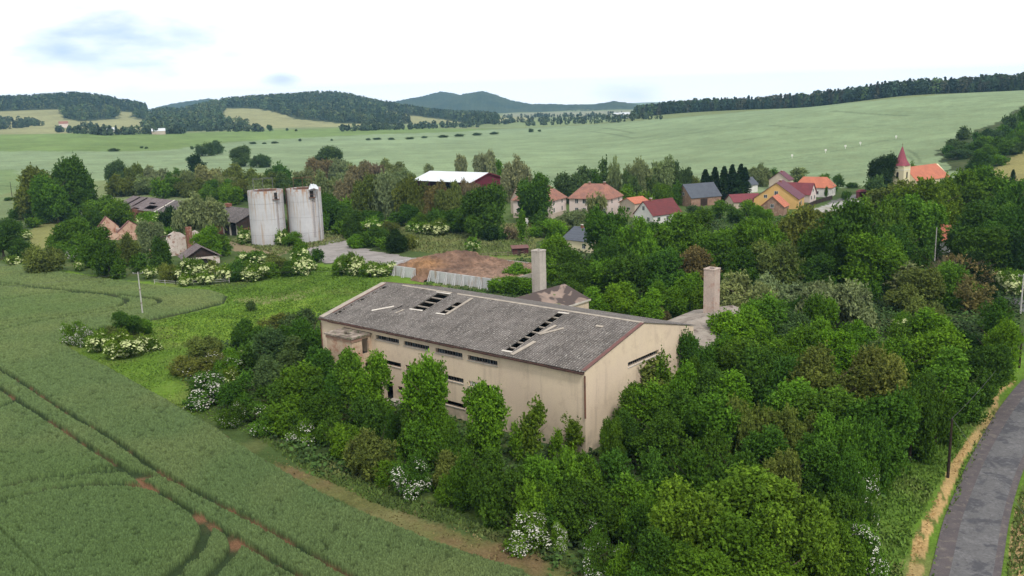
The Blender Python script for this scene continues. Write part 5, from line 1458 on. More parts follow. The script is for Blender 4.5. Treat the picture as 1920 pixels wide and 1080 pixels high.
def rand_dirs(g, n, up=0.0):
    d = g.normal(size=(n, 3)); d[:, 2] += up; return d / np.linalg.norm(d, axis=1)[:, None]
def quads(g, P, Nn, size, aspect=1.5, droop=None):
    """leaf-clump cards centred on P facing Nn"""
    n = len(P)
    r = rand_dirs(g, n) if droop is None else np.tile(np.array([0, 0, -1.0]), (n, 1)) + g.normal(size=(n, 3)) * droop
    T = np.cross(Nn, r); T /= np.linalg.norm(T, axis=1)[:, None] + 1e-9
    B = np.cross(Nn, T)
    if droop is not None: B, T = -B, T
    s = (size * g.uniform(.6, 1.35, n))[:, None]
    a = T * s * .5; b = B * s * .5 * aspect
    V = np.stack([P - b * 1.0, P + a * .9 + b * .1, P + b, P - a * .9 + b * .1], 1).reshape(-1, 3)
    Q = np.arange(4 * n).reshape(n, 4)
    return V, Q
def crown(seed, W, Hh, z0, nl, nleaf, leaf, shape='round', lobe=.2, droop=None, aspect=1.5, gap=0.0):
    """crown of W metres across from height z0 to Hh made of leafy lobes"""
    g = np.random.default_rng(seed)
    cz = (z0 + Hh) / 2; hz = (Hh - z0) / 2
    # main limbs carry their own heads of foliage, so the outline is uneven and gaps open between them
    nb = {'round': 9, 'column': 12, 'dome': 11, 'open': 10}.get(shape, 9)
    bd = rand_dirs(g, nb, .15); bd[:, 2] = np.linspace(-.75, .95, nb)[g.permutation(nb)] if shape in ('column', 'round') else bd[:, 2]
    bd /= np.linalg.norm(bd, axis=1)[:, None]
    br = g.uniform(.40, .80, nb); B0 = bd * br[:, None]
    own = g.integers(0, nb, nl); sp = g.uniform(.17, .34, nb)
    d = rand_dirs(g, nl, .1)
    C = B0[own] + d * (sp[own] * g.uniform(.5, 1.1, nl))[:, None]
    core = g.random(nl) < .16
    C[core] = rand_dirs(g, int(core.sum())) * g.uniform(0, .4, int(core.sum()))[:, None]
    if shape == 'cone': C[:, :2] *= (1.0 - .62 * np.clip((C[:, 2:3] + .3), 0, 1.2))
    if shape == 'column': C[:, :2] *= (1 - .35 * np.abs(C[:, 2:3]))
    if shape == 'dome':
        C[:, 2] = np.where(C[:, 2] < -.25, C[:, 2] * .6, C[:, 2]); C[:, :2] *= 1.12
    if shape == 'open': C *= g.uniform(.75, 1.15, nl)[:, None]
    C = C * np.array([W / 2, W / 2, hz]) + np.array([0, 0, cz])
    R = lobe * W * g.uniform(.6, 1.25, nl)
    tone = np.clip(g.random(nl) * .6 + g.random(nb)[own] * .4, 0, 1)
    # leaves sit on short twigs that point out and up from the foliage heads
    per = 9; nt = max(40, nleaf // per); nleaf = nt * per
    w = R ** 2; kt = g.choice(nl, nt, p=w / w.sum())
    dd = rand_dirs(g, nt, .40)
    st = np.array([1, 1, 1.1 if droop is None else 1.5])
    Bt = C[kt] + dd * (R[kt] * g.uniform(.25, 1.0, nt) ** .6)[:, None] * st
    td = dd + g.normal(size=(nt, 3)) * .45 + np.array([0, 0, .35 if droop is None else -.9]); td /= np.linalg.norm(td, axis=1)[:, None]
    tl_ = leaf * g.uniform(2.0, 4.6, nt)
    k = np.repeat(np.arange(nt), per); t = g.random(nleaf)
    P = Bt[k] + td[k] * (tl_[k] * t)[:, None] + g.normal(size=(nleaf, 3)) * (leaf * .55 * (1.15 - t))[:, None]
    P[:, 2] = np.maximum(P[:, 2], z0 * .5 + .05 + g.random(nleaf) * .2)
    Nn = np.cross(td[k], rand_dirs(g, nleaf)) + np.array([0, 0, .45]) + dd[k] * .35; Nn /= np.linalg.norm(Nn, axis=1)[:, None]
    V, Q = quads(g, P, Nn, leaf, aspect, droop)
    tn = np.clip(.38 * tone[kt][k] + .40 * g.random(nt)[k] + .22 * g.random(nleaf), 0, 1)
    # fit the nominal size
    sx = (W / 2) / np.percentile(np.hypot(V[:, 0], V[:, 1]), 98.5); zt = np.percentile(V[:, 2], 99.6); zb = np.percentile(V[:, 2], 1.5); sz = (Hh - z0) / (zt - zb)
    for A in (V, C):
        A[:, :2] *= sx; A[:, 2] = np.maximum(z0 + (A[:, 2] - zb) * sz, .03)
    R = R * min(sx, sz)
    return V, Q, np.repeat(tn, 4), C, R
def flowers(g, C, R, W, Hh, n, size, z0, flat=True):
    """flat blossom heads sitting on the outside of the lobes"""
    wf = R ** 2 * (g.random(len(C)) ** 1.8 + .04); k = g.choice(len(C), n * 2, p=wf / wf.sum()); d = rand_dirs(g, n * 2, .55)
    P = C[k] + d * R[k][:, None] * 1.06
    c = np.array([0, 0, (z0 + Hh) / 2])
    o = (P - c) / np.array([W / 2, W / 2, (Hh - z0) / 2]); s = np.linalg.norm(o, axis=1)
    idx = np.argsort(-s)[:n]; P, d = P[idx], d[idx]
    Nn = d * .6 + np.array([0, 0, .8]); Nn /= np.linalg.norm(Nn, axis=1)[:, None]
    V = []; Q = []
    T = np.cross(Nn, rand_dirs(g, n)); T /= np.linalg.norm(T, axis=1)[:, None]; B = np.cross(Nn, T)
    s = (size * g.uniform(.5, 1.3, n))[:, None]
    hexv = [P + (T * math.cos(t) + B * math.sin(t)) * s * (.5 + .12 * (j % 2)) for j, t in enumerate(np.linspace(0, 2 * math.pi, 7)[:6])]
    V = np.concatenate([np.stack(hexv, 1), (P + Nn * s * .16)[:, None, :]], 1).reshape(-1, 3)
    b = np.arange(n)[:, None] * 7
    Q = np.concatenate([np.concatenate([b + j, b + (j + 1) % 6, b + 6], 1) for j in range(6)], 0)
    return V, Q
def trunk_mesh(seed, Hh, z0, r, W, limbs=6, multi=1, top=.75):
    g = random.Random(seed); mb = MB()
    for m in range(multi):
        ox, oy = (0, 0) if multi == 1 else (g.uniform(-.5, .5), g.uniform(-.5, .5))
        tx, ty = ox + g.uniform(-.06, .06) * W * (1 if multi == 1 else 3), oy + g.uniform(-.06, .06) * W * (1 if multi == 1 else 3)
        pts = [(ox + (tx - ox) * t + g.uniform(-.02, .02) * W * t, oy + (ty - oy) * t, -.3 + (Hh * top + .3) * t) for t in (0, .12, .35, .6, .8, 1)]
        rr = r / (multi ** .5); mb.tube(pts, [rr * 1.35, rr, rr * .8, rr * .55, rr * .35, rr * .12], 7)
        for k in range(limbs):
            t = g.uniform(.3, .85); a = g.uniform(0, 6.28); p = np.array(pts[2]) * (1 - t) + np.array(pts[-1]) * t
            ln = W * g.uniform(.28, .46); e = p + np.array([math.cos(a) * ln, math.sin(a) * ln, ln * g.uniform(.35, .9)])
            mid = (p + e) / 2 + np.array([0, 0, -.06 * ln]); mb.tube([p, mid, e], [rr * .42, rr * .25, rr * .06], 5)
    me = bpy.data.meshes.new('trunk'); me.from_pydata(mb.v, [], mb.f); me.update(); me.materials.append(M['bark'])
    return me
PROTO = {}
# kind: nominal width, height, crown bottom, lobes, leaves, leaf size, shape, lobe radius, trunk radius, options
SPEC = {
 'broad':  (9.0, 11.0, .7, 90, 52000, .21, 'round', .125, .26, {}),
 'ash':    (7.0, 10.0, .5, 95, 46000, .18, 'column', .115, .18, {}),
 'oak':    (12., 14.0, 1.6, 95, 48000, .29, 'open', .105, .4, {}),
 'willow': (9.0, 9.5, .6, 80, 40000, .20, 'dome', .13, .28, dict(droop=.45, aspect=2.6)),
 'shrub':  (4.6, 3.6, .05, 60, 20000, .13, 'dome', .14, .07, {}),
 'bush':   (5.0, 4.6, .1, 70, 24000, .145, 'round', .13, .09, {}),
 'elder':  (4.4, 3.8, .1, 55, 16000, .14, 'dome', .15, .08, dict(fl=('e', 900, .31))),
 'thorn':  (4.6, 3.6, .1, 55, 18000, .12, 'dome', .14, .08, dict(fl=('w', 1500, .115))),
 'thornlight': (4.8, 3.8, .1, 60, 19000, .12, 'dome', .14, .08, dict(fl=('w', 420, .11))),
 'sapling': (3.0, 6.2, .9, 38, 4200, .17, 'column', .12, .06, {}),
 'poplar': (3.2, 9.0, .8, 50, 14000, .18, 'column', .15, .12, {}),
 'spruce': (6.5, 13., .4, 90, 12000, .34, 'spruce', .1, .16, {}),
 'dead':   (6.0, 5.0, .2, 40, 3000, .16, 'dome', .15, .10, dict(twigs=900)),
}
LOW = {}
def spruce_crown(g, W, Hh, z0, n, leaf):
    k = n; t = g.random(k) ** .75; z = z0 + (Hh - z0) * t
    tier = np.floor(z / .8); ph = g.random(400)[tier.astype(int)] * 6.28
    a = g.integers(0, 9, k) * (2 * math.pi / 9) + ph + g.normal(size=k) * .17
    Rm = (W / 2) * (1 - t) ** .62 * (.78 + .35 * g.random(400)[(tier * 9 % 397 + np.floor(a * 1.4)).astype(int) % 400]) + .08
    r = Rm * g.random(k) ** .55
    P = np.stack([r * np.cos(a), r * np.sin(a), z - r * .28], 1)
    Nn = np.stack([.35 * np.cos(a), .35 * np.sin(a), np.ones(k)], 1) + g.normal(size=(k, 3)) * .3; Nn /= np.linalg.norm(Nn, axis=1)[:, None]
    V, Q = quads(g, P, Nn, leaf, 1.6)
    return V, Q, np.repeat(g.random(k) * .8, 4)
def proto(kind, var, low):
    key = (kind, var, low)
    if key in PROTO: return PROTO[key]
    W, Hh, z0, nl, n, leaf, shape, lobe, tr, opt = SPEC[kind]
    seed = abs(hash((kind, 'x'))) % 1000 if False else sum(map(ord, kind)) * 7 + var * 101
    g = np.random.default_rng(seed)
    if low: n = n // 7; leaf *= 2.2
    if shape == 'spruce': V, Q, tn = spruce_crown(g, W, Hh, z0, n, leaf); C = R = None
    else: V, Q, tn, C, R = crown(seed, W, Hh, z0, nl, n, leaf, shape, lobe, opt.get('droop'), opt.get('aspect', 1.5))
    cr = np_mesh('crown', V, Q, [M['leaf']], False, None, {'tone': tn})
    tk = trunk_mesh(seed, Hh, z0, tr, W, 2 if low else 7, 4 if kind in ('shrub', 'bush', 'elder', 'thorn', 'thornlight', 'dead') else 1, .93 if kind == 'spruce' else .75)
    fl = None
    if 'fl' in opt:
        typ, nf, sz = opt['fl']
        if low: nf = nf // 2; sz *= 1.5
        V, Q = flowers(g, C, R, W, Hh, nf, sz, z0)
        fl = np_mesh('blossom', V, Q, [M['blossom'] if typ == 'e' else M['blossom_w']])
    if 'twigs' in opt:
        mb = MB(); r_ = random.Random(seed)
        for k in range(opt['twigs'] // (3 if low else 1)):
            a = r_.uniform(0, 6.28); e = r_.uniform(.3, 1.5); ln = W * .5 * r_.uniform(.6, 1.0)
            s = np.array([math.cos(a) * .25 * ln, math.sin(a) * .25 * ln, .3 + ln * .2]); d = np.array([math.cos(a) * math.cos(e), math.sin(a) * math.cos(e), math.sin(e) * 1.35]) * ln
            mb.tube([s, s + d * .5 + np.array([r_.uniform(-.1, .1)] * 3), s + d], [.03, .02, .008], 3)
        me = bpy.data.meshes.new('twigs'); me.from_pydata(mb.v, [], mb.f); me.materials.append(M['twig']); fl = me
    PROTO[key] = (cr, tk, fl, W, Hh)
    return PROTO[key]
M['twig'] = rough_mat('dry_twigs', (0.24, 0.17, 0.12), (0.18, 0.13, 0.10), 2, bump=0)
NAMES = dict(broad=('broadleaf_tree', 'tree'), ash=('ash_tree', 'tree'), oak=('oak_tree', 'tree'), willow=('willow_tree', 'tree'), shrub=('shrub', 'shrub'), bush=('bush', 'bush'),
             elder=('elder_shrub', 'flowering shrub'), thorn=('hawthorn_shrub', 'flowering shrub'), thornlight=('hawthorn_shrub', 'flowering shrub'), sapling=('sapling', 'young tree'),
             poplar=('poplar_tree', 'tree'), spruce=('spruce_tree', 'conifer'), dead=('dry_shrub', 'dry shrub'))
WORD = dict(broad='broadleaf tree', ash='feathery ash', oak='open-crowned tree', willow='willow', shrub='shrub', bush='bush', elder='blossoming elder', thorn='white-blossomed hawthorn',
            thornlight='sparsely blossoming hawthorn', sapling='thin sapling', poplar='slim upright tree', spruce='dark spruce', dead='dry brown bush')
TINT = {  # leaf base colours
 'g': ('mid green', (0.0848, 0.1749, 0.0159)), 'd': ('dark green', (0.0549, 0.122, 0.0146)), 'b': ('bright green', (0.108, 0.222, 0.016)), 'y': ('yellow-green', (0.098, 0.172, 0.015)),
 's': ('silvery green', (0.18, 0.225, 0.095)), 'o': ('olive', (0.1239, 0.1575, 0.0347)), 'w': ('pale grey-green', (0.215, 0.245, 0.115)), 'r': ('reddish brown', (0.205, 0.165, 0.095)),
 'k': ('blackish green', (0.022, 0.05, 0.011)), 'n': ('bluish green', (0.07, 0.122, 0.036)), 't': ('tawny', (0.165, 0.145, 0.055)), 'p': ('grey-brown', (0.21, 0.185, 0.11)),
}
ORD = ['first', 'second', 'third', 'fourth', 'fifth', 'sixth', 'seventh', 'eighth', 'ninth', 'tenth', 'eleventh', 'twelfth', 'thirteenth', 'fourteenth', 'fifteenth', 'sixteenth', 'seventeenth', 'eighteenth', 'nineteenth', 'twentieth',
       'twenty-first', 'twenty-second', 'twenty-third', 'twenty-fourth', 'twenty-fifth', 'twenty-sixth', 'twenty-seventh', 'twenty-eighth', 'twenty-ninth', 'thirtieth', 'thirty-first', 'thirty-second', 'thirty-third', 'thirty-fourth', 'thirty-fifth', 'thirty-sixth', 'thirty-seventh', 'thirty-eighth', 'thirty-ninth', 'fortieth']
prng = random.Random(77)
NPL = 0
PLACED = []
def plant(kind, cx, top, wpx, hb, tint, label, group=None):
    """cx, top, wpx: crown centre, top and width in the photo; hb > 45: photo row of the foot, else height in metres"""
    global NPL
    if hb > 45:
        p = at(cx, hb); D = depth(p); h = max(.8, (hb - top) * D / F)
        for _ in range(4):
            q = project(p[0], p[1], p[2] + h); h *= (hb - top) / max(1, hb - q[1])
    else:
        h = hb; p = at(cx, top, h * .98)
    D = depth(p); w = wpx * D / F
    var = NPL % (3 if kind in ('broad', 'ash', 'shrub', 'bush', 'willow', 'oak') else 2)
    low = (wpx < 42 and D > 170)
    cr, tk, fl, W, H0 = proto(kind, var, low)
    nm, cat = NAMES[kind]
    rz = prng.uniform(0, 6.283)
    root = empty(nm, p, rz, label=label, cat=cat, group=group)
    s = (w / W, w / W * prng.uniform(.92, 1.08), h / H0)
    root.scale = s
    base = TINT[tint][1]; j = prng.uniform(.88, 1.14)
    o = link('crown', cr, root)
    o.color = (base[0] * j * prng.uniform(.92, 1.1), base[1] * j, base[2] * j * prng.uniform(.85, 1.15), 1)
    link('trunk', tk, root)
    if fl is not None: link('blossom' if kind != 'dead' else 'twigs', fl, root)
    NPL += 1
    PLACED.append((cx, top, kind))
    return root
def row(phrase, group, items):
    """plants of one row, labelled by look and by their count from the left of the photo"""
    its = sorted(items, key=lambda t: t[1])
    for i, t in enumerate(its):
        lab = '%s %s, %s from left %s' % (TINT[t[5]][0], WORD[t[0]], ORD[i], phrase)
        plant(*t[:6], lab, group)

# ---- thicket between the wheat and the hall (upper edge)
row('among bushes between meadow and hall', 'bushes between meadow and hall', [
 ('bush', 378, 632, 75, 668, 'o'), ('shrub', 345, 668, 60, 700, 'o'), ('thornlight', 388, 664, 95, 705, 'o'), ('elder', 443, 655, 52, 690, 'b'), ('thornlight', 432, 668, 60, 705, 'g'),
 ('bush', 470, 600, 70, 655, 'd'), ('bush', 520, 590, 85, 640, 'o'), ('bush', 560, 584, 80, 640, 'n'), ('shrub', 480, 640, 80, 690, 'd'), ('ash', 512, 622, 70, 700, 'n')])
row('along the wheat edge by the hall', 'plants along the wheat edge', [
 ('thorn', 385, 700, 92, 757, 'd'), ('elder', 425, 690, 50, 735, 'y'), ('bush', 465, 700, 95, 775, 'd'), ('thornlight', 438, 755, 55, 800, 'd'), ('thornlight', 505, 762, 90, 808, 'g'),
 ('thorn', 577, 782, 72, 828, 'g'), ('bush', 645, 797, 74, 856, 'y'), ('bush', 700, 808, 100, 890, 'o'), ('thorn', 773, 853, 88, 925, 'd'), ('bush', 835, 846, 66, 920, 'o'),
 ('bush', 880, 855, 84, 950, 'd'), ('bush', 935, 850, 110, 978, 'd'), ('bush', 1000, 905, 95, 1002, 'g'), ('shrub', 850, 895, 60, 948, 'g'), ('shrub', 725, 865, 60, 908, 'g'), ('thorn', 985, 958, 92, 1026, 'g'), ('thorn', 1045, 980, 46, 1032, 'b')])
row('in the stand left of the stair tower', 'stand left of the stair tower', [
 ('ash', 505, 672, 80, 770, 'n'), ('ash', 545, 640, 80, 730, 'n'), ('broad', 590, 598, 85, 690, 'd'), ('ash', 560, 690, 95, 790, 'g'), ('ash', 610, 655, 70, 760, 'd'),
 ('bush', 520, 720, 90, 790, 'd'), ('ash', 600, 720, 90, 820, 'd'), ('bush', 560, 745, 100, 812, 'g'), ('bush', 625, 770, 70, 830, 'd'), ('broad', 580, 640, 60, 720, 'k'), ('bush', 545, 610, 60, 665, 'd')])
row('close against the long wall of the hall', 'trees against the long wall', [
 ('ash', 660, 660, 85, 800, 'g'), ('ash', 693, 668, 85, 810, 'b'), ('ash', 640, 700, 60, 810, 'd'), ('bush', 690, 745, 85, 830, 'd'), ('sapling', 783, 676, 42, 800, 'o'),
 ('ash', 806, 682, 95, 865, 'b'), ('ash', 785, 740, 75, 868, 'd'), ('bush', 800, 790, 100, 880, 'g'), ('ash', 920, 721, 92, 868, 'b'), ('sapling', 973, 792, 34, 866, 'b'),
 ('sapling', 1004, 744, 56, 866, 'y'), ('sapling', 1044, 806, 34, 862, 'b'), ('sapling', 1075, 778, 46, 858, 'y'), ('bush', 850, 820, 70, 890, 'd'), ('ash', 838, 770, 50, 880, 'g'), ('bush', 740, 770, 40, 840, 'd')])
row('in the thicket below the hall corner', 'thicket below the hall corner', [
 ('bush', 1010, 858, 120, 965, 'g'), ('bush', 1075, 846, 110, 960, 'g'), ('bush', 1140, 850, 110, 960, 'd'), ('ash', 1150, 786, 46, 880, 'g'), ('bush', 1050, 900, 100, 985, 'd'),
 ('bush', 1110, 905, 120, 1010, 'd'), ('bush', 1180, 892, 120, 1000, 'g'), ('bush', 1235, 850, 110, 960, 'd'), ('thorn', 1130, 1015, 84, 1092, 'd'), ('thornlight', 1120, 975, 60, 1040, 'g'),
 ('bush', 1215, 950, 100, 1060, 'd'), ('bush', 1175, 1030, 80, 1110, 'g'), ('bush', 960, 880, 90, 975, 'd'), ('bush', 1030, 945, 80, 1010, 'd')])
# ---- big wood right of the hall
row('in front of the gable wall', 'trees before the gable wall', [
 ('sapling', 1226, 678, 84, 8.0, 'o'), ('ash', 1185, 728, 70, 7.0, 'g'), ('ash', 1222, 730, 90, 7.2, 'g'), ('broad', 1305, 628, 80, 9.0, 'd'), ('ash', 1272, 690, 80, 8.5, 'g'), ('ash', 1180, 770, 60, 6.0, 'd'),
 ('sapling', 1250, 668, 60, 8.5, 'g'), ('ash', 1330, 690, 90, 8.0, 'd'), ('ash', 1245, 780, 110, 6.5, 'd'), ('ash', 1290, 745, 90, 7.0, 'd'), ('broad', 1305, 680, 60, 7.5, 'd')])
row('in the upper wood band behind the gable', 'wood between hall and lane', [
 ('ash', 1375, 590, 85, 8.0, 'b'), ('broad', 1408, 575, 100, 8.5, 'b'), ('ash', 1435, 565, 90, 9.0, 'g'), ('willow', 1400, 522, 140, 8.5, 's'), ('willow', 1460, 520, 100, 7.5, 's'), ('willow', 1575, 531, 140, 8.5, 's'),
 ('broad', 1535, 560, 90, 8, 'g'), ('ash', 1540, 600, 70, 6.0, 'b'), ('bush', 1610, 610, 100, 5.5, 'g'), ('broad', 1480, 585, 100, 7.5, 'n'), ('ash', 1600, 608, 60, 6.0, 'b'),
 ('ash', 1760, 585, 90, 7.0, 'b'), ('bush', 1700, 600, 80, 5.5, 'g'), ('bush', 1650, 640, 110, 5, 'n'), ('broad', 1868, 603, 84, 8.0, 'b'), ('bush', 1810, 620, 80, 6, 'k'), ('bush', 1880, 565, 70, 5.5, 'd'),
 ('elder', 1690, 590, 60, 4.0, 'g'), ('bush', 1500, 560, 60, 5, 'd'), ('bush', 1730, 560, 80, 5, 'o')])
row('in the middle wood band beside the gable', 'wood between hall and lane', [
 ('broad', 1340, 640, 100, 8.0, 'g'), ('ash', 1390, 640, 110, 8.5, 'g'), ('broad', 1500, 625, 120, 8.5, 'g'), ('ash', 1560, 625, 90, 8.0, 'b'), ('broad', 1560, 668, 130, 9.5, 'o'), ('broad', 1640, 664, 140, 9.5, 'o'), ('broad', 1500, 680, 130, 8.0, 'd'),
 ('broad', 1740, 625, 150, 8.5, 'b'), ('broad', 1690, 650, 120, 8.0, 'g'), ('ash', 1765, 665, 120, 8.0, 'g'), ('elder', 1405, 672, 100, 6.0, 'd'), ('broad', 1440, 660, 110, 8.0, 'd'),
 ('broad', 1800, 640, 80, 7, 'd'), ('ash', 1640, 690, 120, 8.0, 'o'), ('elder', 1790, 665, 70, 6.0, 'g'), ('broad', 1715, 730, 100, 8.0, 'd'), ('broad', 1762, 712, 80, 7.5, 'd'), ('broad', 1850, 650, 90, 7.5, 'd'), ('bush', 1800, 700, 90, 6.0, 'd'), ('bush', 1850, 680, 60, 4.0, 'g')])
row('in the lower wood band towards the lane', 'wood between hall and lane', [
 ('ash', 1365, 698, 105, 8.0, 'b'), ('ash', 1330, 745, 120, 8.0, 'g'), ('willow', 1400, 760, 120, 7.5, 'o'), ('ash', 1480, 722, 110, 7.5, 'b'), ('ash', 1550, 735, 130, 8.0, 'g'), ('broad', 1640, 745, 150, 8.5, 'd'),
 ('willow', 1500, 770, 110, 7.5, 'o'), ('broad', 1580, 790, 120, 7.5, 'g'), ('ash', 1440, 800, 110, 7.0, 'd'), ('broad', 1632, 795, 95, 7.0, 'd'), ('bush', 1320, 820, 110, 6.5, 'd'), ('willow', 1460, 850, 110, 6.5, 'o'),
 ('ash', 1540, 830, 110, 7.0, 'd'), ('broad', 1580, 852, 90, 6.5, 'd'), ('thornlight', 1602, 872, 80, 5.0, 'd'), ('bush', 1380, 850, 110, 6.0, 'd'), ('bush', 1290, 850, 110, 6.5, 'd'), ('elder', 1700, 745, 50, 5, 'd'), ('bush', 1700, 790, 46, 4.0, 'd')])
row('in the nearest trees by the lower edge', 'nearest trees at the lower edge', [
 ('broad', 1300, 930, 190, 7.5, 'y'), ('ash', 1385, 890, 170, 8.0, 'y'), ('ash', 1450, 900, 160, 8.0, 'y'), ('broad', 1500, 945, 180, 7.5, 'y'), ('broad', 1400, 975, 200, 7.0, 'g'), ('broad', 1240, 990, 130, 6.0, 'd'),
 ('bush', 1570, 930, 110, 5.5, 'd'), ('thornlight', 1622, 925, 60, 4.5, 'd'), ('thorn', 1618, 985, 88, 4.3, 'g'), ('broad', 1300, 1030, 180, 5.5, 'g'), ('broad', 1470, 1030, 190, 5.5, 'g'), ('bush', 1570, 990, 100, 5.0, 'g'), ('dead', 1535, 1040, 80, 3.0, 'p'),
 ('thornlight', 1632, 868, 50, 4.0, 'g'), ('bush', 1220, 1050, 120, 4.5, 'd')])
# ---- behind the hall, between the chimneys
row('in the young row behind the hall roof', 'young trees behind the hall roof', [
 ('ash', 1120, 545, 60, 6.0, 'b'), ('ash', 1157, 534, 66, 7.0, 'b'), ('ash', 1212, 548, 66, 6.5, 'b'), ('ash', 1265, 527, 56, 7.0, 'b'), ('ash', 1295, 516, 56, 8.0, 'b'), ('ash', 1320, 540, 50, 6.0, 'g'), ('bush', 1180, 535, 60, 5.0, 'd'), ('ash', 1235, 530, 50, 6.0, 'g'),
 ('bush', 975, 495, 60, 4.0, 'b'), ('bush', 940, 520, 60, 3.0, 'b'), ('bush', 975, 520, 60, 3.5, 'g'), ('bush', 1075, 530, 60, 5, 'd'), ('bush', 1240, 580, 40, 3, 't'), ('shrub', 960, 505, 40, 3.0, 'g')])
row('in the tall row beyond the chimneys', 'tall trees beyond the chimneys', [
 ('broad', 1045, 448, 90, 9.5, 'b'), ('broad', 1090, 470, 90, 9.0, 'd'), ('oak', 1150, 395, 110, 14, 'd'), ('oak', 1203, 414, 86, 13, 'b'), ('oak', 1272, 405, 110, 13, 'g'), ('broad', 1310, 400, 90, 12, 'g'), ('broad', 1230, 425, 90, 11, 'd'),
 ('broad', 1375, 420, 110, 12, 'b'), ('broad', 1340, 440, 90, 10, 'g'), ('broad', 1140, 450, 70, 9, 'd'), ('oak', 1440, 420, 110, 13, 'g'), ('oak', 1500, 395, 130, 15, 'o'), ('oak', 1590, 385, 150, 17, 'd'), ('broad', 1655, 375, 110, 15, 'g'),
 ('broad', 1545, 430, 110, 12, 'd'), ('broad', 1620, 440, 130, 12, 'b'), ('broad', 1460, 460, 110, 10, 'o'), ('broad', 1400, 470, 100, 9, 'd'), ('broad', 1520, 485, 100, 8, 'd'), ('broad', 1170, 480, 100, 9, 'd'), ('broad', 1250, 475, 110, 9, 'd'),
 ('broad', 1310, 470, 90, 8.5, 't'), ('bush', 1440, 500, 70, 5, 't'), ('broad', 1080, 500, 80, 7, 'd'), ('broad', 1130, 490, 80, 7.5, 'g'), ('broad', 1660, 440, 90, 11, 'b')])
row('in the wood below the church', 'wood below the church', [
 ('oak', 1745, 342, 130, 16, 'y'), ('oak', 1800, 325, 130, 16, 'y'), ('oak', 1855, 320, 120, 16, 'g'), ('oak', 1690, 345, 110, 14, 'o'), ('oak', 1900, 345, 110, 15, 'd'), ('oak', 1720, 375, 110, 14, 'g'), ('broad', 1850, 385, 120, 13, 'd'), ('broad', 1905, 400, 110, 13, 'd'),
 ('broad', 1700, 430, 90, 11, 'd'), ('broad', 1840, 430, 110, 11, 'd'), ('broad', 1890, 440, 110, 10, 'k'), ('bush', 1690, 497, 120, 6.0, 's'), ('broad', 1725, 505, 95, 7.5, 'o'), ('broad', 1790, 500, 100, 7.5, 'g'), ('dead', 1800, 478, 120, 8.0, 't'), ('bush', 1820, 520, 90, 6, 't'), ('bush', 1740, 510, 90, 6.5, 'g'),
 ('elder', 1880, 490, 60, 5.0, 'g'), ('elder', 1905, 505, 60, 5.0, 'g'), ('broad', 1840, 480, 90, 8, 'k'), ('broad', 1640, 455, 90, 11, 'g'), ('broad', 1730, 455, 40, 9, 'd'), ('oak', 1775, 345, 90, 14, 'y')])
row('around the village houses', 'trees round the village houses', [
 ('oak', 1006, 330, 76, 418, 'd'), ('willow', 1118, 362, 40, 412, 's'), ('broad', 1175, 348, 40, 395, 'b'), ('bush', 1205, 360, 40, 395, 'y'), ('broad', 1245, 345, 44, 392, 'g'), ('shrub', 1215, 362, 30, 395, 'b'),
 ('willow', 1075, 395, 70, 425, 's'), ('willow', 1100, 400, 60, 430, 's'), ('broad', 1305, 385, 60, 430, 'n'), ('broad', 1350, 375, 40, 410, 'g'), ('broad', 1380, 385, 40, 420, 'd'), ('broad', 1425, 385, 50, 425, 'b'), ('broad', 1400, 375, 36, 405, 'b'),
 ('broad', 1330, 348, 32, 378, 'b'), ('broad', 1650, 292, 60, 365, 'k'), ('willow', 1640, 330, 40, 372, 'n'), ('broad', 1712, 304, 20, 345, 'g'), ('poplar', 1549, 350, 8, 371, 'd'), ('bush', 1585, 358, 22, 374, 'd'), ('poplar', 980, 393, 22, 455, 'g'),
 ('bush', 1030, 412, 70, 445, 'b'), ('bush', 958, 424, 34, 450, 'p'), ('bush', 1010, 400, 40, 425, 'd'), ('bush', 1050, 415, 40, 440, 'o'), ('broad', 1540, 410, 60, 450, 's'), ('bush', 1480, 400, 40, 425, 'b'), ('willow', 1540, 395, 80, 440, 'o'),
 ('bush', 1560, 345, 26, 360, 'd'), ('bush', 1410, 440, 40, 460, 'g')])
row('in the tree belt behind the village houses', 'tree belt behind the village', [
 ('willow', 865, 290, 26, 335, 'w'), ('willow', 912, 285, 46, 345, 'w'), ('willow', 965, 297, 60, 380, 'w'), ('broad', 935, 300, 30, 340, 'b'), ('bush', 803, 307, 20, 325, 's'), ('willow', 1080, 316, 76, 380, 'n'), ('broad', 1110, 318, 40, 375, 'd'), ('poplar', 1132, 296, 32, 370, 'n'),
 ('willow', 1152, 298, 36, 375, 's'), ('willow', 1195, 302, 56, 378, 's'), ('willow', 1240, 298, 60, 372, 's'), ('willow', 1275, 306, 46, 370, 'n'), ('willow', 1185, 325, 44, 385, 'n'), ('bush', 1300, 330, 30, 355, 'o'), ('spruce', 1322, 318, 34, 372, 'k'), ('spruce', 1340, 314, 34, 374, 'k'),
 ('spruce', 1357, 312, 34, 376, 'k'), ('spruce', 1372, 309, 34, 376, 'k'), ('spruce', 1388, 308, 34, 376, 'k'), ('spruce', 1396, 314, 34, 376, 'k'), ('willow', 1425, 310, 46, 350, 's'), ('broad', 1445, 316, 30, 346, 'g'), ('broad', 1498, 315, 40, 342, 's'), ('bush', 1545, 326, 24, 342, 'g'), ('broad', 1575, 327, 26, 350, 'd'), ('bush', 1600, 342, 30, 352, 'd'), ('spruce', 1330, 330, 34, 378, 'k'), ('spruce', 1380, 325, 34, 380, 'k'),
 ('broad', 1060, 325, 40, 370, 'n'), ('broad', 1215, 330, 40, 378, 'n'), ('broad', 1265, 340, 30, 385, 'g')])
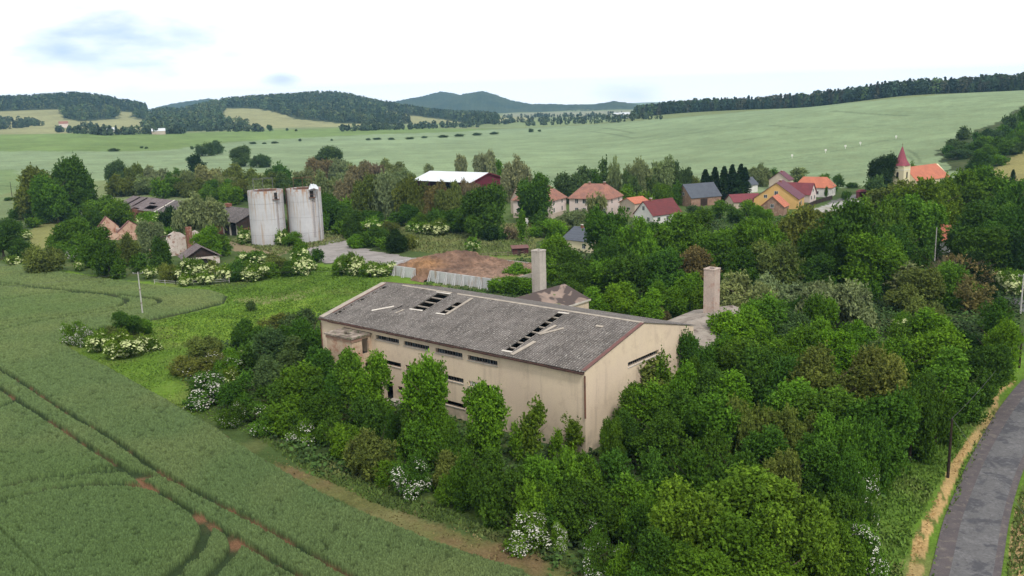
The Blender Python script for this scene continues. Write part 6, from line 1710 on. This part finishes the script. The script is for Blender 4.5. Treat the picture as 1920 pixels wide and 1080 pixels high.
# ---- willow belt behind the silos
row('in the rear line behind the silos', 'willow belt behind the silos', [
 ('broad', 450, 275, 44, 312, 'n'), ('bush', 490, 290, 42, 314, 'n'), ('broad', 370, 290, 36, 328, 'k'), ('broad', 617, 276, 66, 318, 'n'), ('willow', 600, 298, 60, 345, 'r'), ('willow', 640, 300, 50, 345, 's'), ('broad', 218, 303, 46, 362, 'n'), ('willow', 255, 310, 50, 360, 'o'),
 ('willow', 295, 312, 56, 360, 'w'), ('willow', 330, 318, 44, 362, 'g'), ('willow', 350, 322, 50, 365, 's'), ('willow', 395, 312, 60, 365, 'w'), ('willow', 440, 310, 60, 362, 'o'), ('willow', 490, 318, 66, 368, 'o'), ('broad', 535, 305, 40, 350, 'd'), ('willow', 545, 325, 60, 380, 'n'),
 ('willow', 700, 306, 44, 350, 'r'), ('willow', 735, 299, 50, 345, 's'), ('willow', 675, 306, 50, 360, 'p'), ('willow', 660, 308, 40, 350, 's'), ('willow', 755, 318, 50, 360, 's'), ('bush', 625, 298, 40, 330, 's'), ('willow', 570, 318, 50, 370, 's'), ('willow', 420, 330, 50, 372, 's'), ('broad', 510, 315, 30, 350, 'd')])
row('in the front line right of the silos', 'willow belt behind the silos', [
 ('willow', 615, 325, 66, 410, 's'), ('willow', 650, 330, 60, 412, 'p'), ('willow', 690, 330, 70, 415, 'o'), ('willow', 730, 326, 76, 415, 's'), ('willow', 775, 335, 70, 418, 'o'), ('willow', 815, 345, 60, 418, 't'), ('willow', 845, 345, 60, 420, 'o'), ('willow', 880, 340, 44, 405, 'p'),
 ('broad', 608, 365, 60, 425, 'd'), ('broad', 640, 370, 60, 430, 'd'), ('broad', 665, 392, 60, 435, 'd'), ('broad', 700, 395, 50, 428, 'd'), ('broad', 905, 349, 94, 444, 'd'), ('bush', 820, 392, 50, 432, 'd'), ('bush', 790, 400, 50, 428, 'y'), ('bush', 742, 398, 36, 424, 'd'), ('broad', 860, 390, 60, 436, 'd'), ('bush', 600, 395, 40, 440, 'g'), ('broad', 885, 370, 70, 440, 'g'),
 ('ash', 648, 372, 34, 430, 'b'), ('broad', 770, 385, 50, 425, 'd')])
row('in the line behind the ruins', 'trees round the ruins', [
 ('broad', 85, 315, 90, 410, 'o'), ('broad', 140, 298, 90, 410, 'd'), ('broad', 110, 330, 80, 418, 'g'), ('broad', 45, 360, 60, 412, 'd'), ('broad', 130, 370, 60, 412, 'd'), ('broad', 175, 340, 60, 410, 'd'), ('broad', 70, 340, 60, 410, 'o'), ('bush', 190, 370, 70, 415, 'g'), ('bush', 225, 378, 70, 425, 'g'), ('bush', 185, 395, 50, 430, 'd'),
 ('ash', 305, 335, 40, 372, 'b'), ('bush', 430, 345, 50, 385, 'b'), ('willow', 375, 366, 92, 448, 's'), ('bush', 320, 390, 50, 440, 'k'), ('elder', 285, 398, 54, 430, 'b'), ('bush', 395, 350, 50, 380, 'g'), ('bush', 450, 360, 40, 378, 'g'), ('willow', 232, 328, 60, 368, 'o'), ('willow', 278, 330, 60, 364, 's'), ('broad', 322, 333, 60, 367, 'g'), ('willow', 362, 336, 56, 369, 'o'), ('broad', 410, 338, 60, 374, 'g'), ('willow', 452, 338, 52, 378, 'o'), ('bush', 486, 342, 50, 384, 's')])
row('in the line before the ruins', 'trees round the ruins', [
 ('broad', 8, 418, 70, 485, 'd'), ('bush', 42, 450, 44, 485, 'd'), ('elder', 40, 430, 40, 450, 'g'), ('shrub', 62, 408, 40, 426, 'g'), ('shrub', 20, 410, 50, 432, 'd'), ('bush', 80, 463, 84, 512, 'o'), ('elder', 28, 478, 34, 498, 'y'), ('broad', 135, 412, 72, 480, 'g'), ('broad', 207, 430, 82, 520, 'd'), ('broad', 175, 445, 50, 500, 'd'), ('thornlight', 145, 462, 40, 490, 'g'), ('elder', 150, 484, 28, 508, 'g'),
 ('bush', 240, 440, 50, 500, 'o'), ('bush', 305, 445, 44, 505, 'd'), ('broad', 398, 428, 64, 486, 'b'), ('bush', 300, 480, 40, 510, 'd'), ('willow', 285, 415, 60, 470, 's'), ('elder', 358, 430, 30, 455, 'y'), ('bush', 102, 440, 30, 470, 'g'), ('bush', 265, 475, 40, 510, 'd'), ('elder', 320, 425, 40, 450, 'b'), ('bush', 330, 500, 40, 525, 'g'), ('bush', 420, 440, 40, 478, 'g')])
row('in the elder hedge before the silos', 'elder hedge before the silos', [
 ('elder', 282, 498, 36, 522, 'y'), ('bush', 315, 495, 44, 528, 'o'), ('elder', 362, 483, 56, 528, 'y'), ('elder', 350, 515, 32, 537, 'y'), ('elder', 386, 508, 36, 534, 'y'), ('elder', 400, 487, 40, 522, 'o'), ('elder', 425, 495, 40, 528, 'y'), ('elder', 470, 470, 56, 505, 'g'),
 ('elder', 478, 492, 56, 526, 'y'), ('bush', 515, 478, 50, 515, 'o'), ('bush', 450, 490, 50, 526, 'd'), ('elder', 565, 458, 56, 514, 'g'), ('elder', 583, 488, 28, 508, 'y'), ('bush', 540, 490, 50, 517, 'd'), ('bush', 595, 466, 30, 492, 'd'), ('elder', 460, 425, 30, 458, 'g'), ('elder', 530, 430, 30, 460, 'y'), ('bush', 552, 436, 44, 461, 'b'), ('bush', 542, 412, 24, 440, 'd'), ('shrub', 500, 492, 60, 518, 'g')])
row('on the grass around the yard', 'bushes round the yard', [
 ('elder', 660, 473, 50, 516, 'y'), ('bush', 645, 480, 44, 516, 'g'), ('elder', 712, 490, 56, 517, 'y'), ('bush', 690, 495, 36, 518, 'g'), ('elder', 700, 408, 60, 440, 'b'), ('bush', 640, 412, 40, 440, 'g'), ('broad', 662, 398, 44, 448, 'd'), ('bush', 655, 418, 36, 444, 'b'), ('bush', 705, 422, 54, 462, 'd'),
 ('bush', 672, 440, 44, 465, 'b'), ('bush', 742, 433, 46, 474, 'k'), ('bush', 768, 440, 34, 468, 'o'), ('elder', 776, 442, 24, 464, 'o'), ('shrub', 720, 445, 40, 468, 'g'), ('bush', 728, 415, 50, 440, 'o'), ('elder', 818, 412, 50, 442, 'y'), ('elder', 795, 415, 40, 440, 'g'), ('elder', 887, 443, 40, 473, 'g'), ('elder', 772, 415, 24, 436, 'g'), ('bush', 836, 404, 40, 432, 'g'),
 ('shrub', 870, 418, 22, 428, 'g'), ('bush', 920, 425, 40, 452, 'k'), ('bush', 940, 428, 40, 450, 'd'), ('shrub', 468, 563, 26, 583, 'n')])
row('in the clump by the wheat-edge pole', 'clump at the wheat edge', [
 ('thorn', 145, 602, 50, 645, 'g'), ('thorn', 163, 612, 50, 648, 'g'), ('elder', 190, 620, 52, 660, 'y'), ('broad', 242, 583, 60, 628, 'd'), ('broad', 270, 600, 40, 628, 'g'), ('elder', 238, 622, 76, 670, 'y'), ('elder', 280, 632, 44, 658, 'y'), ('bush', 215, 612, 50, 645, 'o')])
row('in the open fields beyond the willows', 'field bushes beyond the willows', [
 ('broad', 378, 271, 28, 293, 'n'), ('broad', 392, 268, 28, 292, 'n'), ('broad', 405, 264, 30, 289, 'n'), ('bush', 354, 294, 16, 302, 'n'), ('bush', 360, 274, 8, 280, 'n'), ('bush', 212, 278, 24, 284, 'n'), ('bush', 266, 274, 8, 278, 'n'), ('bush', 274, 275, 8, 279, 'n'), ('bush', 16, 370, 20, 376, 'd'),
 ('bush', 475, 266, 16, 270, 'n'), ('bush', 495, 267, 10, 270, 'n'), ('bush', 515, 265, 16, 269, 'n'), ('bush', 563, 260, 7, 265, 'n'), ('bush', 622, 260, 5, 264, 'n'), ('bush', 690, 259, 10, 263, 'n'), ('bush', 708, 258, 20, 262, 'n'), ('bush', 735, 258, 16, 262, 'n'), ('bush', 768, 257, 20, 261, 'n'), ('bush', 795, 255, 14, 259, 'n'), ('bush', 830, 253, 22, 258, 'n'), ('bush', 862, 251, 22, 256, 'n'), ('bush', 893, 249, 22, 254, 'n'), ('bush', 925, 247, 20, 252, 'n'), ('bush', 995, 241, 12, 248, 'n'), ('bush', 1012, 243, 8, 247, 'n'),
 ('broad', 506, 234, 12, 246, 'n'), ('bush', 538, 240, 6, 245, 'n'), ('bush', 555, 242, 6, 246, 'n')])
row('on the scrubby slope above the church', 'bushes on the right slope', [
 ('bush', 1803, 237, 30, 262, 'n'), ('bush', 1790, 262, 44, 286, 'n'), ('bush', 1830, 265, 50, 290, 'd'), ('bush', 1860, 242, 44, 268, 'n'), ('bush', 1880, 234, 36, 262, 'g'), ('bush', 1895, 214, 36, 248, 'n'), ('bush', 1915, 200, 30, 240, 'd'), ('broad', 1828, 284, 50, 325, 'd'), ('bush', 1850, 272, 44, 300, 'g'), ('bush', 1880, 258, 50, 290, 'g'), ('bush', 1910, 245, 44, 275, 'g'),
 ('bush', 1870, 290, 40, 310, 'g'), ('bush', 1845, 255, 36, 275, 'g'), ('bush', 1812, 270, 40, 290, 'n'), ('bush', 1780, 272, 30, 290, 'd'), ('bush', 1925, 225, 44, 262, 'g'), ('bush', 1800, 280, 50, 298, 'n'), ('bush', 1905, 268, 44, 288, 'n'), ('spruce', 1898, 318, 16, 345, 'k'), ('bush', 1835, 248, 30, 268, 'd')])

# ---------------------------------------------------------------- woods that read as one mass
def far_trees(name, label, pts, hs, conif, tints, cards, seed, leaf=.24):
    g = np.random.default_rng(seed); Vs = []; Qs = []; T = []; Cs = []; off = 0
    n = len(pts); m = cards
    X, Y, Z = pts[:, 0], pts[:, 1], pts[:, 2]
    h = hs * g.uniform(.55, 1.25, n); con = g.random(n) < conif
    w = np.where(con, h * .42, h * .85)
    k = np.repeat(np.arange(n), m)
    t = g.random(n * m)
    d = rand_dirs(g, n * m, .5)
    prof = np.where(con[k], np.clip(1.05 - t, .05, 1), np.sqrt(np.clip(1 - (2 * t * .92 - .85) ** 2, 0.05, 1)))
    a = g.random(n * m) * 6.283; r = prof * w[k] * .5 * g.uniform(.6, 1.05, n * m)
    P = np.stack([X[k] + r * np.cos(a), Y[k] + r * np.sin(a), Z[k] + h[k] * (.06 + .92 * t)], 1)
    N_ = np.stack([np.cos(a), np.sin(a), .7 + 0 * a], 1) + g.normal(size=(n * m, 3)) * .4; N_ /= np.linalg.norm(N_, axis=1)[:, None]
    V, Q = quads(g, P, N_, np.repeat(h * leaf, m), 1.2)
    base = np.array(tints)[g.integers(0, len(tints), n)]; base = np.where(con[:, None], base * .72, base)
    C = base[k] * np.repeat(g.uniform(.7, 1.4, n), m)[:, None] * g.uniform(.7, 1.3, n * m)[:, None]
    o = link(name, np_mesh(name, V, Q, [M['farleaf']], False, np.repeat(C, 4, 0)))
    tag(o, label, 'woodland', kind='stuff')
t_ = NT('far_foliage'); a_ = t_.n('ShaderNodeAttribute'); a_.attribute_name = 'Col'; t_.l(a_.outputs['Color'], t_.p.inputs['Base Color']); M['farleaf'] = t_.m
def sample_poly(P, r0, r1, spacing, g):
    az = [math.degrees(math.atan2(*ray(px, py)[:2])) for px, py in P]
    a0, a1 = math.radians(max(min(az), -36)), math.radians(min(max(az), 36)); out = []
    area = (a1 - a0) * (r1 ** 2 - r0 ** 2) / 2; n = int(area / spacing ** 2)
    r = np.sqrt(g.random(n) * (r1 ** 2 - r0 ** 2) + r0 ** 2); a = a0 + (a1 - a0) * g.random(n)
    X, Y = r * np.sin(a), r * np.cos(a); Z = gz(X, Y); px, py = project(X, Y, Z)
    m = inpoly(px, py + 2, P); return np.stack([X[m], Y[m], Z[m]], 1)
gg = np.random.default_rng(9)
WN = ['dark mixed wood along the far left hilltop', 'small copse island in the dry slope at far left', 'tiny copse on the right end of the left slope', 'leafy spur of wood running down to the green field', 'broad dark wood covering the centre-left hill']
for (P, r0, r1, hh, cf), lab in zip(WOODS, WN):
    S = sample_poly(P, r0, r1, 12.0, gg)
    far_trees('distant_wood', lab, S, hh, cf, [(.04, .072, .028), (.065, .10, .036), (.045, .078, .034), (.085, .11, .042)], 44, 5 + len(lab), .20)
# wood on the crest behind the big field: a belt along the skyline
def crest_wood():
    g = np.random.default_rng(4); pts = []
    line = [(1195, 229), (1240, 224), (1300, 217), (1350, 215), (1400, 214), (1450, 209), (1500, 205), (1600, 195), (1700, 185), (1800, 180), (1920, 178), (2100, 176)]
    for i in range(1900):
        px = g.uniform(1192, 2100) if i > 140 else g.uniform(1190, 1260)
        az = math.atan2(*ray(px, 200)[:2])
        # crest distance for this bearing: where the sight angle to the ground is highest
        rr = np.linspace(800, 1500, 60); z = gz(rr * math.sin(az), rr * math.cos(az)); k = np.argmax((z - HCAM) / rr)
        r = rr[k] + g.uniform(-8, 130)
        pts.append((r * math.sin(az), r * math.cos(az), float(gz(r * math.sin(az), r * math.cos(az)))))
    pts = np.array(pts)
    far_trees('crest_wood', 'dark belt of mixed wood along the crest of the big field', pts, 16, .55, [(.03, .055, .02), (.05, .085, .025), (.02, .04, .02), (.06, .065, .035), (.03, .06, .035)], 120, 8, .14)
crest_wood()
def far_hedges():
    g = np.random.default_rng(14); pts = []
    for x0, y0, x1, y1, n in ((220, 252, 350, 250, 60), (105, 247, 208, 254, 50), (150, 236, 210, 250, 20), (-40, 232, 82, 236, 60), (-40, 246, 50, 238, 40), (350, 246, 500, 246, 50), (640, 246, 900, 238, 90), (700, 243, 960, 232, 60), (900, 232, 1190, 222, 90), (940, 222, 1190, 215, 60), (1000, 218, 1240, 224, 60), (980, 236, 1190, 228, 40), (0, 226, 70, 232, 30)):
        for i in range(n):
            t = g.random(); x = x0 + (x1 - x0) * t + g.uniform(-3, 3); y = y0 + (y1 - y0) * t + g.uniform(-1, 1)
            p = at(x, y); pts.append(p)
    far_trees('far_hedges', 'thin dark hedges and tree lines across the far plain', np.array(pts), 9, .1, [(.04, .065, .03), (.05, .075, .035)], 40, 3, .3)
far_hedges()

# ---------------------------------------------------------------- undergrowth and tall grass
def undergrowth():
    g = np.random.default_rng(21)
    P1 = unproj_flat([(600, 900), (480, 800), (360, 740), (330, 690), (440, 640), (620, 590), (700, 560), (1000, 480), (1100, 420), (1700, 400), (1925, 560), (1885, 680), (1745, 790), (1655, 890), (1590, 1120), (1100, 1120), (980, 1020), (850, 930), (720, 890)])
    xs = [p[0] for p in P1]; ys = [p[1] for p in P1]
    n = 60000
    X = g.uniform(min(xs), max(xs), n); Y = g.uniform(min(ys), max(ys), n)
    w = inpoly(X, Y, P1) & (g.random(n) < np.clip(150 / np.hypot(X, Y), 0, 1) ** 1.3)
    u = (X - N0[0]) * A_[0] + (Y - N0[1]) * A_[1]; v = (X - N0[0]) * B_[0] + (Y - N0[1]) * B_[1]
    w &= ~((u > -1) & (u < 25) & (v > -1) & (v < 46)); w &= ~((u > 26) & (u < 52) & (v > -1) & (v < 46)); w &= ~((u > 58) & (u < 82) & (v > 60) & (v < 103))
    X, Y = X[w], Y[w]; n = len(X)
    m = 5; k = np.repeat(np.arange(n), m); hgt = .25 + 1.0 * vnoise(X, Y, 5, 50)
    P = np.stack([X[k] + g.normal(size=n * m) * .5, Y[k] + g.normal(size=n * m) * .5, gz(X, Y)[k] + g.random(n * m) * hgt[k]], 1)
    N_ = rand_dirs(g, n * m, 1.2); V, Q = quads(g, P, N_, .42, 1.3)
    b = np.where((vnoise(X, Y, 6, 51) > .5)[:, None], np.array([.055, .11, .022]), np.array([.04, .075, .02]))
    C = b[k] * g.uniform(.65, 1.35, n * m)[:, None]
    o = link('undergrowth', np_mesh('undergrowth', V, Q, [M['farleaf']], False, np.repeat(C, 4, 0))); tag(o, 'nettles and low weeds covering the ground under the trees', 'undergrowth', kind='stuff')
undergrowth()
def tall_grass():
    g = np.random.default_rng(31)
    areas = [([(1600, 1120), (1660, 900), (1740, 790), (1860, 690), (1895, 700), (1850, 765), (1770, 890), (1715, 990), (1680, 1120)], 22000, (.100, .185, .025), .25),
             ([(1740, 1120), (1752, 1050), (1785, 930), (1800, 880), (1835, 815), (1868, 760), (1866, 790), (1825, 868), (1796, 935), (1764, 1010), (1740, 1120)], 3500, (.10, .16, .035), .25),
             ([(1885, 1120), (1900, 980), (1935, 860), (2000, 760), (2100, 800), (2000, 1120)], 9000, (.12, .17, .04), .35),
             ([(140, 660), (220, 615), (300, 600), (422, 574), (428, 552), (330, 544), (440, 530), (600, 500), (740, 520), (620, 590), (440, 640), (330, 690), (360, 740), (480, 800), (600, 880), (720, 925), (850, 960), (960, 1000), (1080, 1062), (1040, 1040), (900, 985), (800, 945), (700, 910), (600, 868), (500, 826), (320, 762)], 52000, (.112, .202, .025), .12),
             ([(1710, 1100), (1735, 1010), (1770, 925), (1800, 868), (1838, 800), (1872, 748), (1866, 745), (1828, 800), (1786, 870), (1752, 930), (1716, 1000), (1695, 1100)], 5000, (.46, .32, .14), .10),
             ([(430, 452), (640, 436), (800, 425), (1000, 420), (1005, 480), (880, 480), (760, 470), (660, 450), (600, 463), (520, 478)], 20000, (.15, .185, .06), .3),
             ([(470, 842), (600, 862), (800, 940), (1085, 1072), (985, 1080), (690, 972), (540, 895)], 1500, (.18, .16, .06), .15)]
    areas.append(([(470, 815), (600, 858), (760, 925), (900, 985), (1080, 1062), (1090, 1078), (900, 1005), (700, 945), (560, 875)], 14000, (.085, .135, .028), .3))
    Vs, Qs, Cs = [], [], []; off = 0
    for P, n, col, hh in areas:
        W_ = unproj_flat(P); xs = [p[0] for p in W_]; ys = [p[1] for p in W_]; X = g.uniform(min(xs), max(xs), n * 3); Y = g.uniform(min(ys), max(ys), n * 3); m = inpoly(X, Y, W_)
        m &= ~inpoly(X, Y, WHEAT)
        X, Y = X[m][:n], Y[m][:n]; n_ = len(X)
        if not n_: continue
        r = np.hypot(X, Y); s = np.clip(r / 110, .8, 2.4)
        a = g.random(n_) * 3.1416; h = hh * g.uniform(.5, 1.4, n_) * np.clip(s, 1, 1.6); w = np.where(np.hypot(X, Y) > 95, .10, .15) * s
        dx, dy = np.cos(a) * w, np.sin(a) * w; lx, ly = g.normal(size=n_) * h * .45, g.normal(size=n_) * h * .45
        z = gz(X, Y) - .03
        V = np.stack([np.stack([X - dx, Y - dy, z], 1), np.stack([X + dx, Y + dy, z], 1), np.stack([X + dx * .4 + lx, Y + dy * .4 + ly, z + h], 1), np.stack([X - dx * .4 + lx, Y - dy * .4 + ly, z + h], 1)], 1).reshape(-1, 3)
        t = vnoise(X, Y, 4, 61)[:, None]; C = np.array(col) * (.8 + .4 * t) * g.uniform(.75, 1.25, n_)[:, None] + np.array([.07, .045, .03]) * np.clip((vnoise(X, Y, 9, 62) + .5 * vnoise(X, Y, 3, 63) - .85) * 3, 0, 1)[:, None]
        Vs.append(V); Qs.append(np.arange(4 * n_).reshape(-1, 4) + off); Cs.append(np.repeat(C, 4, 0)); off += 4 * n_
    o = link('tall_grass', np_mesh('tall_grass', np.concatenate(Vs), np.concatenate(Qs), [M['farleaf']], False, np.concatenate(Cs))); tag(o, 'unmown grass on meadow and verges', 'grass', kind='stuff')
tall_grass()
print('plants', NPL)
